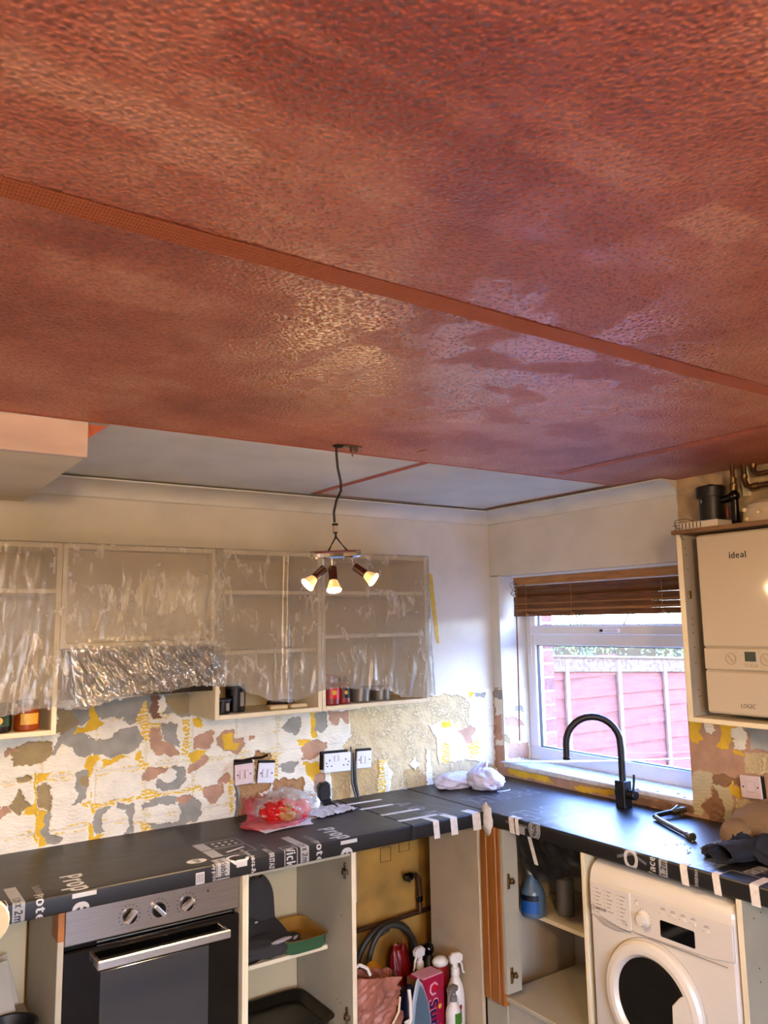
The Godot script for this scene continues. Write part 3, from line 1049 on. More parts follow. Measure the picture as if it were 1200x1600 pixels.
class Wrap:
	var im: Image
	var u0: float
	var len: float
	var host
	func _init(h, at: float, l: float, px: int) -> void:
		host = h
		u0 = at
		len = l
		im = Image.create_empty(px, 640, false, Image.FORMAT_RGB8)
		im.fill(Color(0.085, 0.082, 0.080))
	func to_px(u: float, d: float) -> Vector2:
		return Vector2((u - u0) / len * im.get_width(), (1.0 - (d + 0.05) / 0.76) * 640.0)
	func rect(ua: float, ub: float, da: float, db: float, c: Color) -> void:
		var a := to_px(minf(ua, ub), maxf(da, db))
		var b := to_px(maxf(ua, ub), minf(da, db))
		im.fill_rect(Rect2i(Vector2i(a), Vector2i((b - a).max(Vector2.ONE))), c)
	func frame(ua: float, ub: float, da: float, db: float, t: float, c: Color) -> void:
		rect(ua, ub, da, da + t, c); rect(ua, ub, db - t, db, c); rect(ua, ua + t, da, db, c); rect(ub - t, ub, da, db, c)
	func down(s: String, ua: float, ub: float, dtop: float, dbot: float, c: Color, bold := true) -> void:   # read from the back of the top down over the front edge
		host.print_text(im, s, func(t: float, h: float) -> Vector2: return to_px(lerpf(ua, ub, h), lerpf(dtop, dbot, t)), c, bold)
	func up(s: String, ua: float, ub: float, dbot: float, dtop: float, c: Color, bold := true) -> void:     # read from the front edge upwards
		host.print_text(im, s, func(t: float, h: float) -> Vector2: return to_px(lerpf(ub, ua, h), lerpf(dbot, dtop, t)), c, bold)
	func ring(u: float, d: float, r: float, t: float, c: Color, a0 := 0.0, a1 := 360.0, sq := 1.0) -> void:
		for k in 72:
			var x := deg_to_rad(lerpf(a0, a1, k / 72.0))
			var y := deg_to_rad(lerpf(a0, a1, (k + 1) / 72.0))
			var q := []
			for w in [[x, r], [y, r], [y, r - t], [x, r - t]]:
				q.append(to_px(u + cos(w[0]) * w[1], d + sin(w[0]) * w[1] * sq))
			host.fill_tri(im, q[0], q[1], q[2], c)
			host.fill_tri(im, q[0], q[2], q[3], c)
	func material(n: String) -> StandardMaterial3D:
		var m: StandardMaterial3D = host.mat(n, Color.WHITE, 0.43, 0.0, 0.52)
		m.albedo_texture = host.tex(im)
		m.heightmap_enabled = true
		m.heightmap_texture = host.tex(host.noise(0.018, 201, 4).get_image(512, 256))
		m.heightmap_scale = 0.12
		return m

func wrap_mesh(len: float, depth: float, seam := 0.0) -> MB:
	# local x along the worktop 0..len, front face at z = 0, back at z = -depth, top at y = WT
	var b := mb()
	var pr := []
	var d := 0.0
	pr.append([-0.055, WT - 0.058, 0.0])
	pr.append([-0.006, WT - 0.058, 0.049])
	for k in 4:
		var a := k / 3.0 * PI / 2
		pr.append([-0.006 + 0.006 * sin(a), WT - 0.052 - 0.006 * cos(a), 0.05 + 0.009 * k / 3.0])
	for k in 6:
		var a := k / 5.0 * PI / 2
		pr.append([-0.009 + 0.009 * cos(a), WT - 0.009 + 0.009 * sin(a), 0.05 + 0.043 + 0.015 * k / 5.0])
	for k in range(1, 9):
		var u := k / 8.0
		pr.append([lerpf(-0.009, -depth, u), WT, lerpf(0.108, 0.099 + depth, u)])
	var n := maxi(2, int(len / 0.05))
	for i in n:
		for j in pr.size() - 1:
			var xa := len * i / n
			var xb := len * (i + 1) / n
			var p: Array = pr[j]
			var q: Array = pr[j + 1]
			b.quad(Vector3(xa, p[1], p[0]), Vector3(xb, p[1], p[0]), Vector3(xb, q[1], q[0]), Vector3(xa, q[1], q[0]), 1,
				Vector2(xa / len, 1.0 - p[2] / WRAP_D), Vector2(xb / len, 1.0 - p[2] / WRAP_D), Vector2(xb / len, 1.0 - q[2] / WRAP_D), Vector2(xa / len, 1.0 - q[2] / WRAP_D))
	var c := Vector2(0.02, 0.2)
	for e in [0.0, len]:
		for j in pr.size() - 1:
			b.tri(Vector3(e, WT - 0.03, -depth * 0.5), Vector3(e, pr[j][1], pr[j][0]), Vector3(e, pr[j + 1][1], pr[j + 1][0]), -1, c, c, c)
		b.tri(Vector3(e, WT - 0.03, -depth * 0.5), Vector3(e, WT, -depth), Vector3(e, WT - 0.058, -depth), -1, c, c, c)
		b.tri(Vector3(e, WT - 0.03, -depth * 0.5), Vector3(e, WT - 0.058, -depth), Vector3(e, pr[0][1], pr[0][0]), -1, c, c, c)
	b.quad(Vector3(0, WT - 0.058, -depth), Vector3(len, WT - 0.058, -depth), Vector3(len, WT - 0.058, -0.05), Vector3(0, WT - 0.058, -0.05), -1, c, c, c, c)
	return b

func print_set(w: Wrap, o: float, k: Color, dim: Color) -> void:     # one repeat of the print; o is where the big word sits
	w.down("Proplex", o, o + 0.098, 0.235, -0.068, k, true)
	w.down("Surface", o - 0.072, o - 0.045, 0.188, 0.100, dim, false)
	w.down("Protection", o - 0.082, o - 0.052, 0.092, -0.10, k)
	w.rect(o - 0.148, o - 0.112, 0.0, 0.215, dim)
	w.down("1.2m x 2m", o - 0.143, o - 0.119, 0.10, 0.005, Color(0.1, 0.1, 0.1))
	w.frame(o - 0.215, o - 0.160, -0.03, 0.098, 0.0035, k)
	w.down("Wickes", o - 0.207, o - 0.170, 0.072, -0.03, k)

func worktops() -> void:
	var k := Color(0.70, 0.70, 0.70)
	var dim := Color(0.56, 0.56, 0.56)
	var w := Wrap.new(self, -3.10, 2.085, 2048)
	print_set(w, -2.352, k, dim)
	print_set(w, -1.372, k, dim)
	w.down("MADE IN BRITAIN", -1.648, -1.628, 0.118, 0.0, k)
	w.rect(-1.622, -1.618, 0.13, 0.18, dim)
	w.down("For floors, doors & walls", -1.722, -1.700, 0.16, -0.04, k)
	w.ring(-1.762, 0.072, 0.042, 0.012, k, 60, 350, 0.9)
	w.down("♥", -1.775, -1.735, 0.052, 0.030, k)
	w.frame(-1.850, -1.712, -0.002, 0.10, 0.003, k)
	w.rect(-1.846, -1.80, 0.004, 0.098, dim)
	w.down("recyclable", -1.84, -1.812, 0.09, 0.012, Color(0.12, 0.12, 0.12))
	w.rect(-1.858, -1.712, 0.010, 0.014, Color(0.085, 0.082, 0.08))
	w.frame(-1.835, -1.660, 0.23, 0.325, 0.003, k)
	w.rect(-1.835, -1.79, 0.23, 0.325, dim)
	for i in 4:
		for j in 2:
			w.ring(-1.765 + i * 0.026, 0.258 + j * 0.036, 0.007, 0.007, k)
	w.frame(-1.835, -1.660, 0.125, 0.222, 0.003, k)
	w.rect(-1.835, -1.79, 0.125, 0.222, dim)
	for i in 20:
		w.rect(-1.765 + i * 0.004, -1.757 + i * 0.004, 0.155 + i * 0.0015, 0.168 + i * 0.0015, k)
	w.ring(-1.893, 0.125, 0.036, 0.033, k, 0, 360, 0.72)
	w.down("90%", -1.905, -1.880, 0.145, 0.105, Color(0.1, 0.1, 0.1))
	w.down("Lay print side down", -1.868, -1.850, 0.055, -0.06, k)
	w.rect(-1.925, -1.893, 0.002, 0.036, Color(0.72, 0.72, 0.72))
	for i in 9:
		w.rect(-1.922 + i * 0.0031, -1.9205 + i * 0.0031, 0.010, 0.033, Color(0.15, 0.15, 0.15))
	w.down("Lay print side down", -2.848, -2.83, 0.055, -0.06, k)
	var left := Node3D.new()
	var o := solo("worktop", wrap_mesh(2.085, 0.602), w.material("wrap_left"), "long worktop run in black printed wrapping over the oven and open cupboard", "worktop", "", Vector3(-3.10, 0, 0.604))
	left.free()
	# corner section between the taped seam and the window run
	w = Wrap.new(self, -1.013, 0.39, 512)
	w.down("A O M", -0.86, -0.78, 0.42, 0.12, Color(0.40, 0.41, 0.43))
	o = solo("worktop", wrap_mesh(0.40, 0.602), w.material("wrap_corner"), "short corner worktop section in black wrapping between the taped seam and the window run", "worktop", "", Vector3(-1.013, 0, 0.604))
	for q in [[0.124, 0.0, 0.185], [0.241, 0.0, 0.17], [0.388, 0.012, 0.20], [0.517, 0.012, 0.195]]:
		var b := mb()
		var z0: float = q[0] - 0.604
		b.sheet(8, 1, func(u: float, v: float) -> Vector3: return Vector3(-0.012 + q[1] + q[2] * u, WT + 0.0009, z0 - 0.012 + v * 0.024 + 0.006 * (u - 0.5)), 0.0006)
		part("masking_tape", b, M.tape_white, o, "white tape strip across the seam")
	for q in [[0.104, 0.030], [0.195, 0.036], [0.315, 0.045]]:
		var b := mb()
		b.sheet(1, 10, func(u: float, v: float) -> Vector3:
			var d := lerpf(0.07, -0.07, v)
			var x: float = q[0] + q[1] * u + 0.012 * v
			if d > 0.0:
				return Vector3(x, WT + 0.0009, -d)
			return Vector3(x, WT + d, 0.0012), 0.0006)
		part("masking_tape", b, M.tape_white, o, "white tape folded over the front edge")
	var dark := mb()
	dark.span(0.0, 0.008, WT - 0.057, WT + 0.0006, -0.60, 0.0008, 0.0003)
	part("seam", dark, M.hole_black, o)
	# window run; local x = world z
	w = Wrap.new(self, 0.0, 2.75, 2048)
	var pale := Color(0.36, 0.37, 0.39)
	w.down("PROPLEX", 0.70, 0.86, 0.42, 0.05, pale, false)
	w.down("Surface Protection", 0.90, 0.95, 0.44, 0.08, pale)
	w.down("PROPLEX", 1.33, 1.46, 0.36, 0.02, pale, false)
	w.down("Surface Protection", 1.50, 1.55, 0.44, 0.06, pale)
	w.down("PROPLEX", 0.36, 0.50, 0.50, 0.10, pale, false)
	w.rect(1.62, 1.70, 0.06, 0.30, pale)
	w.down("1.2m x 2m", 1.635, 1.685, 0.28, 0.08, Color(0.1, 0.1, 0.1))
	w.frame(1.74, 1.98, -0.04, 0.13, 0.004, k)
	w.down("Wickes", 1.77, 1.83, 0.24, 0.14, k)
	w.ring(0.905, 0.034, 0.034, 0.004, k)
	w.ring(0.905, 0.034, 0.027, 0.027, dim)
	w.down("90%", 0.892, 0.918, 0.056, 0.012, Color(0.1, 0.1, 0.1))
	w.rect(0.805, 0.850, 0.004, 0.03, dim)
	w.frame(0.735, 0.865, 0.028, 0.036, 0.003, dim)
	w.ring(1.392, 0.028, 0.031, 0.013, k)
	w.up("face", 1.468, 1.497, 0.0, 0.052, k)
	w.rect(1.512, 1.548, 0.002, 0.054, dim)
	w.up("1.2m", 1.518, 1.542, 0.006, 0.05, Color(0.1, 0.1, 0.1))
	w.up("Wickes", 1.598, 1.612, 0.004, 0.05, dim)
	w.up("British made", 1.652, 1.666, 0.006, 0.05, k)
	w.ring(1.955, 0.03, 0.03, 0.012, k)
	o = solo("worktop", wrap_mesh(2.70, 0.602), w.material("wrap_window"), "worktop run in black printed wrapping below the window, pale blue with sky light", "worktop", "", Vector3(-0.605, 0, 0.0), TURN_R)
	for q in [[0.735, 0.03], [0.772, 0.02], [1.565, 0.028], [1.685, 0.026], [1.812, 0.030]]:
		var b := mb()
		b.sheet(1, 10, func(u: float, v: float) -> Vector3:
			var d := lerpf(0.03 if q[0] < 1.8 else 0.09, -0.062, v)
			var x: float = q[0] + q[1] * u + 0.010 * v
			if d > 0.0:
				return Vector3(x, WT + 0.0009, -d)
			return Vector3(x, WT + d, 0.0012), 0.0006)
		part("masking_tape", b, M.tape_white, o, "white tape folded over the front edge")
	# crumpled tape at the inner corner
	var b := mb()
	b.blob(Vector3(0.615, WT - 0.03, 0.012), Vector3(0.034, 0.062, 0.012), 0.45, 9, 24)
	part("masking_tape", b, M.tape_white, o, "crumpled tape wad at the inner corner")
	# black wrap hanging behind the front edge over the sink cupboard
	b = mb()
	var sag := noise(9.0, 205, 2)
	b.sheet(24, 10, func(u: float, v: float) -> Vector3:
		return Vector3(0.735 + 0.35 * u, WT - 0.058 - v * (0.15 + 0.03 * sin(u * 5.0)), -0.05 - 0.02 * v - 0.02 * sag.get_noise_2d(u * 0.4, v * 0.4)), 0.0008)
	part("hanging_wrap", b, M.black_matt, o, "loose black wrapping hanging under the edge")
	b = mb()
	b.sheet(1, 8, func(u: float, v: float) -> Vector3: return Vector3(0.795 + 0.022 * u + 0.03 * v, WT - 0.06 - 0.12 * v, -0.045 - 0.01 * v), 0.0006)
	part("masking_tape", b, M.tape_white, o, "white tape hanging with the loose wrapping")
# ---------------------------------------------------------------- base units
func hinge_plate(parent: Node3D, at: Vector3, facing: Basis, m: Material) -> void:
	# cross-shaped mounting plate with a round adjuster
	var b := mb()
	b.xf = Transform3D(facing, at)
	b.box(Vector3(0, 0, 0.003), Vector3(0.014, 0.062, 0.006), 0.002).box(Vector3(0.008, 0, 0.008), Vector3(0.034, 0.020, 0.010), 0.002)
	b.cyl(Vector3(0.012, 0, 0.012), Vector3(0.012, 0, 0.022), 0.009, 12)
	b.cyl(Vector3(0, 0.024, 0.004), Vector3(0, 0.024, 0.008), 0.005, 8).cyl(Vector3(0, -0.024, 0.004), Vector3(0, -0.024, 0.008), 0.005, 8)
	part("hinge_plate", b, m, parent, "metal hinge plate left without its door")

func panel_holes(parent: Node3D, pts: Array, facing: Basis) -> void:
	var b := mb()
	for q in pts:
		b.xf = Transform3D(facing, q)
		b.cyl(Vector3(0, 0, -0.002), Vector3(0, 0, 0.0006), 0.0026, 8)
	part("peg_holes", b, M.hole_black, parent).set_meta("kind", "stuff")

func base_units() -> void:
	var FX := Basis(Vector3(0, 0, 1), Vector3(0, 1, 0), Vector3(-1, 0, 0))      # plate on a face that looks along -x
	var b := mb()
	# --- open cupboard left of the oven
	var t := thing("base_cabinet", "doorless shadowy base cupboard at the left edge, left of the oven", "cabinet", Vector3(-2.37, 0, 0))
	part("back_panel", mb().span(-0.60, 0.0, 0.10, 0.856, 0.14, 0.15), M.carcass_back, t)
	part("bottom_panel", mb().span(-0.60, 0.0, 0.10, 0.118, 0.15, 0.575), M.carcass, t)
	part("shelf", mb().span(-0.60, 0.0, 0.425, 0.443, 0.15, 0.56), M.carcass, t)
	part("side_panel", mb().span(-0.618, -0.60, 0.0, 0.856, 0.14, 0.58), M.carcass, t)
	# --- oven housing
	t = thing("oven_cabinet", "narrow pale carcass that holds the built-in oven, heat-stained at its top edge", "cabinet", Vector3(-2.04, 0, 0))
	part("side_panel", mb().span(-0.322, -0.303, 0.0, 0.856, 0.14, 0.580), M.carcass, t)
	part("side_panel", mb().span(0.300, 0.309, 0.0, 0.856, 0.14, 0.580), M.carcass_edge, t)
	part("heat_stain", mb().span(-0.3225, -0.302, 0.765, 0.8565, 0.50, 0.5808), M.pine, t, "brown scorched top of the left edge")
	part("rail", mb().span(-0.302, 0.30, 0.10, 0.135, 0.14, 0.55), M.carcass, t)
	oven()
	# --- open cupboard with a shelf
	t = thing("base_cabinet", "doorless base cupboard right of the oven with one shelf and two hinge plates", "cabinet", Vector3(-1.50, 0, 0))
	part("side_panel", mb().span(-0.230, -0.216, 0.0, 0.856, 0.13, 0.578), M.carcass_edge, t)
	part("side_panel", mb().span(0.215, 0.233, 0.0, 0.856, 0.13, 0.578), M.carcass, t)
	part("panel_edge", mb().span(0.2145, 0.2335, 0.0, 0.8562, 0.578, 0.5795, 0.0005), M.carcass_edge, t, "cream front edge of the side panel")
	part("back_panel", mb().span(-0.216, 0.215, 0.10, 0.856, 0.118, 0.13), M.carcass_back, t)
	part("bottom_panel", mb().span(-0.216, 0.215, 0.166, 0.184, 0.13, 0.572), M.carcass, t)
	part("shelf", mb().span(-0.215, 0.214, 0.444, 0.460, 0.132, 0.392), M.carcass_edge, t)
	part("front_rail", mb().span(-0.216, 0.215, 0.838, 0.856, 0.50, 0.57), M.carcass, t)
	hinge_plate(t, Vector3(0.215, 0.775, 0.535), FX, M.nickel)
	hinge_plate(t, Vector3(0.215, 0.250, 0.540), FX, M.nickel)
	panel_holes(t, [Vector3(0.215, 0.345, 0.155), Vector3(0.215, 0.338, 0.19), Vector3(0.215, 0.28, 0.46), Vector3(0.215, 0.277, 0.49), Vector3(0.215, 0.60, 0.50)], FX)
	part("runner_strip", mb().span(0.2335, 0.245, 0.66, 0.85, 0.555, 0.57), M.washer_grey, t)
	# --- end panel at the corner with the pine post, then the sink cupboard
	t = thing("end_board", "plain grey-beige end panel between the open gap and the pine corner post", "panel", Vector3(-0.611, 0, 0.39))
	part("board", mb().span(-0.009, 0.009, 0.0, 0.856, -0.19, 0.16), M.end_beige, t)
	t = thing("corner_post", "orange pine corner post with upright grooves below the worktop's inner corner", "post", Vector3(-0.605, 0.152, 0.62))
	b = mb()
	var pf := [[-0.066, -0.02], [0.064, -0.02], [0.064, 0.004], [0.058, 0.008], [0.044, 0.008], [0.041, 0.004], [0.036, 0.004], [0.033, 0.009], [-0.012, 0.009], [-0.016, 0.004], [-0.022, 0.004], [-0.026, 0.009], [-0.058, 0.009], [-0.066, 0.003]]
	b.xf = Transform3D(Basis(Vector3(0, 0, 1), Vector3(-1, 0, 0), Vector3(0, -1, 0)), Vector3(0, 0.704, 0))
	b.prism(pf, 0.0, 0.704, 0.001)
	part("moulded_face", b, M.pine, t)
	t = thing("sink_cabinet", "doorless white sink cupboard under the window worktop, dark inside", "cabinet", Vector3(-0.60, 0, 0.69), TURN_R)
	# local x = world z - 0.69, local z = -(world x + 0.60)
	part("stile", mb().prism([[0.0, 0.0], [0.018, 0.0], [0.018, 0.65], [0.0, 0.65]], -0.07, 0.012, 0.001), M.carcass, t).position = Vector3(-0.006, 0.205, 0)
	part("side_panel", mb().span(0.434, 0.452, 0.0, 0.856, -0.56, 0.0), M.carcass_edge, t)
	part("bottom_panel", mb().span(-0.05, 0.434, 0.172, 0.190, -0.56, 0.004, 0.003), M.carcass, t)
	part("shelf", mb().span(-0.16, 0.434, 0.448, 0.466, -0.57, -0.20), M.carcass_edge, t)
	part("lower_panel", mb().span(-0.137, -0.012, 0.0, 0.150, -0.02, -0.004), M.carcass, t)
	part("lower_panel", mb().span(-0.008, 0.434, 0.0, 0.168, -0.03, -0.014), M.boiler_board, t)
	part("side_panel", mb().span(-0.17, -0.16, 0.0, 0.85, -0.57, -0.08), M.boiler_board, t)
	hinge_plate(t, Vector3(0.012, 0.645, -0.012), Basis(Vector3(0, 0, 1), Vector3(0, 1, 0), Vector3(-1, 0, 0)).rotated(Vector3.UP, PI), M.brass)
	hinge_plate(t, Vector3(0.012, 0.275, -0.012), Basis(Vector3(0, 0, 1), Vector3(0, 1, 0), Vector3(-1, 0, 0)).rotated(Vector3.UP, PI), M.brass)
	# --- open cupboard right of the washing machine
	t = thing("base_cabinet", "doorless base cupboard at the right edge, right of the washing machine", "cabinet", Vector3(-0.60, 0, 1.765), TURN_R)
	part("side_panel", mb().span(0.0, 0.018, 0.0, 0.856, -0.56, 0.0), M.carcass, t)
	part("panel_edge", mb().span(-0.0005, 0.0185, 0.0, 0.8562, 0.0, 0.0015, 0.0005), M.carcass_edge, t)
	part("side_panel", mb().span(0.58, 0.598, 0.0, 0.856, -0.56, 0.0), M.carcass, t)
	part("bottom_panel", mb().span(0.018, 0.58, 0.15, 0.168, -0.56, 0.0), M.carcass, t)
	panel_holes(t, [Vector3(0.018, 0.80, -0.10), Vector3(0.018, 0.79, -0.06), Vector3(0.018, 0.64, -0.07), Vector3(0.018, 0.60, -0.07)], Basis(Vector3(0, 0, -1), Vector3(0, 1, 0), Vector3(1, 0, 0)))

func oven() -> void:
	var t := thing("oven", "built-in electric oven with steel control panel, three knobs and black glass door", "oven", Vector3(-2.0405, 0.0, 0.0))
	part("body", mb().span(-0.292, 0.292, 0.14, 0.85, 0.16, 0.53, 0.003), M.black_matt, t)
	part("control_panel", mb().span(-0.2975, 0.2975, 0.737, 0.853, 0.53, 0.558, 0.004), M.steel, t, "brushed steel control panel")
	part("vent_gap", mb().span(-0.29, 0.29, 0.722, 0.737, 0.50, 0.535), M.black_gloss, t)
	part("trim_line", mb().span(-0.19, 0.28, 0.7245, 0.7275, 0.534, 0.5375, 0.0005), M.steel_light, t)
	var x := [-0.093, 0.004, 0.102]
	var rot := [0.75, -0.75, 0.95]
	for i in 3:
		var b := mb()
		b.lathe([[0.0, 0, 1], [0.023, 0, 1], [0.022, 0.012, 1], [0.0, 0.013, 1]], 28, Transform3D(Basis(Vector3(1, 0, 0), PI / 2), Vector3(x[i], 0.792, 0.558)))
		var k := part("knob", b, M.black_gloss, t)
		b = mb()
		b.xf = Transform3D(Basis(Vector3(0, 0, 1), -rot[i]), Vector3(x[i], 0.792, 0.576))
		b.box(Vector3(0, 0, 0), Vector3(0.013, 0.047, 0.016), 0.002)
		part("grip", b, M.steel_light, k, "steel bar grip")
		b = mb()
		for j in 13:
			var a := -2.3 + j * 0.38
			b.xf = Transform3D(Basis(), Vector3(x[i] + 0.034 * sin(a), 0.792 + 0.034 * cos(a), 0.5583))
			b.box(Vector3.ZERO, Vector3(0.0035, 0.003, 0.0006), 0)
		part("dial_marks", b, M.print_dark, t)
	part("indicator_lamp", mb().cyl(Vector3(0.178, 0.818, 0.557), Vector3(0.178, 0.818, 0.560), 0.003, 12), M.black_gloss, t)
	var d := part("door", mb().span(-0.2975, 0.2975, 0.145, 0.720, 0.532, 0.558, 0.003), M.black_glass, t, "black glass oven door")
	part("window_glass", mb().span(-0.182, 0.184, 0.20, 0.640, 0.5575, 0.5592, 0.0008), M.oven_window, d, "grey viewing window")
	var h := mb()
	h.span(-0.205, 0.243, 0.664, 0.692, 0.598, 0.612, 0.003)
	h.span(-0.205, -0.193, 0.666, 0.690, 0.555, 0.600, 0.002).span(0.231, 0.243, 0.666, 0.690, 0.555, 0.600, 0.002)
	part("handle", h, M.steel_light, d, "straight steel handle")

func washer() -> void:
	# local x = world z - 1.160, local z = -(world x + 0.603)
	var t := thing("washing_machine", "white front-loading washing machine with round door under the window worktop", "washing machine", Vector3(-0.603, 0, 1.160), TURN_R)
	var W := 0.596
	var b := mb()
	# body with a big radius at the top front edge: side outline extruded across the width
	var pf := [[-0.52, 0.015], [-0.012, 0.015], [0.0, 0.03]]
	pf.append([0.0, 0.775])
	for k in 8:
		var a := k / 7.0 * PI / 2
		pf.append([-0.062 + 0.062 * cos(a), 0.777 + 0.062 * sin(a)])
	pf.append([-0.52, 0.839])
	b.xf = Transform3D(Basis(Vector3(0, 0, 1), Vector3(0, 1, 0), Vector3(-1, 0, 0)), Vector3(W, 0, 0))
	b.prism(pf, 0.0, W, 0.012, 1)
	part("body", b, M.washer_white, t)
	for sx in [0.05, W - 0.05]:
		part("foot", mb().cyl(Vector3(sx, 0.0, -0.06), Vector3(sx, 0.018, -0.06), 0.022, 12), M.black_matt, t)
	# control fascia
	var f := mb()
	f.prism([[0.012, 0.775], [0.590, 0.775], [0.590, 0.662], [0.50, 0.648], [0.34, 0.645], [0.215, 0.640], [0.20, 0.650], [0.012, 0.650]], -0.004, 0.006, 0.003)
	var cp := part("control_panel", f, M.washer_trim, t, "white control fascia")
	part("fascia_line", mb().span(0.21, 0.565, 0.6405, 0.6425, 0.004, 0.007, 0.0004), M.print_grey, t)
	# detergent drawer with a scooped lower edge
	f = mb()
	f.prism([[0.016, 0.772], [0.196, 0.772], [0.200, 0.768], [0.200, 0.648], [0.190, 0.640], [0.15, 0.640], [0.09, 0.650], [0.016, 0.672]], 0.003, 0.012, 0.003)
	var dr := part("detergent_drawer", f, M.washer_trim, t, "detergent drawer front")
	f = mb()
	f.prism([[0.016, 0.668], [0.09, 0.646], [0.15, 0.637], [0.19, 0.636], [0.13, 0.622], [0.07, 0.626], [0.03, 0.645]], 0.001, 0.005, 0.002)
	part("drawer_grip", f, M.washer_grey, t)
	# programme table and maker's name on the drawer
	f = mb()
	for c in 3:
		for r in 7 - (c % 2):
			var x0: float = [0.030, 0.082, 0.140][c]
			f.span(x0, x0 + 0.006, 0.750 - r * 0.0135, 0.7515 - r * 0.0135, 0.0118, 0.0124, 0)
			f.span(x0 + 0.013, x0 + 0.028 + 0.006 * ((r * 5 + c) % 3), 0.7495 - r * 0.0135, 0.7520 - r * 0.0135, 0.0118, 0.0124, 0)
	part("programme_table", f, M.print_grey, dr)
	letters("INDESIT", 0.013, M.print_dark, dr, Vector3(0.066, 0.682, 0.0122), Basis(), true)
	f = mb()
	f.tube(ring_pts(Vector3(0.030, 0.682, 0.0122), 0.0085, 18), 0.0008, 5, true)
	f.box(Vector3(0.030, 0.682, 0.0124), Vector3(0.002, 0.009, 0.0006), 0)
	part("round_badge", f, M.print_dark, dr)
	letters("6 kg", 0.013, M.print_grey, dr, Vector3(0.172, 0.662, 0.0122))
	# dial
	f = mb()
	f.lathe([[0.0, 0, 1], [0.026, 0, 1], [0.024, 0.008, 1], [0.018, 0.012, 1], [0.017, 0.024, 1], [0.0, 0.026, 1]], 28, Transform3D(Basis(Vector3(1, 0, 0), PI / 2), Vector3(0.252, 0.700, 0.005)))
	part("dial", f, M.washer_white, t, "round programme dial")
	f = mb()
	for j in 16:
		var a := j * TAU / 16
		f.xf = Transform3D(Basis(), Vector3(0.252 + 0.032 * sin(a), 0.700 + 0.032 * cos(a), 0.0062))
		f.box(Vector3.ZERO, Vector3(0.003, 0.0026, 0.0006), 0)
	part("dial_marks", f, M.print_grey, t)
	letters("0/I", 0.008, M.print_grey, t, Vector3(0.222, 0.752, 0.0062))
	part("button", mb().cyl(Vector3(0.222, 0.740, 0.005), Vector3(0.222, 0.740, 0.010), 0.008, 14), M.washer_white, t)
	# display
	f = mb()
	f.prism([[0.322, 0.716], [0.448, 0.716], [0.452, 0.712], [0.452, 0.666], [0.448, 0.662], [0.322, 0.662], [0.318, 0.666], [0.318, 0.712]], 0.004, 0.0075, 0.001)
	part("display", f, M.black_glass, t, "black display window")
	for i in 5:
		var bx: float = [0.335, 0.374, 0.413, 0.452, 0.500][i]
		var by: float = [0.738, 0.738, 0.738, 0.738, 0.728][i]
		part("button", mb().cyl(Vector3(bx, by, 0.005), Vector3(bx, by, 0.009), 0.008, 14), M.washer_white, t)
		f = mb()
		f.span(bx - 0.012, bx + 0.008, by + 0.013, by + 0.0155, 0.0058, 0.0064, 0).span(bx - 0.008, bx + 0.006, by + 0.0175, by + 0.0195, 0.0058, 0.0064, 0)
		f.cyl(Vector3(bx - 0.016, by, 0.0058), Vector3(bx - 0.016, by, 0.0066), 0.0018, 8)
		part("button_print", f, M.print_grey, t)
	# door: white ring, glass bowl, handle tab
	var c := Vector3(0.272, 0.432, 0.0)
	var tz := Transform3D(Basis(Vector3(1, 0, 0), PI / 2), c)
	f = mb()
	f.lathe([[0.205, -0.001, 1], [0.203, 0.002, 1], [0.198, -0.003, 1]], 64, tz)
	part("door_seam", f, M.washer_grey, t)
	f = mb()
	f.lathe([[0.197, -0.002, 1], [0.196, 0.014, 1], [0.188, 0.024, 1], [0.170, 0.028, 1], [0.155, 0.026, 1], [0.146, 0.014, 1], [0.141, 0.004, 1]], 64, tz)
	var d := part("door", f, M.washer_white, t, "white round door ring")
	f = mb()
	f.lathe([[0.143, 0.012, 1], [0.125, 0.009, 1], [0.09, 0.006, 1], [0.05, 0.004, 1], [0.0, 0.0035, 1]], 48, tz)
	part("door_glass", f, M.black_glass, d, "dark glass bowl")
	f = mb()
	var tab := []
	for k in 13:
		var a := deg_to_rad(lerpf(-26, 26, k / 12.0) + 4.0)
		tab.append([c.x + 0.165 * cos(a), c.y + 0.165 * sin(a)])
	tab.append([c.x + 0.120, c.y + 0.066])
	tab.append([c.x + 0.088, c.y + 0.030])
	tab.append([c.x + 0.086, c.y - 0.030])
	tab.append([c.x + 0.110, c.y - 0.062])
	f.prism(tab, 0.008, 0.027, 0.004)
	part("door_handle", f, M.washer_white, d, "white grip tab that cuts into the glass")

func ring_pts(c: Vector3, r: float, n: int, basis := Basis()) -> Array:
	var L := []
	for k in n:
		var a := TAU * k / n
		L.append(c + basis * Vector3(cos(a) * r, sin(a) * r, 0))
	return L
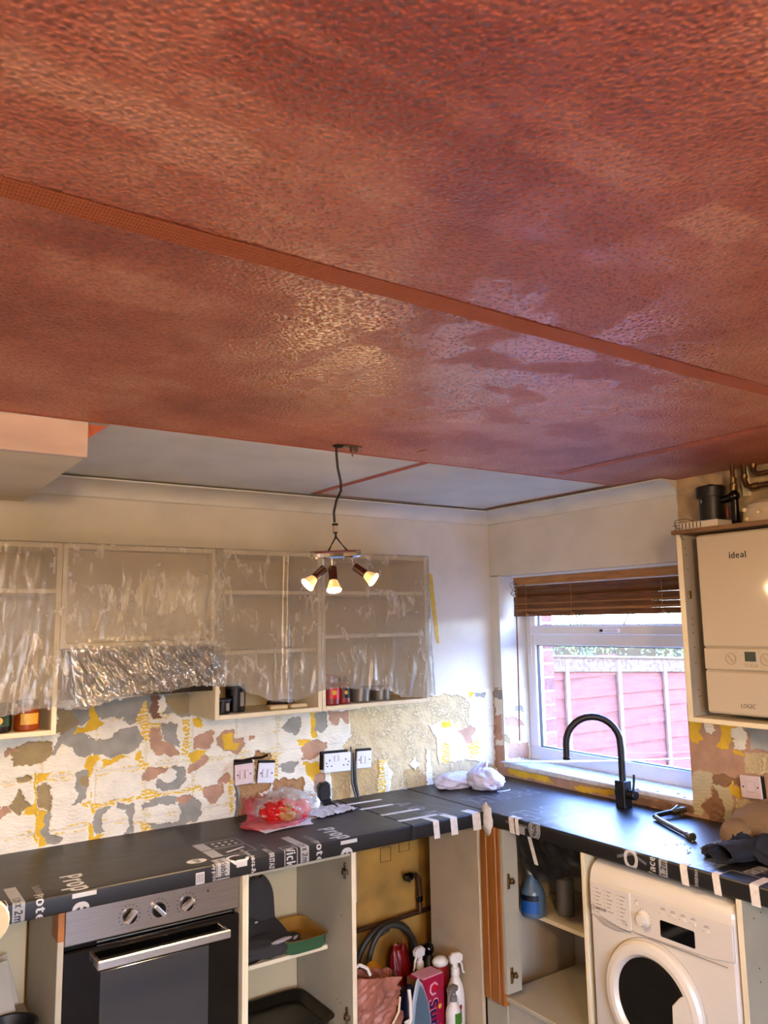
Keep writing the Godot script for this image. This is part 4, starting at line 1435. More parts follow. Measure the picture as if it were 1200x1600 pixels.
# ---------------------------------------------------------------- wall cupboards and their dust sheets
func cupboard(label: String, x0: float, x1: float, y0: float, y1: float, shelves: Array, n := "wall_cabinet") -> Node3D:
	var t := thing(n, label, "cabinet", Vector3((x0 + x1) / 2, y0, 0), 0.0, "doorless wall cupboards")
	var w := (x1 - x0) / 2
	var h := y1 - y0
	var D := 0.292
	part("back_panel", mb().span(-w + 0.01, w - 0.01, 0.0, h, 0.006, 0.016), M.carcass_back, t)
	part("side_panel", mb().span(-w, -w + 0.018, 0.0, h, 0.008, D), M.carcass_edge, t)
	part("side_panel", mb().span(w - 0.018, w, 0.0, h, 0.008, D), M.carcass_edge, t)
	part("top_panel", mb().span(-w + 0.018, w - 0.018, h - 0.018, h, 0.008, D), M.carcass_edge, t)
	part("bottom_panel", mb().span(-w + 0.018, w - 0.018, 0.0, 0.018, 0.008, D), M.carcass_edge, t)
	for y in shelves:
		part("shelf", mb().span(-w + 0.018, w - 0.018, y - y0 - 0.016, y - y0, 0.016, D - 0.012), M.carcass_edge, t)
	return t

func wall_units() -> void:
	var FXM := Basis(Vector3(0, 0, 1), Vector3(0, 1, 0), Vector3(-1, 0, 0))
	var FXP := Basis(Vector3(0, 0, -1), Vector3(0, 1, 0), Vector3(1, 0, 0))
	var t := cupboard("doorless wall cupboard at the left edge, amber jars on its bottom", -2.93, -2.328, 1.362, 2.042, [1.876])
	hinge_plate(t, Vector3(0.283, 0.115, 0.255), FXM, M.plate_white)
	hinge_plate(t, Vector3(0.283, 0.60, 0.255), FXM, M.plate_white)
	t = cupboard("shorter wall cupboard above the sheeted cooker hood", -2.326, -1.736, 1.66, 2.042, [])
	part("inner_board", mb().span(-0.276, 0.276, 0.02, 0.362, 0.235, 0.25), M.carcass_back, t)
	hinge_plate(t, Vector3(-0.277, 0.27, 0.27), FXP, M.plate_white)
	t = cupboard("doorless wall cupboard right of the cooker hood, black tubs on its bottom", -1.734, -1.248, 1.362, 2.042, [1.876, 1.632])
	hinge_plate(t, Vector3(-0.225, 0.105, 0.255), FXP, M.plate_white)
	hinge_plate(t, Vector3(-0.225, 0.60, 0.255), FXP, M.plate_white)
	t = cupboard("doorless wall cupboard nearest the window corner, red jars on its bottom", -1.246, -0.664, 1.362, 2.042, [1.876, 1.684])
	t = thing("cooker_hood", "dark steel cooker hood behind crinkled sheeting between the wall cupboards", "cooker hood", Vector3(-2.031, 1.48, 0))
	part("body", mb().span(-0.28, 0.28, 0.03, 0.178, 0.01, 0.285, 0.004), M.steel, t)
	part("visor", mb().prism([[-0.285, 0.0], [0.285, 0.0], [0.285, 0.17], [-0.285, 0.17]], 0.285, 0.298, 0.003), M.roast_metal, t)
	part("filter", mb().span(-0.26, 0.26, 0.018, 0.030, 0.03, 0.27), M.steel, t)
	# what stands on the cupboard bottoms
	jar("glass jar of amber spread with round label under the left sheet", Vector3(-2.415, 1.380, 0.235), 0.042, 0.105, M.amber, M.jar_dark, M.label_yellow)
	jar("dark jar with green label beside the amber jar", Vector3(-2.505, 1.380, 0.235), 0.040, 0.10, M.jar_dark, M.black_gloss, M.label_green)
	jar("dark jar farthest left under the sheet", Vector3(-2.60, 1.380, 0.225), 0.040, 0.10, M.jar_dark, M.black_gloss, M.label_navy)
	tub("small black pot half hidden behind the white hinge plate", Vector3(-1.680, 1.380, 0.235), 0.034, 0.06)
	tub("black lidded tub with small white label", Vector3(-1.610, 1.380, 0.205), 0.042, 0.112)
	for i in 2:
		var b := mb()
		b.box(Vector3(0, 0.012, 0), Vector3(0.080, 0.018 - 0.002 * i, 0.045), 0.004)
		solo("plastic_clip", b, M.plastic_cream, ["cream flat plastic clip left of its pair on the cupboard bottom", "cream flat plastic clip nearer the cupboard divider"][i], "clip", "cream clips on the cupboard bottom", Vector3(-1.437 + 0.094 * i, 1.378, 0.245), -0.1 + 0.1 * i)
	t = solo("dark_packet", mb().box(Vector3(0, 0.016, 0), Vector3(0.12, 0.032, 0.05), 0.008), M.jar_dark, "dark brown packet behind the cream clips", "packet", "", Vector3(-1.39, 1.381, 0.185))
	jar("red jar with paler label beside the divider", Vector3(-1.175, 1.380, 0.245), 0.038, 0.13, M.red, M.red, M.red_bright)
	jar("dark red jar behind the bright red one", Vector3(-1.105, 1.380, 0.235), 0.030, 0.12, M.red, M.jar_dark, M.jar_dark)
	for i in 2:
		var b := mb()
		b.lathe([[0.0, 0.0, 1], [0.046, 0.0, 1], [0.047, 0.003, 1], [0.0455, 0.006, 1], [0.0455, 0.060, 1], [0.047, 0.063, 1], [0.046, 0.066, 1], [0.0, 0.064, 1]], 28)
		solo("food_tin", b, M.tin_grey, ["grey tin next to the red jars", "grey tin nearer the end of the cupboard"][i], "tin", "grey tins on the cupboard bottom", Vector3(-1.005 + 0.112 * i, 1.380, 0.215))

func jar(label: String, at: Vector3, r: float, h: float, body: Material, lid: Material, paper: Material) -> void:
	var t := thing("jar", label, "jar", at, 0.0, "jars in the wall cupboards")
	var b := mb()
	b.lathe([[0.0, 0.0, 1], [r * 0.9, 0.0, 1], [r, 0.006, 1], [r, h * 0.62, 1], [r * 0.8, h * 0.74, 1], [r * 0.78, h * 0.8, 1], [0.0, h * 0.8, 1]], 28)
	part("glass_body", b, body, t)
	b = mb()
	b.lathe([[r * 0.78, h * 0.78, 1], [r * 0.86, h * 0.79, 1], [r * 0.86, h * 0.985, 1], [r * 0.8, h, 1], [0.0, h, 1]], 28)
	part("lid", b, lid, t)
	b = mb()
	var rr := r + 0.0008
	b.sheet(14, 1, func(u: float, v: float) -> Vector3:
		var a := lerpf(0.9, 2.4, u)
		return Vector3(-rr * cos(a), lerpf(h * 0.58, h * 0.22, v), rr * sin(a)), 0.0004)
	part("label", b, paper, t)
	b = mb()
	b.cyl(Vector3(-r * 0.15, h * 0.42, r + 0.0002), Vector3(-r * 0.15, h * 0.42, r + 0.0016), r * 0.3, 18)
	part("label_badge", b, M.label_yellow, t)

func tub(label: String, at: Vector3, r: float, h: float) -> void:
	var t := thing("tub", label, "tub", at, 0.0, "black tubs in the wall cupboard")
	part("pot", mb().lathe([[0.0, 0.0, 1], [r * 0.92, 0.0, 1], [r * 0.95, 0.004, 1], [r, h * 0.86, 1], [0, h * 0.86, 1]], 28), M.black_gloss, t)
	part("lid", mb().lathe([[r * 0.9, h * 0.85, 1], [r * 1.04, h * 0.85, 1], [r * 1.04, h * 0.97, 1], [r * 0.98, h, 1], [0, h, 1]], 28), M.black_matt, t)
	var b := mb()
	b.sheet(6, 1, func(u: float, v: float) -> Vector3:
		var a := lerpf(1.0, 1.5, u)
		return Vector3(r * 1.0 * cos(a), lerpf(h * 0.72, h * 0.22, v), r * 1.0 * sin(a)), 0.0005)
	part("label", b, M.print_grey, t)

func lerp_list(L: Array, x: float) -> float:     # L of [x, y], x rising
	if x <= L[0][0]:
		return L[0][1]
	for i in L.size() - 1:
		if x <= L[i + 1][0]:
			return lerpf(L[i][1], L[i + 1][1], smoothstep(0.0, 1.0, (x - L[i][0]) / (L[i + 1][0] - L[i][0])))
	return L[-1][1]

func dust_sheets() -> void:
	var n1 := noise(5.0, 301, 3)
	var n2 := noise(16.0, 302, 3)
	var cr := noise(38.0, 303, 2)
	# left sheet: over the left cupboard, the hood cupboard and the hood
	var low := [[-2.95, 1.40], [-2.60, 1.425], [-2.515, 1.440], [-2.33, 1.463], [-2.25, 1.445], [-2.10, 1.476], [-1.96, 1.487], [-1.84, 1.503], [-1.70, 1.496]]
	var b := mb()
	var fall := func(x: float, y: float, ylow: float, edge: bool) -> float:
		# how far the film stands off the cupboard fronts
		var free := smooth(1.75, 1.45, y)
		var pull := n1.get_noise_2d(x * 2.2 + (2.0 - y) * 0.35, y * 0.25) * (0.003 + 0.012 * free) + n2.get_noise_2d(x * 1.6 + (2.0 - y) * 0.2, y * 0.3) * (0.001 + 0.004 * free)
		return 0.302 + absf(pull) + 0.004 * free
	b.sheet(230, 120, func(u: float, v: float) -> Vector3:
		var x := lerpf(-2.95, -1.705, u)
		var yl: float = lerp_list(low, x) + 0.004 * cr.get_noise_1d(x * 2.0) + 0.006 * n2.get_noise_1d(x * 2.0)
		if v < 0.06:      # lies on the cupboard tops
			return Vector3(x, 2.0455 + 0.001 * n2.get_noise_1d(x), lerpf(0.22, 0.300, v / 0.06))
		var y := lerpf(2.044, yl, (v - 0.06) / 0.94)
		var z: float = fall.call(x, y, yl, false)
		var hood := smooth(-2.30, -2.22, x) * smooth(1.70, 1.64, y)
		z += hood * (0.010 + 0.010 * cr.get_noise_2d(x, y) + 0.007 * n2.get_noise_2d(x * 1.5, y * 1.5))
		return Vector3(x, y, z))
	var ds := solo("dust_sheet", b, M.film, "clear plastic dust sheet over the left wall cupboards and cooker hood", "plastic sheet", "plastic dust sheets over the wall cupboards")
	b = mb()
	b.sheet(150, 56, func(u: float, v: float) -> Vector3:
		var x := lerpf(-2.285, -1.715, u) + 0.03 * (v - 0.5)
		var y := lerpf(1.672 - 0.02 * u, lerp_list(low, x) + 0.012 + 0.006 * cr.get_noise_1d(x * 3.0), v)
		var k := minf(1.0, minf(u, 1.0 - u) * 12.0)
		return Vector3(x, y, 0.322 + k * (0.008 * cr.get_noise_2d(x * 0.9 + y * 0.45, y * 0.34) + 0.018 * n2.get_noise_2d(x * 1.8 + y * 0.8, y * 0.6) + 0.010)))
	part("crinkled_fold", b, M.film_shiny, ds, "shiny crinkled double layer over the hood")
	# right sheet: over the two right cupboards, then back to the wall
	low = [[-1.76, 1.496], [-1.652, 1.492], [-1.58, 1.455], [-1.48, 1.420], [-1.40, 1.410], [-1.36, 1.423], [-1.27, 1.449], [-1.20, 1.455], [-0.94, 1.434], [-0.80, 1.390], [-0.66, 1.383]]
	b = mb()
	b.sheet(220, 110, func(u: float, v: float) -> Vector3:
		var s := lerpf(-1.745, -0.36, u)
		var x := minf(s, -0.662)
		var over := maxf(0.0, s + 0.662) / 0.302          # 0..1 from the cupboard's end back to the wall
		var yl: float = lerp_list(low, x) + 0.004 * n2.get_noise_1d(x * 2.0)
		if over > 0.0:
			yl = lerpf(1.383, 1.368, over)
		if v < 0.06 and over <= 0.0:
			return Vector3(x, 2.046 + 0.004 * smooth(-1.2, -0.7, x) + 0.001 * n2.get_noise_1d(x), lerpf(0.18, 0.301, v / 0.06))
		var y := lerpf(2.046 - 0.04 * over, yl, clampf((v - 0.06) / 0.94, 0, 1))
		var z: float = fall.call(x, y, yl, false)
		# the long fold a third of the way along
		z += 0.016 * exp(-pow((x + 1.42 + 0.02 * (2.0 - y)) / 0.010, 2.0)) + 0.010 * exp(-pow((x + 0.99) / 0.014, 2.0)) * smooth(1.7, 1.5, y)
		if over > 0.0:
			var q := Vector3(-0.656, y, 0.30).lerp(Vector3(-0.475 + 0.10 * (2.0 - y), y, 0.004), over)
			return q + Vector3(0.008, 0, 0.006) * (n1.get_noise_2d(y * 3.0, over) + 0.6) * sin(over * PI)
		return Vector3(x, y, z))
	solo("dust_sheet", b, M.film, "clear plastic dust sheet over the two right wall cupboards with one long fold", "plastic sheet", "plastic dust sheets over the wall cupboards")
	b = mb()
	b.sheet(4, 24, func(u: float, v: float) -> Vector3:
		var y := lerpf(1.985, 1.62, v)
		var w := 0.040 - 0.026 * v
		return Vector3(-0.447 + 0.062 * v + w * u + 0.003 * n2.get_noise_1d(y * 4.0), y, 0.0022 + 0.0006 * u), 0.0005)
	solo("masking_tape", b, M.tape_yellow, "yellow masking tape strip holding the right sheet to the wall", "tape")
# ---------------------------------------------------------------- hanging spotlights, boiler, window fittings
func spot_head(t: Node3D, at: Vector3, dir: Vector3, plate: Vector3, power := 1.0) -> void:
	var d := dir.normalized()
	var b := mb()
	b.tube([plate, plate.lerp(at, 0.55), at], 0.0042, 8)
	b.cyl(at - Vector3(0, 0.004, 0), at + Vector3(0, 0.006, 0), 0.0075, 10)
	part("arm", b, M.chrome, t, "short chrome stem")
	b = mb()
	b.cyl(at - d * 0.004, at + d * 0.046, 0.0145, 20)
	var h := part("lamp_holder", b, M.mirror_brown, t, "brushed metal lamp holder")
	b = mb()
	var x := d.cross(Vector3.UP).normalized()
	var tf := Transform3D(Basis(x, d, x.cross(d)), at + d * 0.044)
	b.lathe([[0.0, 0.0, 1], [0.012, 0.0, 1], [0.015, 0.006, 1], [0.0235, 0.030, 1], [0.0250, 0.034, 1]], 24, tf)
	part("reflector_bulb", b, M.bulb_glass, h, "glowing glass reflector")
	b = mb()
	b.lathe([[0.0250, 0.0335, 1], [0.0235, 0.0375, 1], [0.0, 0.0385, 1]], 24, tf)
	part("bulb_face", b, M.bulb_glow, h, "bright lit bulb face")
	var l := SpotLight3D.new()
	l.name = "spot_light"
	t.add_child(l, true)
	l.look_at_from_position(t.position + at + d * 0.090, t.position + at + d * 0.5)
	var o := OmniLight3D.new()
	o.name = "bulb_light"
	t.add_child(o, true)
	o.position = at + d * 0.0805
	o.light_color = Color(1.0, 0.84, 0.63)
	o.light_energy = BULB_E
	o.light_size = 0.02
	o.omni_range = 12.0
	o.omni_attenuation = 2.0
	o.shadow_enabled = true
	l.light_color = Color(1.0, 0.84, 0.63)
	l.light_energy = SPOT_E * power
	l.light_size = 0.024
	l.spot_angle = 68.0
	l.spot_angle_attenuation = 0.9
	l.spot_range = 12.0
	l.spot_attenuation = 2.0
	l.shadow_enabled = true

func pendant() -> void:
	var t := thing("spotlight_bar", "chrome three-lamp spotlight bar hanging by its bare cable from the pink ceiling", "ceiling light", Vector3(-1.63, 1.975, 1.06))
	var b := mb()
	b.tube([Vector3(0.005, H - 1.980, 0.0), Vector3(0.006, 0.33, 0.0), Vector3(0.010, 0.285, 0), Vector3(0.022, 0.235, 0), Vector3(0.022, 0.205, 0), Vector3(0.004, 0.17, 0), Vector3(-0.006, 0.13, 0), Vector3(-0.004, 0.095, 0)], 0.0042, 8)
	part("cable", b, M.black_purple, t, "dark bare flex")
	b = mb()
	b.box(Vector3(-0.002, 0.076, 0), Vector3(0.014, 0.030, 0.012), 0.002)
	var c := part("connector", b, M.washer_grey, t, "terminal block")
	b = mb()
	b.box(Vector3(-0.003, 0.088, 0.002), Vector3(0.016, 0.008, 0.014), 0.001).box(Vector3(-0.001, 0.061, 0.0), Vector3(0.012, 0.006, 0.012), 0.001)
	part("connector_ends", b, M.black_matt, c)
	for q in [[-0.035, 0.003], [-0.022, -0.01], [0.045, 0.006], [0.06, -0.004]]:
		b = mb()
		var x1: float = q[0]
		b.tube([Vector3(0.0, 0.062, q[1] * 0.3), Vector3(0.001, 0.046, q[1] * 0.6), Vector3(x1 * 0.45, 0.022, q[1]), Vector3(x1 * 0.85, 0.002, q[1]), Vector3(x1, -0.012, q[1])], 0.0018, 6)
		part("wire", b, M.black_purple, t)
	# plate: a long rounded pan, tilted
	var tilt := Basis(Vector3(0, 0, 1), 0.09) * Basis(Vector3(0, 1, 0), 0.25) * Basis(Vector3(1, 0, 0), 0.10)
	b = mb()
	var pl := []
	for k in 24:
		var a := TAU * k / 24
		pl.append([0.072 * signf(cos(a)) * minf(1.0, absf(cos(a)) * 3.0) * (1.0 if absf(cos(a)) > 0.02 else 0.0) + 0.036 * cos(a), 0.036 * sin(a)])
	b.xf = Transform3D(tilt * Basis(Vector3(1, 0, 0), PI / 2), Vector3(0, -0.012, 0))
	b.prism(pl, -0.011, 0.011, 0.005)
	part("ceiling_plate", b, M.chrome, t, "polished oblong mounting plate")
	b = mb()
	b.xf = Transform3D(tilt, Vector3(0, -0.0004, 0))
	b.box(Vector3.ZERO, Vector3(0.19, 0.002, 0.055), 0.0008)
	part("plate_back", b, M.red, t)
	spot_head(t, Vector3(-0.047, -0.062, 0.0), Vector3(-0.74, -0.66, -0.07), tilt * Vector3(-0.062, -0.012, 0))
	spot_head(t, Vector3(-0.020, -0.058, 0.01), Vector3(-0.10, -0.92, 0.30), tilt * Vector3(-0.024, -0.012, 0.004))
	spot_head(t, Vector3(0.076, -0.052, 0.0), Vector3(0.50, -0.56, 0.62), tilt * Vector3(0.066, -0.012, 0), 0.65)
	# bracket left on the ceiling
	t = thing("ceiling_hook_plate", "small bent metal bracket screwed to the ceiling beside the lamp cable", "bracket", Vector3(-1.60, H - 0.008, 1.105))
	part("bracket", mb().box(Vector3(0.01, -0.003, 0), Vector3(0.07, 0.004, 0.022), 0.001).box(Vector3(0.018, -0.012, 0), Vector3(0.026, 0.016, 0.016), 0.002), M.nickel, t)
	part("screw", mb().cyl(Vector3(0.012, -0.036, 0), Vector3(0.012, -0.016, 0), 0.003, 8), M.nickel, t)
	b = mb()
	b.lathe([[0.0, -0.006, 1], [0.016, -0.005, 1], [0.022, 0.0, 1]], 16, Transform3D(Basis(), Vector3(-0.030, 0.001, -0.02)))
	part("cable_hole", b, M.hole_black, t)
	# added fill lamp, unseen behind the viewer, to brighten the room
	t = thing("ceiling_lamp", "added frosted round fill lamp, unseen behind the viewer", "ceiling light", Vector3(-3.1, H - 0.01, 4.40))
	part("lamp_base", mb().lathe([[0.0, -0.03, 1], [0.10, -0.03, 1], [0.10, 0.0, 1]], 24), M.plastic_white, t)
	part("lamp_globe", mb().lathe([[0.0, -0.16, 1], [0.06, -0.15, 1], [0.105, -0.11, 1], [0.12, -0.07, 1], [0.10, -0.03, 1]], 24), M.bulb_glow, t)
	var l := OmniLight3D.new()
	l.name = "lamp_light"
	t.add_child(l)
	l.position = Vector3(0, -0.09, 0)
	l.light_color = Color(1.0, 0.84, 0.65)
	l.light_energy = REAR_FILL_E
	l.light_size = 0.11
	l.omni_range = 12.0
	l.omni_attenuation = 2.0
	l.shadow_enabled = true

func boiler() -> void:
	# local x = world z - 1.432, local z = -(world x)
	var t := thing("boiler_cabinet", "cream open-fronted cabinet around the wall boiler", "cabinet", Vector3(0, 1.345, 1.432), TURN_R)
	part("side_panel", mb().span(0.0, 0.018, 0.018, 0.708, 0.004, 0.308), M.boiler_board, t)
	part("panel_edge", mb().span(-0.0005, 0.0215, 0.018, 0.7085, 0.308, 0.3096, 0.0005), M.carcass_edge, t)
	part("top_panel", mb().span(-0.012, 0.56, 0.708, 0.724, 0.004, 0.325), M.cardboard, t, "brown-edged top board")
	part("bottom_panel", mb().span(0.0, 0.56, 0.0, 0.018, 0.004, 0.312), M.carcass_edge, t)
	part("side_panel", mb().span(0.535, 0.553, 0.018, 0.708, 0.004, 0.308), M.boiler_board, t)
	var FP := Basis(Vector3(0, 0, -1), Vector3(0, 1, 0), Vector3(1, 0, 0))
	var holes := []
	for q in [[0.655, 0.285], [0.63, 0.28], [0.575, 0.275], [0.385, 0.27], [0.36, 0.27], [0.33, 0.27], [0.275, 0.268], [0.215, 0.266], [0.115, 0.262], [0.09, 0.262], [0.092, 0.245]]:
		holes.append(Vector3(0.018, q[0], q[1]))
	panel_holes(t, holes, FP)
	part("catch", mb().box(Vector3(0.021, 0.475, 0.278), Vector3(0.006, 0.030, 0.014), 0.001), M.brass, t)
	# boiler
	t = thing("boiler", "cream-white wall-hung gas boiler with grey display window", "boiler", Vector3(0, 1.383, 1.507), TURN_R)
	var bw := 0.395
	part("casing", mb().span(0.0, bw, 0.0, 0.66, 0.01, 0.285, 0.006), M.boiler_white, t)
	part("front_cover", mb().span(0.0, bw, 0.240, 0.66, 0.278, 0.298, 0.007), M.boiler_white, t)
	part("control_strip", mb().span(0.0, bw, 0.158, 0.238, 0.278, 0.297, 0.005), M.boiler_white, t)
	part("lower_cover", mb().span(0.0, bw, 0.0, 0.156, 0.278, 0.298, 0.007), M.boiler_white, t)
	var badge := part("badge", mb().span(0.128, 0.208, 0.556, 0.588, 0.297, 0.2985, 0.0006), M.boiler_white, t, "name badge")
	letters("ideal", 0.030, M.black_matt, badge, Vector3(0.168, 0.573, 0.2988), Basis(), true)
	badge = part("badge", mb().span(0.125, 0.205, 0.024, 0.046, 0.297, 0.2985, 0.0006), M.boiler_white, t)
	letters("LOGIC", 0.020, M.print_dark, badge, Vector3(0.165, 0.035, 0.2988))
	var ds := part("display", mb().span(0.165, 0.207, 0.192, 0.226, 0.2965, 0.2985, 0.001), M.lcd, t, "grey display window")
	part("display_segments", mb().span(0.174, 0.186, 0.200, 0.203, 0.2983, 0.2988, 0).span(0.190, 0.200, 0.212, 0.215, 0.2983, 0.2988, 0), M.print_dark, ds)
	for x in [0.110, 0.244]:
		var b := mb()
		b.tube(ring_pts(Vector3(x, 0.200, 0.2975), 0.021, 24), 0.0008, 5, true)
		part("dial_ring", b, M.print_grey, t)
		b = mb()
		b.cyl(Vector3(x, 0.200, 0.296), Vector3(x, 0.200, 0.300), 0.017, 24)
		var k := part("dial", b, M.boiler_white, t)
		b = mb()
		b.xf = Transform3D(Basis(Vector3(0, 0, 1), 0.7), Vector3(x, 0.200, 0.302))
		b.box(Vector3.ZERO, Vector3(0.005, 0.026, 0.006), 0.001)
		part("grip", b, M.boiler_white, k)
		b = mb()
		b.span(x - 0.028, x - 0.020, 0.224, 0.2255, 0.297, 0.2976, 0).span(x + 0.018, x + 0.027, 0.224, 0.2255, 0.297, 0.2976, 0)
		part("dial_print", b, M.print_grey, t)
	for x in [0.175, 0.199]:
		part("button", mb().box(Vector3(x, 0.178, 0.2975), Vector3(0.018, 0.007, 0.003), 0.001), M.boiler_white, t)
		part("button_outline", mb().tube([Vector3(x - 0.010, 0.173, 0.2975), Vector3(x + 0.010, 0.173, 0.2975), Vector3(x + 0.010, 0.183, 0.2975), Vector3(x - 0.010, 0.183, 0.2975)], 0.0005, 4, true), M.print_grey, t)
	# on top of the cabinet
	t = thing("junction_box", "white slotted wiring box lying on top of the boiler cabinet", "junction box", Vector3(-0.215, 2.069, 1.50))
	part("box_body", mb().box(Vector3(0, 0.017, 0), Vector3(0.10, 0.034, 0.165), 0.004), M.plastic_white, t)
	var b := mb()
	for i in 6:
		b.box(Vector3(-0.0505, 0.020, -0.068 + i * 0.016), Vector3(0.002, 0.022, 0.003), 0)
	part("slots", b, M.print_dark, t)
	t = thing("wires", "thin loose wires curling off the end of the boiler cabinet", "wires", Vector3(-0.26, 2.07, 1.43))
	for i in 4:
		b = mb()
		var s := 0.15 + 0.32 * ((i * 3) % 4)
		b.tube([Vector3(0.03, 0.02 + 0.004 * i, 0.06), Vector3(0.01, 0.045 * s, 0.01), Vector3(-0.02, 0.03 * s + 0.01, -0.015 - 0.005 * i), Vector3(-0.04, 0.004, -0.010 + 0.008 * i), Vector3(-0.064, 0.002 - 0.012 * i, 0.004 + 0.01 * i), Vector3(-0.068, -0.012 * i - 0.005, 0.03 + 0.006 * i)], 0.0012, 5)
		part("wire", b, M.black_purple if i % 2 else M.plastic_grey, t)
	t = thing("filter_canister", "black magnetic filter canister above the boiler, left of the valve", "canister", Vector3(-0.105, 2.069, 1.462))
	part("canister", mb().lathe([[0.0, 0.0, 1], [0.046, 0.0, 1], [0.048, 0.006, 1], [0.048, 0.150, 1], [0.0, 0.150, 1]], 30), M.black_purple, t)
	part("lid", mb().lathe([[0.048, 0.142, 1], [0.057, 0.143, 1], [0.057, 0.182, 1], [0.053, 0.187, 1], [0.014, 0.188, 1], [0.013, 0.196, 1], [0.0, 0.196, 1]], 30), M.black_purple, t)
	part("outlet", mb().tube([Vector3(0, 0.125, 0.03), Vector3(0.0, 0.128, 0.07), Vector3(0.0, 0.135, 0.095)], 0.015, 12), M.black_gloss, t)
	part("sticker", mb().box(Vector3(-0.046, 0.125, -0.016), Vector3(0.004, 0.014, 0.010), 0.001), M.plastic_grey, t)
	t = thing("valve", "black isolating valve with ball ends and brass union above the boiler", "valve", Vector3(-0.105, 2.069, 1.562))
	b = mb()
	b.cyl(Vector3(0, 0.02, 0), Vector3(0, 0.13, 0), 0.015, 16)
	b.blob(Vector3(0, 0.022, 0), Vector3(0.021, 0.021, 0.021), 0, 1, 18).blob(Vector3(0, 0.135, 0), Vector3(0.022, 0.022, 0.022), 0, 1, 18)
	part("valve_body", b, M.black_gloss, t)
	part("red_tap", mb().box(Vector3(-0.008, 0.075, -0.028), Vector3(0.012, 0.045, 0.008), 0.002), M.red, t)
	b = mb()
	b.cyl(Vector3(0, 0.155, 0), Vector3(0, 0.185, 0), 0.016, 6).cyl(Vector3(0, 0.185, 0), Vector3(0, 0.21, 0), 0.012, 14)
	part("union", b, M.brass, t)
	part("riser", mb().tube([Vector3(0, 0.205, 0), Vector3(0, 0.262, 0)], 0.009, 12), M.copper_dull, t)
	# pipes to the right
	t = thing("copper_pipes", "two tarnished copper pipes bending from the ceiling to the right above the boiler", "pipes", Vector3(-0.055, 2.069, 1.58))
	part("pipe", mb().tube([Vector3(0, 0.262, 0), Vector3(0, 0.20, 0), Vector3(0.0, 0.178, 0.006), Vector3(0, 0.170, 0.022), Vector3(0, 0.170, 0.50)], 0.011, 12), M.copper_dull, t)
	part("pipe", mb().tube([Vector3(0.01, 0.262, 0.035), Vector3(0.01, 0.235, 0.035), Vector3(0.01, 0.222, 0.042), Vector3(0.01, 0.218, 0.056), Vector3(0.01, 0.218, 0.50)], 0.010, 12), M.copper_dull, t)
	b = mb()
	for q in [[0.0, 0.205, 0.0], [0.01, 0.244, 0.035]]:
		b.cyl(Vector3(q[0], q[1], q[2]), Vector3(q[0], q[1] + 0.018, q[2]), 0.0135, 14)
	b.cyl(Vector3(0, 0.170, 0.035), Vector3(0, 0.170, 0.055), 0.0135, 14)
	part("solder_joints", b, M.brass, t)
	part("batten", mb().box(Vector3(0.045, 0.20, -0.02), Vector3(0.018, 0.12, 0.030), 0.002), M.carcass_edge, t)
	t = thing("flue_turret", "tan round flue turret with screw caps, right of the black valve", "flue", Vector3(-0.165, 2.069, 1.735))
	b = mb()
	b.lathe([[0.0, 0.0, 1], [0.094, 0.0, 1], [0.096, 0.006, 1], [0.090, 0.055, 1], [0.080, 0.075, 1], [0.060, 0.088, 1], [0.0, 0.092, 1]], 36)
	part("flue_base", b, M.boiler_white, t)
	b = mb()
	for q in [[-0.076, 0.055, -0.052], [-0.084, 0.020, -0.040], [-0.092, 0.04, 0.01]]:
		b.blob(Vector3(q[0], q[1], q[2]), Vector3(0.010, 0.010, 0.010), 0, 1, 14)
	part("screw_caps", b, M.plastic_cream, t)
	b = mb()
	b.tube([Vector3(0.03, 0.07, 0.0), Vector3(0.05, 0.088, 0.005), Vector3(0.10, 0.095, 0.01), Vector3(0.158, 0.095, 0.01)], 0.035, 20)
	part("flue_pipe", b, M.boiler_white, t)
	# wall plate under the boiler
	switch_plate("fused connection switch hanging loose below the boiler", Vector3(-0.020, 1.079, 1.488), TURN_R, 0.086, 0.086, "fused", M.plate_pink, 0.06)

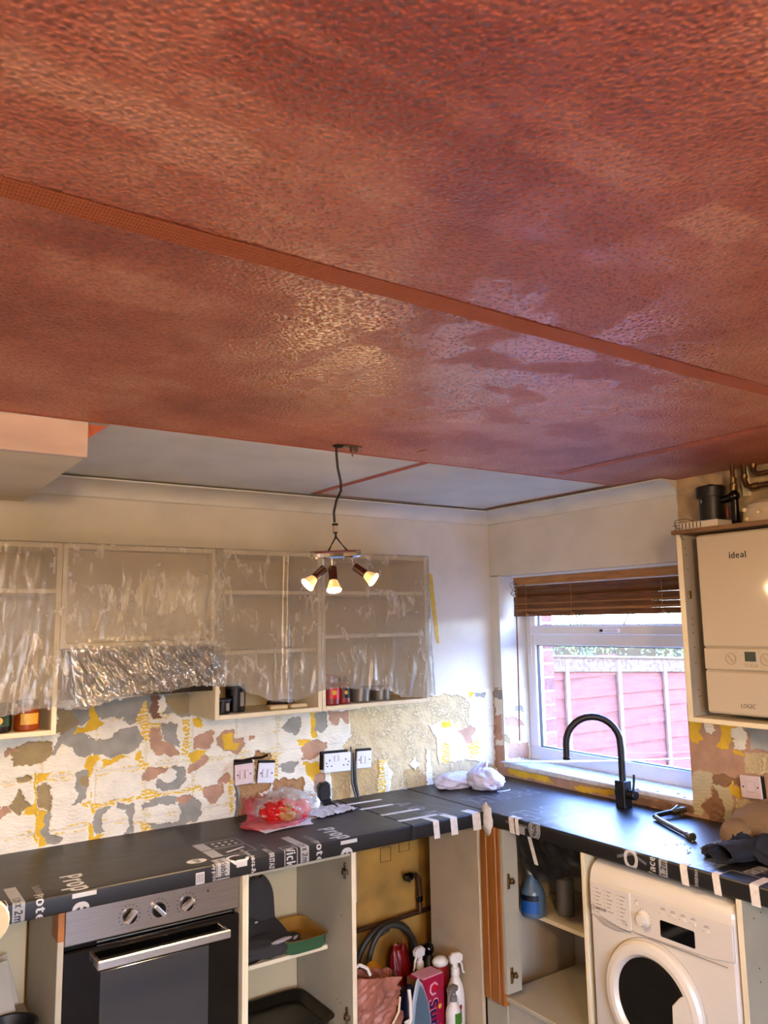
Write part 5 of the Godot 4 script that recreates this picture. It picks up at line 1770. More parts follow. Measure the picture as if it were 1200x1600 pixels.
func switch_plate(label: String, at: Vector3, turn: float, w: float, h: float, kind: String, m: Material, roll := 0.0) -> void:
	var t := thing("wall_switch" if kind != "socket" else "wall_socket", label, "socket" if kind == "socket" else "switch", at, turn)
	t.rotation.z = roll
	part("plate", mb().box(Vector3(0, 0, 0.005), Vector3(w, h, 0.009), 0.003), m, t)
	part("back_box", mb().box(Vector3(0.004 if w < 0.1 else -0.012, 0.012 if kind != "fused" else 0.0, -0.008), Vector3(w * 0.98, h * 0.94, 0.016), 0.001), M.hole_black, t, "dark open back box")
	var b := mb()
	for sx in [-1, 1]:
		b.cyl(Vector3(sx * (w * 0.5 - 0.013), 0, 0.009), Vector3(sx * (w * 0.5 - 0.013), 0, 0.0102), 0.0035, 10)
	part("screws", b, M.print_dark, t)
	if kind == "socket":
		for s in [-1, 1]:
			b = mb()
			b.box(Vector3(s * 0.0105, 0.020, 0.0105), Vector3(0.016, 0.026, 0.005), 0.001)
			part("rocker", b, m, t)
			b = mb()
			var cx: float = s * 0.044
			b.box(Vector3(cx, 0.012, 0.0092), Vector3(0.005, 0.009, 0.0012), 0)
			b.box(Vector3(cx - 0.011, -0.014, 0.0092), Vector3(0.008, 0.005, 0.0012), 0).box(Vector3(cx + 0.011, -0.014, 0.0092), Vector3(0.008, 0.005, 0.0012), 0)
			part("pin_holes", b, M.hole_black, t)
	elif kind == "twin":
		for s in [-1, 1]:
			b = mb()
			b.box(Vector3(s * 0.012, 0, 0.0105), Vector3(0.015, 0.034, 0.005), 0.001)
			part("rocker", b, m, t)
			b = mb()
			b.tube([Vector3(s * 0.012 - 0.009, -0.019, 0.0095), Vector3(s * 0.012 + 0.009, -0.019, 0.0095), Vector3(s * 0.012 + 0.009, 0.019, 0.0095), Vector3(s * 0.012 - 0.009, 0.019, 0.0095)], 0.0006, 4, true)
			part("rocker_gap", b, M.print_grey, t)
	else:
		part("rocker", mb().box(Vector3(0, 0, 0.0105), Vector3(0.032, 0.034, 0.005), 0.001), m, t)
		part("rocker_gap", mb().tube([Vector3(-0.018, -0.019, 0.0095), Vector3(0.018, -0.019, 0.0095), Vector3(0.018, 0.019, 0.0095), Vector3(-0.018, 0.019, 0.0095)], 0.0006, 4, true), M.print_grey, t)

func window_fittings() -> void:
	# white plastic window; frame face at x = 0.19
	var fx := 0.192
	var ft := 0.062
	var win := struct("window_1", mb().span(fx, fx + ft, 0.978, 1.052, 0.067, 1.21, 0.006), M.upvc, "white plastic window with a small top light and one large fixed pane")
	part("frame_stile", mb().span(fx, fx + ft, 1.05, 1.975, 0.067, 0.136, 0.006), M.upvc, win)
	part("frame_stile", mb().span(fx, fx + ft, 1.05, 1.975, 1.140, 1.21, 0.006), M.upvc, win)
	part("transom", mb().span(fx, fx + ft, 1.595, 1.665, 0.13, 1.145, 0.006), M.upvc, win)
	part("frame_head", mb().span(fx, fx + ft, 1.915, 1.975, 0.13, 1.145, 0.006), M.upvc, win)
	var sash := part("sash", mb().span(fx - 0.014, fx + 0.03, 1.652, 1.702, 0.108, 1.168, 0.006), M.upvc, win, "opening top light")
	part("sash_rail", mb().span(fx - 0.014, fx + 0.03, 1.895, 1.945, 0.108, 1.168, 0.006).span(fx - 0.014, fx + 0.03, 1.70, 1.90, 0.108, 0.158, 0.006).span(fx - 0.014, fx + 0.03, 1.70, 1.90, 1.115, 1.168, 0.006), M.upvc, sash)
	part("pane", mb().span(fx + 0.020, fx + 0.024, 1.70, 1.897, 0.156, 1.117, 0), M.glass_pane, sash)
	part("pane", mb().span(fx + 0.028, fx + 0.034, 1.050, 1.597, 0.134, 1.142, 0), M.glass_pane, win)
	part("gasket", mb().span(fx + 0.012, fx + 0.030, 1.052, 1.0555, 0.136, 1.14, 0).span(fx + 0.012, fx + 0.030, 1.05, 1.595, 0.136, 0.1395, 0).span(fx + 0.012, fx + 0.030, 1.5915, 1.595, 0.136, 1.14, 0), M.gasket, win)
	part("gasket", mb().span(fx + 0.006, fx + 0.020, 1.702, 1.705, 0.158, 1.115, 0).span(fx + 0.006, fx + 0.020, 1.70, 1.90, 0.158, 0.161, 0), M.gasket, sash)
	var b := mb()
	b.box(Vector3(fx - 0.026, 1.674, 0.68), Vector3(0.012, 0.018, 0.125), 0.005).box(Vector3(fx - 0.018, 1.674, 0.645), Vector3(0.012, 0.024, 0.05), 0.004)
	part("handle", b, M.upvc, sash, "white lever handle")
	part("lock_button", mb().box(Vector3(fx - 0.028, 1.675, 0.632), Vector3(0.014, 0.013, 0.020), 0.002), M.print_dark, sash)
	b = mb()
	b.span(-0.012, fx + 0.004, 0.958, 0.981, 0.067, 1.21, 0.005)
	part("window_sill", b, M.sill_paint, win, "chipped white painted sill")
	b = mb()
	for q in [[-0.002, 0.93], [0.02, 1.02], [0.05, 1.10], [0.01, 1.16], [0.03, 0.86]]:
		b.blob(Vector3(q[0], 0.982, q[1]), Vector3(0.006, 0.002, 0.007), 0.4, int(q[1] * 100), 10)
	part("plaster_crumbs", b, M.cardboard, win).set_meta("kind", "stuff")
	# loose trim strip bowed across the sill
	b = mb()
	b.sheet(40, 2, func(u: float, v: float) -> Vector3:
		var z := lerpf(0.072, 1.205, u)
		var y := 0.990 + 0.150 * pow(u, 1.15)
		return Vector3(0.0 + 0.07 * u + (v - 0.5) * lerpf(0.075, 0.012, smooth(0.0, 0.75, u)), y + 0.004 * (v - 0.5), z), 0.003)
	solo("trim_strip", b, M.upvc, "long thin white plastic trim strip bowed across the window sill", "trim strip")
	# slatted wooden blind, drawn up
	var t := thing("blind", "brown wooden slatted blind bunched up at the top of the window", "blind", Vector3(0.075, 1.757, 0.655))
	part("headrail", mb().box(Vector3(0.0, 0.185, 0), Vector3(0.032, 0.040, 1.065), 0.002), M.bamboo_pale, t, "pale wooden head rail")
	part("top_board", mb().box(Vector3(0.005, 0.2135, 0), Vector3(0.045, 0.0115, 1.10), 0.001), M.upvc, t)
	var rng := RandomNumberGenerator.new()
	rng.seed = 12
	for i in 22:
		var y := 0.006 + i * 0.0052
		if i > 18:
			y = 0.092 + (i - 18) * 0.0185
		b = mb()
		b.xf = Transform3D(Basis(Vector3(0, 0, 1), rng.randf_range(-0.05, 0.04) - (0.85 if i > 18 else 0.0)) * Basis(Vector3(1, 0, 0), rng.randf_range(-0.0012, 0.0012)), Vector3(rng.randf_range(-0.002, 0.002), y, 0))
		b.box(Vector3.ZERO, Vector3(0.027, 0.0054 if i <= 18 else 0.003, 1.075), 0.0011 if i <= 18 else 0.0006)
		part("slat", b, M.bamboo if rng.randf() < 0.75 else M.bamboo_pale, t)
	part("bottom_rail", mb().box(Vector3(0, 0.0, 0), Vector3(0.028, 0.007, 1.075), 0.001), M.bamboo, t)
	for z in [-0.44, -0.12, 0.42]:
		b = mb()
		b.tube([Vector3(-0.016, 0.175, z), Vector3(-0.0165, 0.09, z + 0.003), Vector3(-0.016, 0.0, z), Vector3(-0.016, -0.006, z + 0.004)], 0.0014, 5)
		b.blob(Vector3(-0.016, 0.004, z + 0.006), Vector3(0.003, 0.008, 0.012), 0.5, 3, 10)
		part("ladder_cord", b, M.bamboo_pale, t)
	b = mb()
	b.tube([Vector3(-0.022, 0.18, -0.505), Vector3(-0.024, 0.0, -0.508), Vector3(-0.022, -0.35, -0.515), Vector3(-0.021, -0.66, -0.525)], 0.0042, 8)
	part("tilt_wand", b, M.bamboo, t, "thin brown wand hanging at the left end")
	b = mb()
	b.tube([Vector3(-0.018, 0.185, -0.53), Vector3(-0.03, 0.17, -0.545), Vector3(-0.02, 0.14, -0.53), Vector3(-0.03, 0.12, -0.54), Vector3(-0.024, 0.105, -0.52)], 0.003, 6)
	part("cord_knot", b, M.carcass, t)
	part("pull_cord", mb().tube([Vector3(-0.03, 0.0, -0.40), Vector3(-0.031, -0.1, -0.40), Vector3(-0.03, -0.24, -0.398)], 0.0008, 5), M.plastic_cream, t)
	# added glazed door, unseen behind the viewer, to let daylight in
	b = mb()
	b.span(-3.2, -3.1, 0.0, 2.1, 4.93, 4.99, 0.003).span(-2.0, -1.9, 0.0, 2.1, 4.93, 4.99, 0.003).span(-3.1, -2.0, 2.0, 2.1, 4.93, 4.99, 0.003).span(-3.1, -2.0, 0.0, 0.12, 4.93, 4.99, 0.003)
	var d := struct("door_1", b, M.upvc, "added glazed white door, unseen behind the viewer, letting daylight in")
	part("pane", mb().span(-3.1, -2.0, 0.12, 2.0, 4.955, 4.961, 0), M.glass_pane, d)
# ---------------------------------------------------------------- small things
func crumple(c: Vector3, r: Vector3, amp: float, sd: int, freq: float, flat: float, segs := 40) -> MB:
	var no := noise(freq, sd, 3)
	no.fractal_type = FastNoiseLite.FRACTAL_RIDGED
	var b := mb()
	b.sheet(segs, segs / 2, func(u: float, w: float) -> Vector3:
		var th := (w - 0.5) * PI
		var ph := u * TAU
		var d := Vector3(cos(th) * cos(ph), sin(th), cos(th) * sin(ph))
		var p := c + d * r * (1.0 + amp * no.get_noise_3dv(d * 1.0))
		p.y = maxf(p.y, flat)
		return p)
	return b

func spray_bottle(n: String, label: String, at: Vector3, r: float, h: float, body: Material, head: Material, turn: float, prof := 0) -> Node3D:
	var t := thing(n, label, "spray bottle", at, turn)
	var hb := h * 0.72
	var b := mb()
	if prof == 0:
		b.lathe([[0, 0, 1], [r * 0.92, 0, 1], [r, 0.006, 1], [r, hb * 0.62, 1], [r * 0.86, hb * 0.78, 1], [r * 0.42, hb * 0.95, 1], [r * 0.40, hb, 1], [0, hb, 1]], 28)
	else:
		b.lathe([[0, 0, 1], [r * 0.94, 0, 1], [r, 0.008, 1], [r, hb * 0.45, 1], [r * 0.95, hb * 0.58, 1], [r * 0.5, hb * 0.85, 1], [r * 0.30, hb * 0.97, 1], [r * 0.30, hb, 1], [0, hb, 1]], 28)
	part("bottle", b, body, t)
	b = mb()
	b.lathe([[r * 0.48, hb * 0.97, 1], [r * 0.50, hb * 0.98, 1], [r * 0.48, hb * 1.10, 1], [r * 0.34, hb * 1.12, 1], [r * 0.34, hb * 1.22, 1]], 20)
	part("collar", b, head, t)
	b = mb()
	b.prism([[-0.022, hb * 1.20], [0.020, hb * 1.20], [0.034, hb * 1.24], [0.036, h * 0.965], [0.020, h], [-0.012, h], [-0.028, h * 0.95]], -0.012, 0.012, 0.004)
	part("spray_head", b, head, t)
	b = mb()
	b.tube([Vector3(0.022, hb * 1.23, 0), Vector3(0.033, hb * 1.14, 0), Vector3(0.036, hb * 1.02, 0), Vector3(0.044, hb * 0.98, 0)], [0.005, 0.005, 0.0045, 0.004], 8)
	part("trigger", b, head, t)
	return t

func band(parent: Node3D, r: float, y0: float, y1: float, a0: float, a1: float, m: Material, n := "label") -> void:
	var b := mb()
	b.sheet(12, 1, func(u: float, v: float) -> Vector3:
		var a := lerpf(a0, a1, u)
		return Vector3(r * cos(a), lerpf(y1, y0, v), r * sin(a)), 0.0004)
	part(n, b, m, parent)

func small_things() -> void:
	var b := mb()
	# --- switches and sockets on the back wall
	switch_plate("pinkish twin switch loose in its hole, leftmost on the back wall", Vector3(-1.489, 1.091, 0.020), 0, 0.086, 0.086, "twin", M.plate_pink, 0.02)
	switch_plate("white twin switch beside the pinkish one, leaning out of its hole", Vector3(-1.383, 1.084, 0.022), 0, 0.080, 0.086, "twin", M.plate_white, -0.10)
	switch_plate("white double socket with two rocker switches hanging off the back wall", Vector3(-1.019, 1.090, 0.026), 0, 0.146, 0.086, "socket", M.plate_white, -0.03)
	switch_plate("white twin switch right of the double socket, grey cables below it", Vector3(-0.868, 1.086, 0.022), 0, 0.084, 0.080, "twin", M.plate_white, -0.04)
	var t := thing("cables", "grey cables running down the wall from the right-hand switch to the worktop", "cables", Vector3(-0.90, WT, 0.016))
	for i in 3:
		b = mb()
		b.tube([Vector3(-0.030 + 0.009 * i, 0.235 - 0.03 * i, -0.004), Vector3(-0.034 + 0.010 * i, 0.15, 0.004 + 0.003 * i), Vector3(-0.030 + 0.010 * i, 0.07, 0.002 + 0.003 * i), Vector3(-0.012 + 0.008 * i, 0.002, 0.006)], 0.0055, 8)
		part("cable", b, M.plastic_grey if i != 1 else M.black_matt, t)
	t = thing("cable", "grey cable coming down from the pinkish twin switch", "cable", Vector3(-1.52, WT, 0.014))
	b = mb()
	b.tube([Vector3(-0.004, 0.14, 0), Vector3(0.008, 0.10, 0.003), Vector3(0.010, 0.05, 0.002), Vector3(0.0, 0.002, 0.004)], 0.0075, 8)
	part("sheath", b, M.plastic_grey, t)
	b = mb()
	b.tube([Vector3(-1.53, 1.150, 0.012), Vector3(-1.49, 1.147, 0.016), Vector3(-1.44, 1.152, 0.014), Vector3(-1.40, 1.150, 0.016), Vector3(-1.37, 1.158, 0.012)], 0.006, 7)
	solo("loose_wire", b, M.jar_dark, "dark wires bridging the top of the two left switches", "wire")
	# --- on the worktop: packaging, tape roll, plug, papers
	t = thing("paper_sheet", "white sheet of paper under the red plastic packaging", "paper", Vector3(-1.40, WT + 0.0005, 0.235), 0.1)
	b = mb()
	b.sheet(10, 6, func(u: float, v: float) -> Vector3: return Vector3(lerpf(-0.15, 0.15, u), 0.002 + 0.004 * sin(u * 5.0) * v, lerpf(-0.10, 0.10, v)), 0.0008)
	part("sheet", b, M.paper_white, t)
	t = thing("paper_sheet", "crumpled white instruction sheet under the black plug", "paper", Vector3(-1.15, WT + 0.0005, 0.175), 0.2)
	var cn := noise(14.0, 401, 3)
	b = mb()
	b.sheet(24, 18, func(u: float, v: float) -> Vector3: return Vector3(lerpf(-0.12, 0.10, u), 0.003 + 0.02 * absf(cn.get_noise_2d(u * 0.5, v * 0.5)), lerpf(-0.09, 0.08, v)), 0.0008)
	part("sheet", b, M.paper_white, t)
	t = thing("plastic_packaging", "crumpled red and clear plastic packaging on the worktop", "packaging", Vector3(-1.425, WT, 0.165))
	part("tray", crumple(Vector3(0.015, 0.045, 0.05), Vector3(0.075, 0.042, 0.062), 0.4, 402, 1.6, 0.003, 44), M.red_plastic, t, "red plastic film")
	part("contents", crumple(Vector3(0.02, 0.040, 0.075), Vector3(0.045, 0.035, 0.048), 0.4, 403, 2.2, 0.004, 30), M.bamboo_pale, t)
	part("corner", crumple(Vector3(0.115, 0.040, 0.055), Vector3(0.035, 0.035, 0.03), 0.4, 404, 1.8, 0.004, 24), M.red_bright, t)
	b = mb()
	var rib := noise(3.0, 405, 2)
	b.sheet(90, 26, func(u: float, v: float) -> Vector3:
		var a := lerpf(0.1, PI - 0.1, v)
		var x := lerpf(-0.105, 0.075, u)
		var r := 0.062 + 0.004 * sin(u * 75.0) + 0.016 * rib.get_noise_2d(u * 2.0, v * 2.0)
		return Vector3(x + 0.02 * cos(a), 0.005 + sin(a) * r * 1.35, -0.045 - cos(a) * r * 1.1))
	part("ribbed_film", b, M.pink_plastic, t, "ribbed pinkish clear film")
	part("clear_film", crumple(Vector3(0.055, 0.05, 0.01), Vector3(0.115, 0.058, 0.085), 0.45, 406, 1.5, 0.003, 48), M.clear_plastic, t, "crackly clear film")
	part("base_film", crumple(Vector3(-0.02, 0.008, 0.06), Vector3(0.12, 0.014, 0.085), 0.4, 407, 1.8, 0.002, 36), M.pink_plastic, t)
	t = thing("tape_roll", "small white roll of tape leaning beside the red packaging", "tape roll", Vector3(-1.195, WT + 0.030, 0.10))
	b = mb()
	b.xf = Transform3D(Basis(Vector3(0, 0, 1), 0.9) * Basis(Vector3(1, 0, 0), 0.35), Vector3.ZERO)
	b.lathe([[0.018, -0.018, 1], [0.034, -0.018, 1], [0.035, 0.0, 1], [0.034, 0.018, 1], [0.018, 0.018, 1], [0.018, -0.018, 1]], 30)
	part("tape", b, M.tape_white, t)
	t = thing("plug_adapter", "black plug adapter standing by the wall below the double socket", "plug", Vector3(-1.125, WT, 0.09), -0.2)
	part("plug_body", mb().prism([[-0.026, 0.030], [0.022, 0.030], [0.028, 0.055], [0.026, 0.098], [0.016, 0.108], [-0.018, 0.106], [-0.030, 0.090]], -0.02, 0.02, 0.006), M.black_matt, t)
	part("plug_foot", mb().prism([[-0.006, 0.0], [0.026, 0.0], [0.034, 0.018], [0.026, 0.040], [0.0, 0.042], [-0.010, 0.02]], -0.016, 0.016, 0.004), M.black_gloss, t)
	part("lead", mb().tube([Vector3(0.02, 0.02, 0.01), Vector3(0.04, 0.012, 0.025), Vector3(0.045, 0.006, 0.05)], 0.005, 8), M.label_navy, t)
	# --- crumpled white cloth in the corner
	t = thing("cloth", "crumpled white cloth bag lying on the worktop in the corner", "cloth", Vector3(-0.33, WT, 0.17))
	part("folds", crumple(Vector3(-0.055, 0.032, -0.03), Vector3(0.12, 0.036, 0.065), 0.28, 411, 1.25, 0.002, 44), M.cloth_white, t)
	part("folds", crumple(Vector3(0.02, 0.045, 0.09), Vector3(0.078, 0.050, 0.088), 0.26, 412, 1.15, 0.002, 44), M.cloth_white, t)
	b = mb()
	b.sheet(18, 12, func(u: float, v: float) -> Vector3:
		var w := lerpf(0.09, 0.012, u)
		return Vector3(0.02 + 0.11 * u, 0.055 + 0.055 * u + 0.012 * sin(v * 7.0 + u * 3.0), 0.03 - 0.05 * u + (v - 0.5) * w * 1.6), 0.0015)
	part("corner", b, M.cloth_white, t)
	b = mb()
	b.tube([Vector3(0.02, 0.002, 0.175), Vector3(0.045, 0.002, 0.185), Vector3(0.07, 0.003, 0.19), Vector3(0.10, 0.002, 0.18)], 0.0025, 6)
	part("cord", b, M.cloth_white, t)
	# --- black mixer tap
	t = thing("mixer_tap", "black mixer tap with a tall arched spout below the window", "tap", Vector3(-0.10, WT, 0.93), 0.0)
	part("tap_body", mb().box(Vector3(0.0, 0.058, 0.0), Vector3(0.052, 0.116, 0.052), 0.003), M.black_matt, t)
	b = mb()
	var out := Vector3(-0.75, 0, -0.66)
	var pts := [Vector3(0, 0.10, 0), Vector3(0, 0.18, 0), Vector3(0, 0.25, 0)]
	for k in range(1, 15):
		var a := k / 14.0 * PI
		pts.append(out * (0.118 * (1.0 - cos(a))) + Vector3(0, 0.27 + 0.118 * sin(a), 0))
	pts.append(out * 0.236 + Vector3(0, 0.235, 0))
	pts.append(out * 0.237 + Vector3(0, 0.205, 0))
	b.tube(pts, 0.0150, 16)
	part("spout", b, M.black_matt, t)
	part("aerator", mb().cyl(out * 0.237 + Vector3(0, 0.202, 0), out * 0.237 + Vector3(0, 0.214, 0), 0.0165, 16), M.black_gloss, t)
	part("lever_hub", mb().cyl(Vector3(0.0, 0.062, -0.034), Vector3(0.0, 0.062, 0.068), 0.021, 20), M.black_matt, t)
	part("lever", mb().tube([Vector3(0, 0.075, 0.054), Vector3(0.004, 0.11, 0.056), Vector3(0.006, 0.148, 0.058)], 0.0052, 8), M.black_matt, t)
	# --- old pipework on the worktop
	t = thing("old_tap_spout", "old tarnished swan-neck spout lying on the worktop right of the tap", "old tap", Vector3(-0.18, WT + 0.010, 1.155))
	part("spout_tube", mb().tube([Vector3(0.0, 0.003, 0.0), Vector3(-0.03, 0.002, 0.055), Vector3(-0.09, 0.002, 0.17), Vector3(-0.134, 0.003, 0.253)], 0.0095, 12), M.old_chrome, t)
	part("inlet_tube", mb().tube([Vector3(-0.002, 0.003, -0.004), Vector3(0.02, 0.008, -0.006), Vector3(0.085, 0.012, 0.006), Vector3(0.125, 0.014, 0.012)], 0.010, 12), M.black_purple, t)
	b = mb()
	b.cyl(Vector3(-0.128, 0.003, 0.240), Vector3(-0.145, 0.004, 0.272), 0.016, 8)
	b.cyl(Vector3(-0.136, 0.016, 0.256), Vector3(-0.136, -0.009, 0.256), 0.012, 10)
	part("end_nut", b, M.old_chrome, t)
	b = mb()
	b.cyl(Vector3(0.10, 0.013, 0.010), Vector3(0.155, 0.018, 0.030), 0.013, 10).cyl(Vector3(0.135, 0.018, 0.024), Vector3(0.135, -0.009, 0.026), 0.009, 10).cyl(Vector3(0.09, 0.014, 0.012), Vector3(0.135, 0.03, 0.012), 0.008, 8)
	part("valve_end", b, M.old_chrome, t)
	b = mb()
	var rng := RandomNumberGenerator.new()
	rng.seed = 8
	for i in 34:
		b.box(Vector3(-0.34 + rng.randf_range(-0.14, 0.12), WT + 0.002, 1.50 + rng.randf_range(-0.12, 0.14)), Vector3(rng.randf_range(0.002, 0.010), 0.002, rng.randf_range(0.002, 0.008)), 0.0005)
	var crumbs := solo("plaster_crumbs", b, M.paper_white, "white plaster crumbs scattered on the window worktop", "crumbs")
	crumbs.set_meta("kind", "stuff")
	# --- jacket and glove at the right edge
	t = thing("jacket", "dark navy jacket with tan fleece lining heaped on the worktop at the right edge", "jacket", Vector3(-0.22, WT, 1.68))
	part("fleece_lining", crumple(Vector3(0.02, 0.085, -0.01), Vector3(0.11, 0.070, 0.13), 0.12, 421, 1.2, 0.02, 44), M.fleece, t, "tan fleece lining")
	part("fleece_collar", crumple(Vector3(-0.095, 0.060, -0.075), Vector3(0.05, 0.045, 0.055), 0.2, 422, 1.3, 0.004, 30), M.fleece, t, "pale fleece edge")
	part("body", crumple(Vector3(-0.02, 0.035, 0.09), Vector3(0.17, 0.052, 0.15), 0.2, 423, 1.2, 0.002, 44), M.cloth_navy, t)
	part("blue_panel", crumple(Vector3(-0.130, 0.035, -0.040), Vector3(0.03, 0.040, 0.04), 0.2, 424, 1.5, 0.002, 26), M.cloth_blue, t)
	b = mb()
	b.tube([Vector3(0.03, 0.11, -0.10), Vector3(-0.03, 0.085, -0.125), Vector3(-0.06, 0.06, -0.12)], 0.007, 8)
	part("strap", b, M.black_matt, t)
	t = thing("work_glove", "dark knitted glove with its cuff open toward the sink, left of the jacket", "glove", Vector3(-0.42, WT, 1.68))
	b = mb()
	var gn := noise(6.0, 430, 2)
	b.sheet(30, 14, func(u: float, v: float) -> Vector3:
		var a := u * TAU
		var r := lerpf(0.040, 0.046, v) * (1.0 + 0.2 * gn.get_noise_2d(cos(a), v + sin(a)))
		return Vector3(lerpf(-0.075, 0.10, v) , 0.034 + sin(a) * r * 0.75, cos(a) * r * 1.15 - 0.03 + 0.05 * v), 0.005)
	part("cuff", b, M.cloth_navy, t)
	part("palm", crumple(Vector3(0.11, 0.034, 0.03), Vector3(0.07, 0.034, 0.065), 0.2, 431, 1.3, 0.002, 30), M.cloth_navy, t)
	part("thumb", crumple(Vector3(-0.005, 0.018, -0.105), Vector3(0.05, 0.018, 0.028), 0.2, 432, 1.4, 0.002, 24), M.cloth_navy, t)
	under_counter()

func under_counter() -> void:
	var b := mb()
	var t: Node3D
	# --- on the shelf right of the oven
	t = thing("baking_dish", "rectangular green enamel baking dish, yellow inside, on the cupboard shelf", "baking dish", Vector3(-1.385, 0.461, 0.295))
	var dish := func(k: float, y: float) -> Array:
		var L := []
		for i in 40:
			var a := TAU * i / 40
			var cx := signf(cos(a)) * pow(absf(cos(a)), 0.35)
			var cz := signf(sin(a)) * pow(absf(sin(a)), 0.35)
			L.append(Vector3(cx * 0.100 * k, y, cz * 0.128 * k))
		return L
	var shell := func(rows: Array, m: MB) -> void:
		for j in rows.size() - 1:
			for i in 40:
				m.quad(rows[j][i], rows[j][(i + 1) % 40], rows[j + 1][(i + 1) % 40], rows[j + 1][i], 1)
		for i in range(1, 39):
			m.tri(rows[0][0], rows[0][i], rows[0][i + 1], 2)
	b = mb()
	shell.call([dish.call(0.86, 0.0), dish.call(0.93, 0.012), dish.call(0.97, 0.046), dish.call(1.02, 0.050), dish.call(1.03, 0.054)], b)
	part("outside", b, M.green_enamel, t, "green outside")
	b = mb()
	shell.call([dish.call(0.82, 0.006), dish.call(0.88, 0.016), dish.call(0.93, 0.050), dish.call(0.98, 0.0555), dish.call(1.03, 0.054)], b)
	part("inside", b, M.yellow_enamel, t, "glossy yellow inside")
	t = thing("oven_glove", "pair of joined dark grey oven gloves slumped over the baking dish", "oven glove", Vector3(-1.56, 0.461, 0.28))
	b = mb()
	b.sheet(24, 20, func(u: float, v: float) -> Vector3:
		var y := 0.06 + 0.185 * v
		var w := 0.062 * sqrt(maxf(0.02, 1.0 - pow(maxf(0.0, (v - 0.55) / 0.46), 2.0)))
		return Vector3(0.058 + (u - 0.5) * 2.0 * w, y, -0.065 - 0.03 * v + 0.012 * sin(u * PI)), 0.014)
	part("standing_mitt", b, M.cloth_dark, t, "upright rounded mitt end")
	b = mb()
	b.sheet(30, 24, func(u: float, v: float) -> Vector3:
		var x := lerpf(-0.145, 0.120, u)
		return Vector3(x, lerpf(0.145 - 0.05 * u, 0.050 - 0.012 * u, v) + 0.012 * sin(u * 6.0 + v * 3.0), lerpf(-0.05, 0.095 + 0.02 * u, v)), 0.016)
	part("middle_fold", b, M.cloth_dark, t)
	part("lower_mitt", crumple(Vector3(0.02, 0.034, 0.06), Vector3(0.15, 0.036, 0.062), 0.2, 441, 1.2, 0.001, 40), M.cloth_dark, t)
	part("left_mitt", crumple(Vector3(-0.125, 0.075, 0.03), Vector3(0.045, 0.075, 0.07), 0.2, 442, 1.2, 0.001, 34), M.cloth_dark, t)
	b = mb()
	b.blob(Vector3(0.065, 0.064, 0.118), Vector3(0.045, 0.008, 0.010), 0.3, 5, 18, 2.0, -9.0, Basis(Vector3(0, 0, 1), 0.1)).blob(Vector3(0.112, 0.040, 0.095), Vector3(0.042, 0.007, 0.010), 0.3, 6, 18, 2.0, -9.0, Basis(Vector3(0, 0, 1), 0.45))
	part("cuff_lining", b, M.lining, t, "pale lining at the cuffs")
	part("hanging_tab", mb().box(Vector3(0.0, 0.118, 0.030), Vector3(0.012, 0.005, 0.004), 0.001), M.paper_white, t)
	t = thing("pan_lid", "grey glass pan lid lying flat under the oven gloves", "lid", Vector3(-1.625, 0.461, 0.305))
	part("lid_glass", mb().lathe([[0.082, 0.0, 1], [0.086, 0.004, 1], [0.080, 0.008, 1], [0.0, 0.016, 1]], 36), M.roast_metal, t)
	part("knob", mb().lathe([[0.006, 0.014, 1], [0.006, 0.024, 1], [0.016, 0.030, 1], [0.0, 0.036, 1]], 18), M.black_matt, t)
	t = thing("roasting_tray", "dark worn roasting tray on the cupboard bottom below the shelf", "roasting tray", Vector3(-1.50, 0.1855, 0.325))
	b = mb()
	var tray := func(k: float, y: float) -> Array:
		var L := []
		for i in 40:
			var a := TAU * i / 40
			L.append(Vector3(signf(cos(a)) * pow(absf(cos(a)), 0.25) * (0.205 + k), y, signf(sin(a)) * pow(absf(sin(a)), 0.25) * (0.160 + k)))
		return L
	shell.call([tray.call(-0.035, 0.012), tray.call(-0.028, 0.006), tray.call(-0.018, 0.010), tray.call(-0.008, 0.042), tray.call(0.004, 0.044), tray.call(0.004, 0.041), tray.call(-0.006, 0.038), tray.call(-0.016, 0.006), tray.call(-0.03, 0.0)], b)
	part("pan", b, M.roast_metal, t)
	# --- gap beside it
	t = thing("carrier_bag", "crumpled copper-pink paper carrier bag with white handles on the floor in the gap", "carrier bag", Vector3(-1.145, 0, 0.44), -0.10)
	var bn := noise(9.0, 451, 3)
	bn.fractal_type = FastNoiseLite.FRACTAL_RIDGED
	b = mb()
	b.sheet(72, 30, func(u: float, v: float) -> Vector3:
		var a: float = u * 4.0
		var k: int = int(a) % 4
		var f: float = a - floorf(a)
		var cn: Array = [Vector2(-1, 1), Vector2(1, 1), Vector2(1, -1), Vector2(-1, -1)]
		var p: Vector2 = (cn[k] as Vector2).lerp(cn[(k + 1) % 4], f)
		var y := 0.345 * v
		var fold := 0.026 * bn.get_noise_3d(p.x * 0.5, y * 3.0, p.y * 0.5)
		return Vector3(p.x * (0.105 + fold) + 0.02 * v, y - 0.018 * (p.x + 1.0) * v, p.y * (0.062 + fold) * (1.0 - 0.35 * v)))
	part("bag", b, M.bag_copper, t)
	part("bag_bottom", mb().box(Vector3(0, 0.004, 0), Vector3(0.20, 0.006, 0.12), 0.001), M.bag_copper, t)
	b = mb()
	b.tube([Vector3(-0.080, 0.335, 0.03), Vector3(-0.072, 0.368, 0.03), Vector3(-0.035, 0.382, 0.028), Vector3(0.0, 0.362, 0.028), Vector3(0.012, 0.335, 0.03)], 0.007, 8)
	part("handle", b, M.plastic_white, t, "white twisted handle")
	part("edge_string", mb().tube([Vector3(0.13, 0.24, 0.06), Vector3(0.118, 0.19, 0.07), Vector3(0.085, 0.15, 0.074), Vector3(0.08, 0.02, 0.072)], 0.005, 7), M.plastic_cream, t)
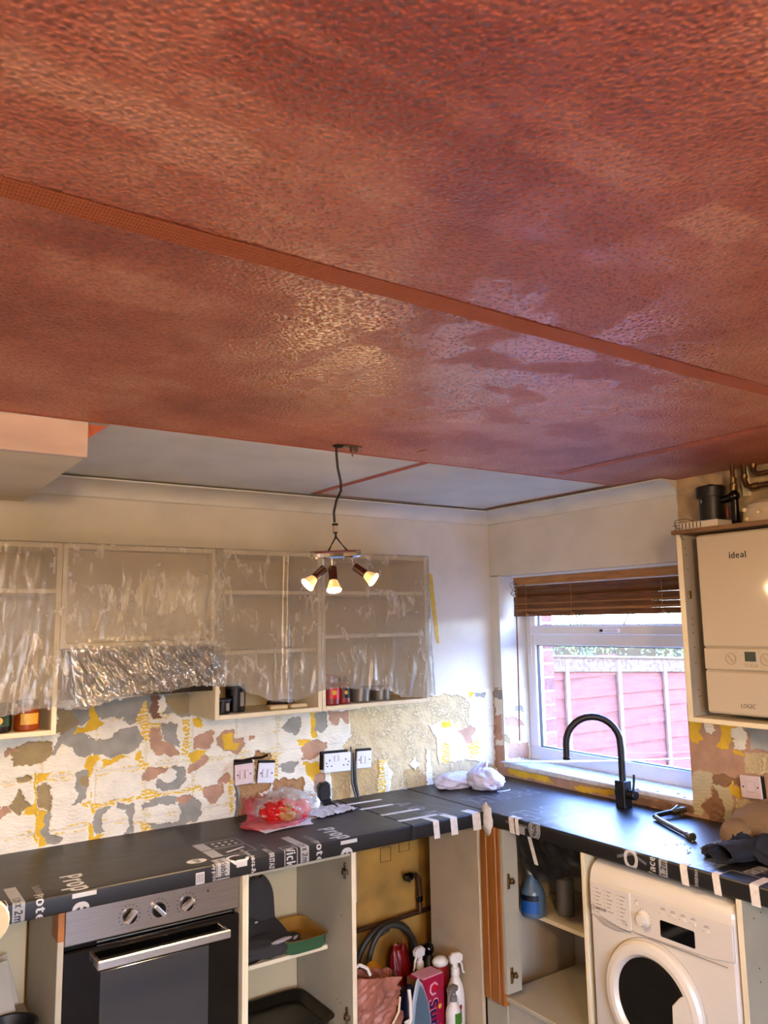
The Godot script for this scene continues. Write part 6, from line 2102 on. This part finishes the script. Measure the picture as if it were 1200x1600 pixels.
	t = solo("yellow_packet", crumple(Vector3(0, 0.14, 0), Vector3(0.075, 0.145, 0.03), 0.12, 455, 1.3, 0.0, 30), M.yellow, "yellow packet poking up behind the carrier bag", "packet", "", Vector3(-1.000, 0, 0.275))
	t = thing("steam_iron", "blue and white steam iron standing on its heel beside the carrier bag", "iron", Vector3(-0.905, 0, 0.482), 0.12)
	var sole := [[-0.055, 0.0], [0.050, 0.0], [0.060, 0.03], [0.058, 0.10], [0.042, 0.18], [0.015, 0.245], [-0.008, 0.275], [-0.020, 0.262], [-0.040, 0.20], [-0.058, 0.10], [-0.062, 0.03]]
	part("soleplate", mb().prism(sole, 0.0, 0.012, 0.004), M.iron_pale, t, "pale grey soleplate")
	var s2 := []
	for q in sole:
		s2.append([q[0] * 0.78 + 0.004, 0.03 + q[1] * 0.80])
	part("sole_inset", mb().prism(s2, 0.010, 0.0145, 0.002), M.iron_grey, t)
	b = mb()
	b.blob(Vector3(-0.02, 0.115, -0.035), Vector3(0.05, 0.125, 0.042), 0.05, 7, 26, 2.0, 0.0)
	part("body", b, M.iron_blue, t, "dark blue body")
	b = mb()
	b.tube([Vector3(-0.045, 0.235, -0.012), Vector3(-0.050, 0.19, 0.002), Vector3(-0.052, 0.13, 0.006), Vector3(-0.075, 0.10, 0.0), Vector3(-0.080, 0.08, 0.0)], 0.008, 8)
	b.tube([Vector3(-0.052, 0.13, 0.006), Vector3(-0.085, 0.125, 0.004)], 0.006, 8)
	part("trim", b, M.plastic_white, t, "white side trim")
	b = mb()
	b.tube([Vector3(-0.02, 0.06, -0.07), Vector3(-0.02, 0.08, -0.115), Vector3(-0.02, 0.16, -0.12), Vector3(-0.02, 0.21, -0.08)], 0.014, 12)
	part("handle", b, M.iron_blue, t)
	t = thing("washing_powder_box", "magenta washing powder carton with a white swirl and large blue lettering", "carton", Vector3(-0.808, 0, 0.400), 0.10)
	part("carton", mb().box(Vector3(0, 0.117, 0), Vector3(0.132, 0.234, 0.09), 0.002), M.magenta, t)
	part("side", mb().box(Vector3(-0.0662, 0.117, 0), Vector3(0.001, 0.23, 0.088), 0), M.cardboard, t)
	part("torn_lid", mb().box(Vector3(0.008, 0.2365, 0.0), Vector3(0.115, 0.006, 0.080), 0.002), M.pink_pale, t, "pale paper on the open lid")
	b = mb()
	b.tube([Vector3(0.026, 0.200, 0.0455), Vector3(0.012, 0.212, 0.0455), Vector3(-0.010, 0.206, 0.0455), Vector3(-0.016, 0.184, 0.0455), Vector3(-0.004, 0.168, 0.0455), Vector3(0.014, 0.170, 0.0455)], 0.0045, 6)
	part("swirl", b, M.pink_pale, t)
	part("swirl_heart", mb().blob(Vector3(0.016, 0.192, 0.0455), Vector3(0.013, 0.015, 0.0015), 0.1, 3, 16), M.red_bright, t)
	letters("Surf", 0.074, M.pink_pale, t, Vector3(0.004, 0.082, 0.0455), Basis(Vector3(0, 0, 1), -PI / 2 + 0.05), true)
	letters("Surf", 0.068, M.ink_blue, t, Vector3(0.004, 0.082, 0.0460), Basis(Vector3(0, 0, 1), -PI / 2 + 0.05), true)
	part("star", mb().blob(Vector3(0.040, 0.110, 0.0455), Vector3(0.010, 0.010, 0.001), 0.5, 8, 12, 6.0), M.label_yellow, t)
	part("stripe", mb().box(Vector3(-0.052, 0.14, 0.0453), Vector3(0.008, 0.10, 0.001), 0).box(Vector3(0.02, 0.03, 0.0453), Vector3(0.05, 0.02, 0.001), 0), M.pink_pale, t)
	t = spray_bottle("spray_bottle", "white trigger spray bottle with green leaf label in front of the carton", Vector3(-0.735, 0, 0.495), 0.034, 0.205, M.plastic_white, M.plastic_grey, PI + 0.3, 0)
	band(t, 0.0345, 0.035, 0.105, PI * 1.0, PI * 1.75, M.leaf_green)
	band(t, 0.0348, 0.02, 0.06, PI * 1.0, PI * 1.75, M.paper_white)
	part("red_tag", mb().box(Vector3(-0.018, 0.118, -0.026), Vector3(0.014, 0.018, 0.006), 0.002), M.red, t)
	spray_bottle("spray_bottle", "tall plain white trigger spray bottle by the end panel", Vector3(-0.672, 0, 0.435), 0.038, 0.300, M.plastic_white, M.plastic_white, -0.2, 0)
	spray_bottle("spray_bottle", "white trigger spray bottle behind the magenta carton", Vector3(-0.755, 0, 0.29), 0.036, 0.300, M.plastic_white, M.plastic_white, PI + 0.2, 0)
	t = thing("bottle", "red bottle with a white oval cap behind the spray bottles", "bottle", Vector3(-0.683, 0, 0.345))
	part("bottle", mb().lathe([[0, 0, 1], [0.036, 0, 1], [0.038, 0.006, 1], [0.038, 0.215, 1], [0.030, 0.225, 1], [0, 0.225, 1]], 26), M.red, t)
	b = mb()
	b.blob(Vector3(0, 0.238, 0), Vector3(0.040, 0.024, 0.032), 0.0, 2, 22)
	part("cap", b, M.plastic_white, t, "white oval cap")
	t = thing("bottle", "bottle with a black cap farthest back beside the end panel", "bottle", Vector3(-0.672, 0, 0.245))
	part("bottle", mb().lathe([[0, 0, 1], [0.032, 0, 1], [0.034, 0.006, 1], [0.034, 0.20, 1], [0.016, 0.235, 1], [0.0, 0.235, 1]], 24), M.black_purple, t)
	part("cap", mb().blob(Vector3(0, 0.258, 0), Vector3(0.026, 0.028, 0.026), 0.08, 3, 18), M.black_gloss, t)
	t = solo("red_cloth", crumple(Vector3(0, 0.135, 0), Vector3(0.055, 0.14, 0.03), 0.35, 461, 1.6, 0.0, 30), M.red, "dark red crumpled plastic bag below the coiled hose", "plastic bag", "", Vector3(-0.80, 0, 0.20))
	t = thing("hose", "grey washing machine hose coiled against the wall in the gap", "hose", Vector3(-0.80, 0.0, 0.11))
	b = mb()
	var hp := []
	for k in 60:
		var a := k / 59.0 * TAU * 2.1 - 0.6
		hp.append(Vector3(cos(a) * (0.150 + 0.020 * sin(a * 0.5)), 0.195 + sin(a) * (0.150 + 0.012 * cos(a * 0.7)), -0.02 + k * 0.0011))
	b.tube(hp, 0.0125, 10)
	part("tube", b, M.hose_grey, t)
	t = thing("wall_pipes", "dark copper pipework with a stopcock on the yellow wall in the gap", "pipes", Vector3(-0.72, 0.33, 0.035))
	b = mb()
	b.tube([Vector3(-0.53, -0.008, 0.0), Vector3(-0.1, 0.0, 0.0), Vector3(0.15, 0.008, 0.0), Vector3(0.28, 0.012, 0.0)], 0.011, 10)
	part("pipe", b, M.copper_dull, t)
	b = mb()
	b.tube([Vector3(0.150, 0.01, 0.012), Vector3(0.150, 0.09, 0.012), Vector3(0.148, 0.165, 0.012), Vector3(0.13, 0.185, 0.014), Vector3(0.075, 0.188, 0.018)], 0.0125, 10)
	part("riser", b, M.copper_dull, t)
	b = mb()
	b.cyl(Vector3(0.06, 0.188, 0.02), Vector3(0.10, 0.188, 0.018), 0.019, 12).cyl(Vector3(0.07, 0.188, 0.02), Vector3(0.055, 0.188, 0.060), 0.012, 10).cyl(Vector3(0.150, 0.06, 0.012), Vector3(0.150, 0.085, 0.012), 0.016, 10)
	part("stopcock", b, M.black_gloss, t)
	b = mb()
	b.cyl(Vector3(-0.135, -0.042, 0.02), Vector3(-0.115, -0.040, 0.035), 0.020, 12)
	part("valve_cap", b, M.red, t, "dark red valve cap")
	part("valve_stem", mb().cyl(Vector3(-0.115, -0.040, 0.03), Vector3(-0.045, -0.020, 0.03), 0.008, 10), M.nickel, t)
	b = mb()
	for q in [[-0.735, 0.625, 0.06, 0.066], [-0.625, 0.662, 0.062, 0.08]]:
		var cx: float = q[0]
		var cy: float = q[1]
		b.tube([Vector3(cx - q[2] / 2, cy - q[3] / 2, 0.002), Vector3(cx + q[2] / 2, cy - q[3] / 2, 0.002), Vector3(cx + q[2] / 2, cy + q[3] / 2, 0.002), Vector3(cx - q[2] / 2, cy + q[3] / 2, 0.002)], 0.0018, 4, true)
	solo("box_outline", b, M.print_dark, "two square cut-out outlines marked on the yellow wall under the worktop", "outline")
	# --- in the sink cupboard
	t = thing("spray_bottle", "clear cleaning bottle with blue label and white nozzle on the sink cupboard shelf", "spray bottle", Vector3(-0.415, 0.467, 0.668))
	b = mb()
	b.lathe([[0, 0, 1], [0.050, 0, 1], [0.054, 0.008, 1], [0.054, 0.085, 1], [0.048, 0.105, 1], [0.024, 0.150, 1], [0.016, 0.172, 1], [0.0, 0.172, 1]], 28)
	part("bottle", b, M.iron_grey, t)
	part("nozzle", mb().lathe([[0.018, 0.170, 1], [0.018, 0.190, 1], [0.012, 0.196, 1], [0.011, 0.214, 1], [0.0, 0.216, 1]], 18), M.plastic_white, t)
	band(t, 0.0546, 0.020, 0.068, PI * 0.6, PI * 1.35, M.label_blue)
	band(t, 0.0546, 0.070, 0.094, PI * 0.6, PI * 1.35, M.label_navy)
	t = thing("bottle", "pale grey bottle standing dim in the middle of the sink cupboard shelf", "bottle", Vector3(-0.30, 0.467, 0.75))
	part("bottle", mb().lathe([[0, 0, 1], [0.036, 0, 1], [0.038, 0.006, 1], [0.038, 0.150, 1], [0.028, 0.165, 1], [0, 0.165, 1]], 24), M.plastic_grey, t)
	part("spout", mb().tube([Vector3(0, 0.16, 0), Vector3(-0.01, 0.20, -0.02), Vector3(-0.03, 0.19, -0.06)], 0.006, 8), M.plastic_white, t)
	t = thing("spray_bottle", "grey flat bottle right of the dim bottles on the sink cupboard shelf", "bottle", Vector3(-0.32, 0.467, 0.92))
	part("bottle", mb().prism([[-0.045, 0.0], [0.045, 0.0], [0.046, 0.10], [0.02, 0.125], [0.0, 0.16], [-0.03, 0.165], [-0.046, 0.15]], -0.02, 0.02, 0.006), M.plastic_grey, t)
	# --- in the left cupboard
	t = thing("cardboard_pieces", "flat pieces of grey board leaning in the cupboard left of the oven", "cardboard", Vector3(-2.44, 0.443, 0.24), 0.2)
	for i in 2:
		b = mb()
		b.xf = Transform3D(Basis(Vector3(0, 0, 1), 0.18 - 0.1 * i) * Basis(Vector3(1, 0, 0), -0.35), Vector3(-0.02 - 0.03 * i, 0.03, 0.05 * i))
		b.box(Vector3(0, 0.08, 0), Vector3(0.12, 0.16, 0.004), 0.001)
		part("board", b, M.boiler_board, t)
	t = thing("baking_tin", "black tin on the cupboard shelf left of the oven", "tin", Vector3(-2.46, 0.444, 0.40))
	part("tin", mb().lathe([[0.0, 0.0, 1], [0.07, 0.0, 1], [0.085, 0.04, 1], [0.088, 0.04, 1], [0.088, 0.044, 1], [0.08, 0.042, 1], [0.066, 0.006, 1], [0.0, 0.005, 1]], 28), M.black_matt, t)
	# --- chair at the left edge, close to the viewer
	t = thing("chair", "pale cream chair back cut off by the left edge of the picture", "chair", Vector3(-2.745, 0, 0.83), 0.05)
	var rail := func(y: float, h: float) -> MB:
		var m := mb()
		var P := []
		for k in 24:
			var a := TAU * k / 24
			P.append([signf(cos(a)) * 0.13 + 0.07 * cos(a), y + h * sin(a)])
		m.prism(P, -0.012, 0.012, 0.005)
		return m
	part("top_rail", rail.call(0.945, 0.065), M.plastic_cream, t)
	part("lower_rail", rail.call(0.60, 0.05), M.plastic_cream, t)
	part("seat", mb().box(Vector3(0, 0.43, 0.19), Vector3(0.38, 0.022, 0.38), 0.008), M.plastic_cream, t)
	for q in [[-0.16, 0.0], [0.16, 0.0], [-0.16, 0.35], [0.16, 0.35]]:
		part("leg", mb().cyl(Vector3(q[0], 0.0, q[1]), Vector3(q[0], 0.425 if q[1] > 0.1 else 0.90, q[1] - 0.016), 0.012, 10), M.chrome, t)
func patch_list(which: String) -> Array:
	var L := []
	if which == "back":
		L.append(["G", [-2.265, 1.329, -2.267, 1.369, -2.238, 1.407, -2.159, 1.434, -2.025, 1.446, -1.904, 1.464, -1.776, 1.478, -1.729, 1.439, -1.727, 1.359, -1.774, 1.350, -1.830, 1.376, -1.866, 1.366, -1.902, 1.381, -1.936, 1.393, -1.954, 1.351, -1.988, 1.342, -2.011, 1.373, -2.091, 1.375, -2.137, 1.383, -2.145, 1.375, -2.196, 1.343]])
		L.append(["G", [-2.273, 1.281, -2.244, 1.339, -2.196, 1.347, -2.155, 1.319, -2.121, 1.291, -2.055, 1.297, -2.022, 1.328, -1.980, 1.337, -1.944, 1.323, -1.928, 1.281, -1.951, 1.241, -1.994, 1.224, -2.053, 1.218, -2.095, 1.231, -2.128, 1.242, -2.152, 1.227, -2.176, 1.235, -2.201, 1.266, -2.242, 1.290, -2.262, 1.256, -2.283, 1.251]])
		L.append(["T", [-2.269, 1.426, -2.215, 1.414, -2.177, 1.370, -2.212, 1.336, -2.265, 1.329]])
		L.append(["T", [-2.417, 1.296, -2.365, 1.306, -2.277, 1.306, -2.281, 1.258, -2.298, 1.228, -2.339, 1.221, -2.384, 1.218, -2.417, 1.222, -2.419, 1.265]])
		L.append(["P", [-2.446, 1.283, -2.428, 1.295, -2.398, 1.286, -2.416, 1.276, -2.434, 1.255, -2.443, 1.260]])
		L.append(["T", [-1.831, 1.446, -1.785, 1.465, -1.733, 1.440, -1.732, 1.377, -1.765, 1.358, -1.812, 1.392, -1.832, 1.420]])
		L.append(["B", [-1.899, 1.450, -1.858, 1.452, -1.855, 1.356, -1.888, 1.359]])
		L.append(["P", [-1.896, 1.334, -1.856, 1.339, -1.850, 1.265, -1.809, 1.248, -1.771, 1.205, -1.808, 1.196, -1.880, 1.217, -1.903, 1.262]])
		L.append(["G", [-1.854, 1.335, -1.783, 1.330, -1.776, 1.232, -1.809, 1.244, -1.847, 1.273]])
		L.append(["W", [-1.871, 1.423, -1.840, 1.447, -1.828, 1.402, -1.848, 1.369, -1.870, 1.379]])
		L.append(["W", [-1.838, 1.368, -1.811, 1.375, -1.765, 1.349, -1.783, 1.333, -1.838, 1.337]])
		L.append(["Y", [-2.138, 1.424, -2.122, 1.427, -2.108, 1.376, -2.086, 1.354, -2.123, 1.342, -2.164, 1.348, -2.141, 1.383]])
		L.append(["Y", [-2.194, 1.343, -2.140, 1.350, -2.090, 1.350, -2.106, 1.327, -2.155, 1.323, -2.194, 1.326]])
		L.append(["W", [-2.098, 1.347, -2.057, 1.367, -2.023, 1.374, -2.004, 1.339, -2.055, 1.301, -2.121, 1.293, -2.137, 1.317]])
		L.append(["S", [-1.954, 1.377, -1.933, 1.414, -1.916, 1.443, -1.902, 1.390, -1.910, 1.349, -1.856, 1.341, -1.860, 1.318, -1.900, 1.323, -1.899, 1.283, -1.927, 1.277, -1.936, 1.329, -1.955, 1.343]])
		L.append(["Y", [-2.152, 1.221, -2.120, 1.243, -2.094, 1.214, -2.118, 1.192, -2.129, 1.153, -2.148, 1.155]])
		L.append(["Y", [-2.094, 1.208, -2.019, 1.221, -1.976, 1.214, -2.052, 1.195, -2.085, 1.190]])
		L.append(["Y", [-1.957, 1.221, -1.933, 1.232, -1.929, 1.186, -1.957, 1.206]])
		L.append(["Y", [-2.326, 1.184, -2.276, 1.196, -2.293, 1.171, -2.323, 1.143]])
		L.append(["G", [-2.291, 1.047, -2.272, 1.068, -2.272, 1.013, -2.283, 0.984, -2.278, 0.956, -2.233, 0.946, -2.234, 0.918, -2.282, 0.925, -2.305, 0.979]])
		L.append(["T", [-2.323, 1.129, -2.296, 1.157, -2.274, 1.123, -2.275, 1.076, -2.271, 1.040, -2.295, 1.054, -2.321, 1.067]])
		L.append(["Y", [-2.321, 1.054, -2.283, 1.044, -2.297, 1.017, -2.303, 0.979, -2.282, 0.923, -2.308, 0.922, -2.321, 0.989]])
		L.append(["G", [-2.190, 1.176, -2.141, 1.182, -2.139, 1.122, -2.154, 1.084, -2.162, 1.051, -2.199, 1.053, -2.179, 1.079, -2.188, 1.120]])
		L.append(["T", [-2.169, 1.156, -2.148, 1.163, -2.138, 1.130, -2.148, 1.115, -2.165, 1.133]])
		L.append(["S", [-2.158, 1.051, -2.135, 1.069, -2.130, 1.113, -2.121, 1.039, -2.146, 1.041]])
		L.append(["G", [-2.124, 0.983, -2.112, 1.014, -2.072, 1.032, -2.046, 1.028, -2.079, 1.001, -2.087, 0.978, -2.072, 0.934, -2.094, 0.929, -2.120, 0.957]])
		L.append(["G", [-2.033, 1.055, -2.014, 1.036, -1.961, 1.029, -1.950, 0.997, -1.961, 0.959, -1.955, 0.912, -1.995, 0.914, -1.978, 0.953, -1.992, 1.005, -2.026, 1.024]])
		L.append(["S", [-2.130, 1.050, -2.064, 1.049, -1.980, 1.052, -1.929, 1.061, -1.927, 1.040, -2.014, 1.039, -2.088, 1.028, -2.112, 1.012, -2.129, 1.022]])
		L.append(["Y", [-2.134, 0.981, -2.110, 0.941, -2.108, 0.929, -2.076, 0.928, -2.093, 0.908, -2.135, 0.915]])
		L.append(["P", [-1.924, 1.145, -1.897, 1.164, -1.819, 1.154, -1.833, 1.133, -1.878, 1.113, -1.928, 1.115]])
		L.append(["S", [-1.932, 1.188, -1.897, 1.176, -1.897, 1.161, -1.930, 1.153]])
		L.append(["G", [-1.811, 1.149, -1.787, 1.161, -1.742, 1.142, -1.744, 1.090, -1.776, 1.066, -1.832, 1.061, -1.874, 1.085, -1.864, 1.110, -1.815, 1.090, -1.783, 1.103, -1.786, 1.129]])
		L.append(["S", [-1.934, 1.073, -1.903, 1.077, -1.841, 1.052, -1.741, 1.065, -1.673, 1.065, -1.673, 1.049, -1.740, 1.044, -1.840, 1.040, -1.902, 1.035, -1.933, 1.044]])
		L.append(["G", [-1.930, 1.011, -1.894, 1.037, -1.822, 1.037, -1.775, 1.021, -1.784, 0.999, -1.858, 1.013, -1.901, 0.998, -1.928, 0.998]])
		L.append(["G", [-1.758, 0.971, -1.777, 1.012, -1.712, 1.025, -1.672, 0.985, -1.672, 0.949, -1.692, 0.923, -1.757, 0.913, -1.873, 0.904, -1.891, 0.942, -1.838, 0.928, -1.773, 0.931]])
		L.append(["P", [-1.788, 1.022, -1.740, 1.035, -1.710, 1.021, -1.740, 0.996, -1.778, 1.007]])
		L.append(["S", [-1.931, 0.950, -1.891, 0.940, -1.871, 0.911, -1.927, 0.911]])
		L.append(["Y", [-1.715, 1.341, -1.680, 1.344, -1.672, 1.315, -1.693, 1.301, -1.714, 1.317]])
		L.append(["P", [-1.711, 1.261, -1.693, 1.277, -1.660, 1.286, -1.624, 1.283, -1.618, 1.252, -1.633, 1.220, -1.663, 1.210, -1.704, 1.214, -1.713, 1.239]])
		L.append(["P", [-1.603, 1.251, -1.577, 1.284, -1.530, 1.280, -1.525, 1.239, -1.484, 1.246, -1.479, 1.202, -1.506, 1.180, -1.571, 1.192, -1.603, 1.224]])
		L.append(["Y", [-1.581, 1.268, -1.535, 1.264, -1.534, 1.228, -1.499, 1.220, -1.509, 1.195, -1.578, 1.201]])
		L.append(["P", [-1.456, 1.246, -1.430, 1.248, -1.430, 1.227, -1.456, 1.229]])
		L.append(["P", [-1.728, 1.153, -1.658, 1.191, -1.646, 1.170, -1.686, 1.133, -1.731, 1.125]])
		L.append(["Y", [-1.734, 1.193, -1.696, 1.208, -1.647, 1.203, -1.677, 1.181, -1.724, 1.159]])
		L.append(["P", [-1.672, 1.050, -1.618, 1.057, -1.572, 1.055, -1.572, 1.024, -1.607, 0.979, -1.631, 0.978, -1.672, 1.029]])
		L.append(["P", [-1.601, 1.081, -1.560, 1.100, -1.540, 1.092, -1.543, 1.063, -1.591, 1.056]])
		L.append(["S", [-1.547, 1.057, -1.535, 1.082, -1.527, 0.939, -1.545, 0.922]])
		L.append(["T", [-2.419, 1.080, -2.388, 1.138, -2.371, 1.112, -2.343, 1.070, -2.377, 1.058, -2.380, 1.043, -2.416, 1.063]])
		L.append(["Y", [-2.363, 1.065, -2.332, 1.078, -2.331, 1.043, -2.371, 1.041]])
		L.append(["P", [-2.458, 1.082, -2.422, 1.079, -2.416, 1.056, -2.457, 1.040]])
		L.append(["T", [-2.410, 1.187, -2.353, 1.185, -2.354, 1.163, -2.402, 1.161]])
		L.append(["S", [-1.757, 1.344, -1.732, 1.344, -1.731, 1.293, -1.736, 1.189, -1.764, 1.203, -1.758, 1.300]])
		L.append(["S", [-1.937, 1.206, -1.926, 1.205, -1.925, 1.162, -1.936, 1.164]])
		L.append(["Y", [-2.338, 1.194, -2.329, 1.193, -2.318, 0.928, -2.327, 0.929]])
		L.append(["O", [-1.525, 1.043, -1.413, 1.040, -1.413, 0.904, -1.511, 0.917]])
		L.append(["O", [-1.430, 1.175, -1.349, 1.168, -1.349, 1.030, -1.367, 0.996, -1.429, 0.995]])
		L.append(["G", [-1.291, 1.278, -1.260, 1.310, -1.197, 1.305, -1.198, 1.273, -1.222, 1.232, -1.260, 1.240, -1.293, 1.264]])
		L.append(["Y", [-1.146, 1.325, -1.118, 1.323, -1.113, 1.212, -1.146, 1.215]])
		L.append(["G", [-1.121, 1.319, -1.061, 1.319, -1.056, 1.258, -1.093, 1.225, -1.119, 1.247]])
		L.append(["P", [-1.052, 1.318, -0.945, 1.318, -0.938, 1.258, -0.987, 1.287, -1.000, 1.253, -1.041, 1.261]])
		L.append(["N", [-0.928, 1.227, -0.945, 1.318, -0.779, 1.336, -0.462, 1.348, -0.364, 1.358, -0.235, 1.339, -0.182, 1.300, -0.194, 1.195, -0.202, 1.168, -0.240, 1.139, -0.285, 1.174, -0.380, 1.224, -0.456, 1.201, -0.407, 1.128, -0.409, 1.053, -0.390, 1.007, -0.306, 1.010, -0.190, 1.008, -0.042, 0.970, -0.009, 0.952, -0.012, 0.889, -0.338, 0.907, -0.609, 0.910, -0.885, 0.906, -1.044, 0.918, -1.043, 1.043, -1.094, 1.063, -0.943, 1.051, -0.942, 1.109, -0.977, 1.152, -0.929, 1.197]])
		L.append(["R", [-1.037, 1.042, -0.931, 1.049, -0.933, 0.908, -1.044, 0.918]])
		L.append(["R", [-0.895, 1.065, -0.769, 1.071, -0.787, 0.913, -0.897, 0.913]])
		L.append(["R", [-0.620, 0.993, -0.540, 1.015, -0.475, 0.945, -0.483, 0.904, -0.622, 0.912]])
		L.append(["Y", [-0.379, 1.216, -0.319, 1.219, -0.310, 1.189, -0.349, 1.179, -0.379, 1.200]])
		L.append(["S", [-0.375, 1.109, -0.321, 1.105, -0.331, 1.011, -0.379, 1.010]])
		L.append(["S", [-0.204, 1.103, -0.123, 1.103, -0.127, 1.032, -0.189, 1.023]])
		L.append(["Y", [-0.186, 1.356, -0.142, 1.355, -0.177, 1.319]])
		L.append(["G", [-0.141, 1.355, -0.067, 1.350, -0.076, 1.324, -0.135, 1.328]])
		L.append(["P", [-0.267, 1.163, -0.182, 1.185, -0.136, 1.163, -0.182, 1.128, -0.169, 1.092, -0.211, 1.090, -0.233, 1.127]])
		L.append(["P", [-0.011, 1.350, 0.071, 1.357, 0.081, 0.934, -0.015, 0.954]])
		L.append(["Y", [-1.213, 1.206, -1.153, 1.203, -1.148, 1.179, -1.178, 1.170, -1.210, 1.185]])
		L.append(["Y", [-1.186, 1.102, -1.103, 1.098, -1.092, 1.048, -1.128, 1.003, -1.153, 1.036, -1.180, 1.078]])
		L.append(["P", [-1.191, 1.174, -1.127, 1.198, -1.056, 1.180, -1.057, 1.149, -1.105, 1.134, -1.150, 1.106, -1.191, 1.115]])
		L.append(["G", [-1.311, 1.102, -1.260, 1.115, -1.209, 1.116, -1.237, 1.063, -1.295, 1.070]])
		L.append(["O", [-1.337, 1.040, -1.293, 1.050, -1.239, 1.033, -1.195, 1.039, -1.171, 1.010, -1.206, 0.944, -1.340, 0.976]])
		L.append(["P", [-1.128, 1.034, -1.071, 1.046, -1.060, 0.968, -1.106, 0.955, -1.137, 0.987]])
		L.append(["S", [-1.348, 1.157, -1.317, 1.163, -1.312, 1.055, -1.344, 1.048]])
		L.append(["W", [-1.060, 1.054, -1.037, 1.052, -1.036, 0.922, -1.061, 0.922]])
		L.append(["S", [-0.768, 1.071, -0.731, 1.074, -0.713, 1.045, -0.728, 0.910, -0.777, 0.912]])
		L.append(["W", [-0.734, 1.062, -0.684, 1.001, -0.709, 0.913, -0.732, 0.911]])
		L.append(["W", [-0.590, 1.036, -0.552, 1.055, -0.524, 1.013, -0.554, 0.999]])
		L.append(["W", [-0.483, 1.103, -0.454, 1.069, -0.435, 0.909, -0.476, 0.904]])
	if which == "right":
		L.append(["Y", [1.221, 1.309, 1.276, 1.311, 1.264, 1.268, 1.275, 1.224, 1.224, 1.208, 1.216, 1.240]])
		L.append(["W", [1.284, 1.304, 1.323, 1.311, 1.334, 1.272, 1.322, 1.251, 1.293, 1.264]])
		L.append(["Y", [1.361, 1.306, 1.444, 1.308, 1.410, 1.282, 1.410, 1.236, 1.380, 1.207, 1.331, 1.201, 1.359, 1.233]])
		L.append(["W", [1.405, 1.282, 1.452, 1.300, 1.474, 1.273, 1.459, 1.216, 1.412, 1.201, 1.413, 1.252]])
		L.append(["H", [1.452, 1.306, 1.619, 1.312, 1.611, 1.220, 1.475, 1.218, 1.489, 1.269]])
		L.append(["Y", [1.409, 1.202, 1.447, 1.209, 1.449, 1.188, 1.411, 1.186]])
		L.append(["K", [1.215, 1.088, 1.280, 1.110, 1.313, 1.101, 1.305, 1.047, 1.290, 0.994, 1.260, 1.004, 1.265, 0.970, 1.246, 0.923, 1.202, 0.925]])
		L.append(["Q", [1.313, 1.101, 1.369, 1.100, 1.446, 1.102, 1.443, 1.074, 1.365, 1.056, 1.308, 1.056]])
		L.append(["Q", [1.241, 0.961, 1.297, 1.002, 1.305, 1.044, 1.328, 1.032, 1.347, 0.994, 1.344, 0.914, 1.283, 0.921]])
		L.append(["K", [1.304, 1.057, 1.387, 1.060, 1.394, 1.015, 1.389, 0.910, 1.346, 0.914, 1.347, 0.997]])
		L.append(["Y", [1.396, 1.086, 1.397, 1.055, 1.446, 1.063, 1.440, 1.037, 1.414, 1.020, 1.394, 1.032, 1.372, 1.057]])
		L.append(["N", [1.457, 1.204, 1.610, 1.211, 1.603, 1.134, 1.457, 1.125, 1.451, 1.173]])
		L.append(["N", [1.404, 1.019, 1.465, 1.027, 1.479, 0.996, 1.430, 0.927, 1.395, 0.911]])
		L.append(["W", [-0.043, 1.362, 0.091, 1.370, 0.083, 0.976, -0.064, 0.957]])
		L.append(["G", [-0.013, 1.364, 0.076, 1.364, 0.073, 1.311, -0.008, 1.315]])
		L.append(["P", [0.002, 1.217, 0.054, 1.232, 0.062, 1.107, 0.002, 1.081]])
		L.append(["P", [-0.059, 1.045, 0.074, 1.070, 0.069, 0.974, -0.064, 0.957]])
		L.append(["G", [-0.048, 1.263, 0.012, 1.267, 0.010, 1.228, -0.043, 1.219]])
		L.append(["Y", [0.101, 0.965, 0.266, 0.970, 0.396, 0.947, 0.429, 0.927, 0.099, 0.925]])
		L.append(["P", [0.420, 0.963, 0.544, 0.969, 0.563, 0.932, 0.429, 0.915]])
		L.append(["Y", [0.553, 0.938, 0.801, 0.954, 0.799, 0.931, 0.573, 0.918]])
		L.append(["Q", [0.905, 0.941, 1.092, 0.951, 1.209, 0.953, 1.207, 0.929, 0.912, 0.905]])
	if which == "jamb":
		L.append(["P", [0.008, 1.217, 0.120, 1.201, 0.147, 1.170, 0.080, 1.155, 0.004, 1.182]])
		L.append(["G", [0.084, 1.276, 0.152, 1.260, 0.150, 1.231, 0.082, 1.246]])
		L.append(["P", [0.013, 1.074, 0.179, 1.067, 0.175, 0.986, 0.028, 1.001]])
		L.append(["T", [-0.009, 1.129, 0.039, 1.107, 0.038, 1.071, -0.005, 1.084]])
	return L
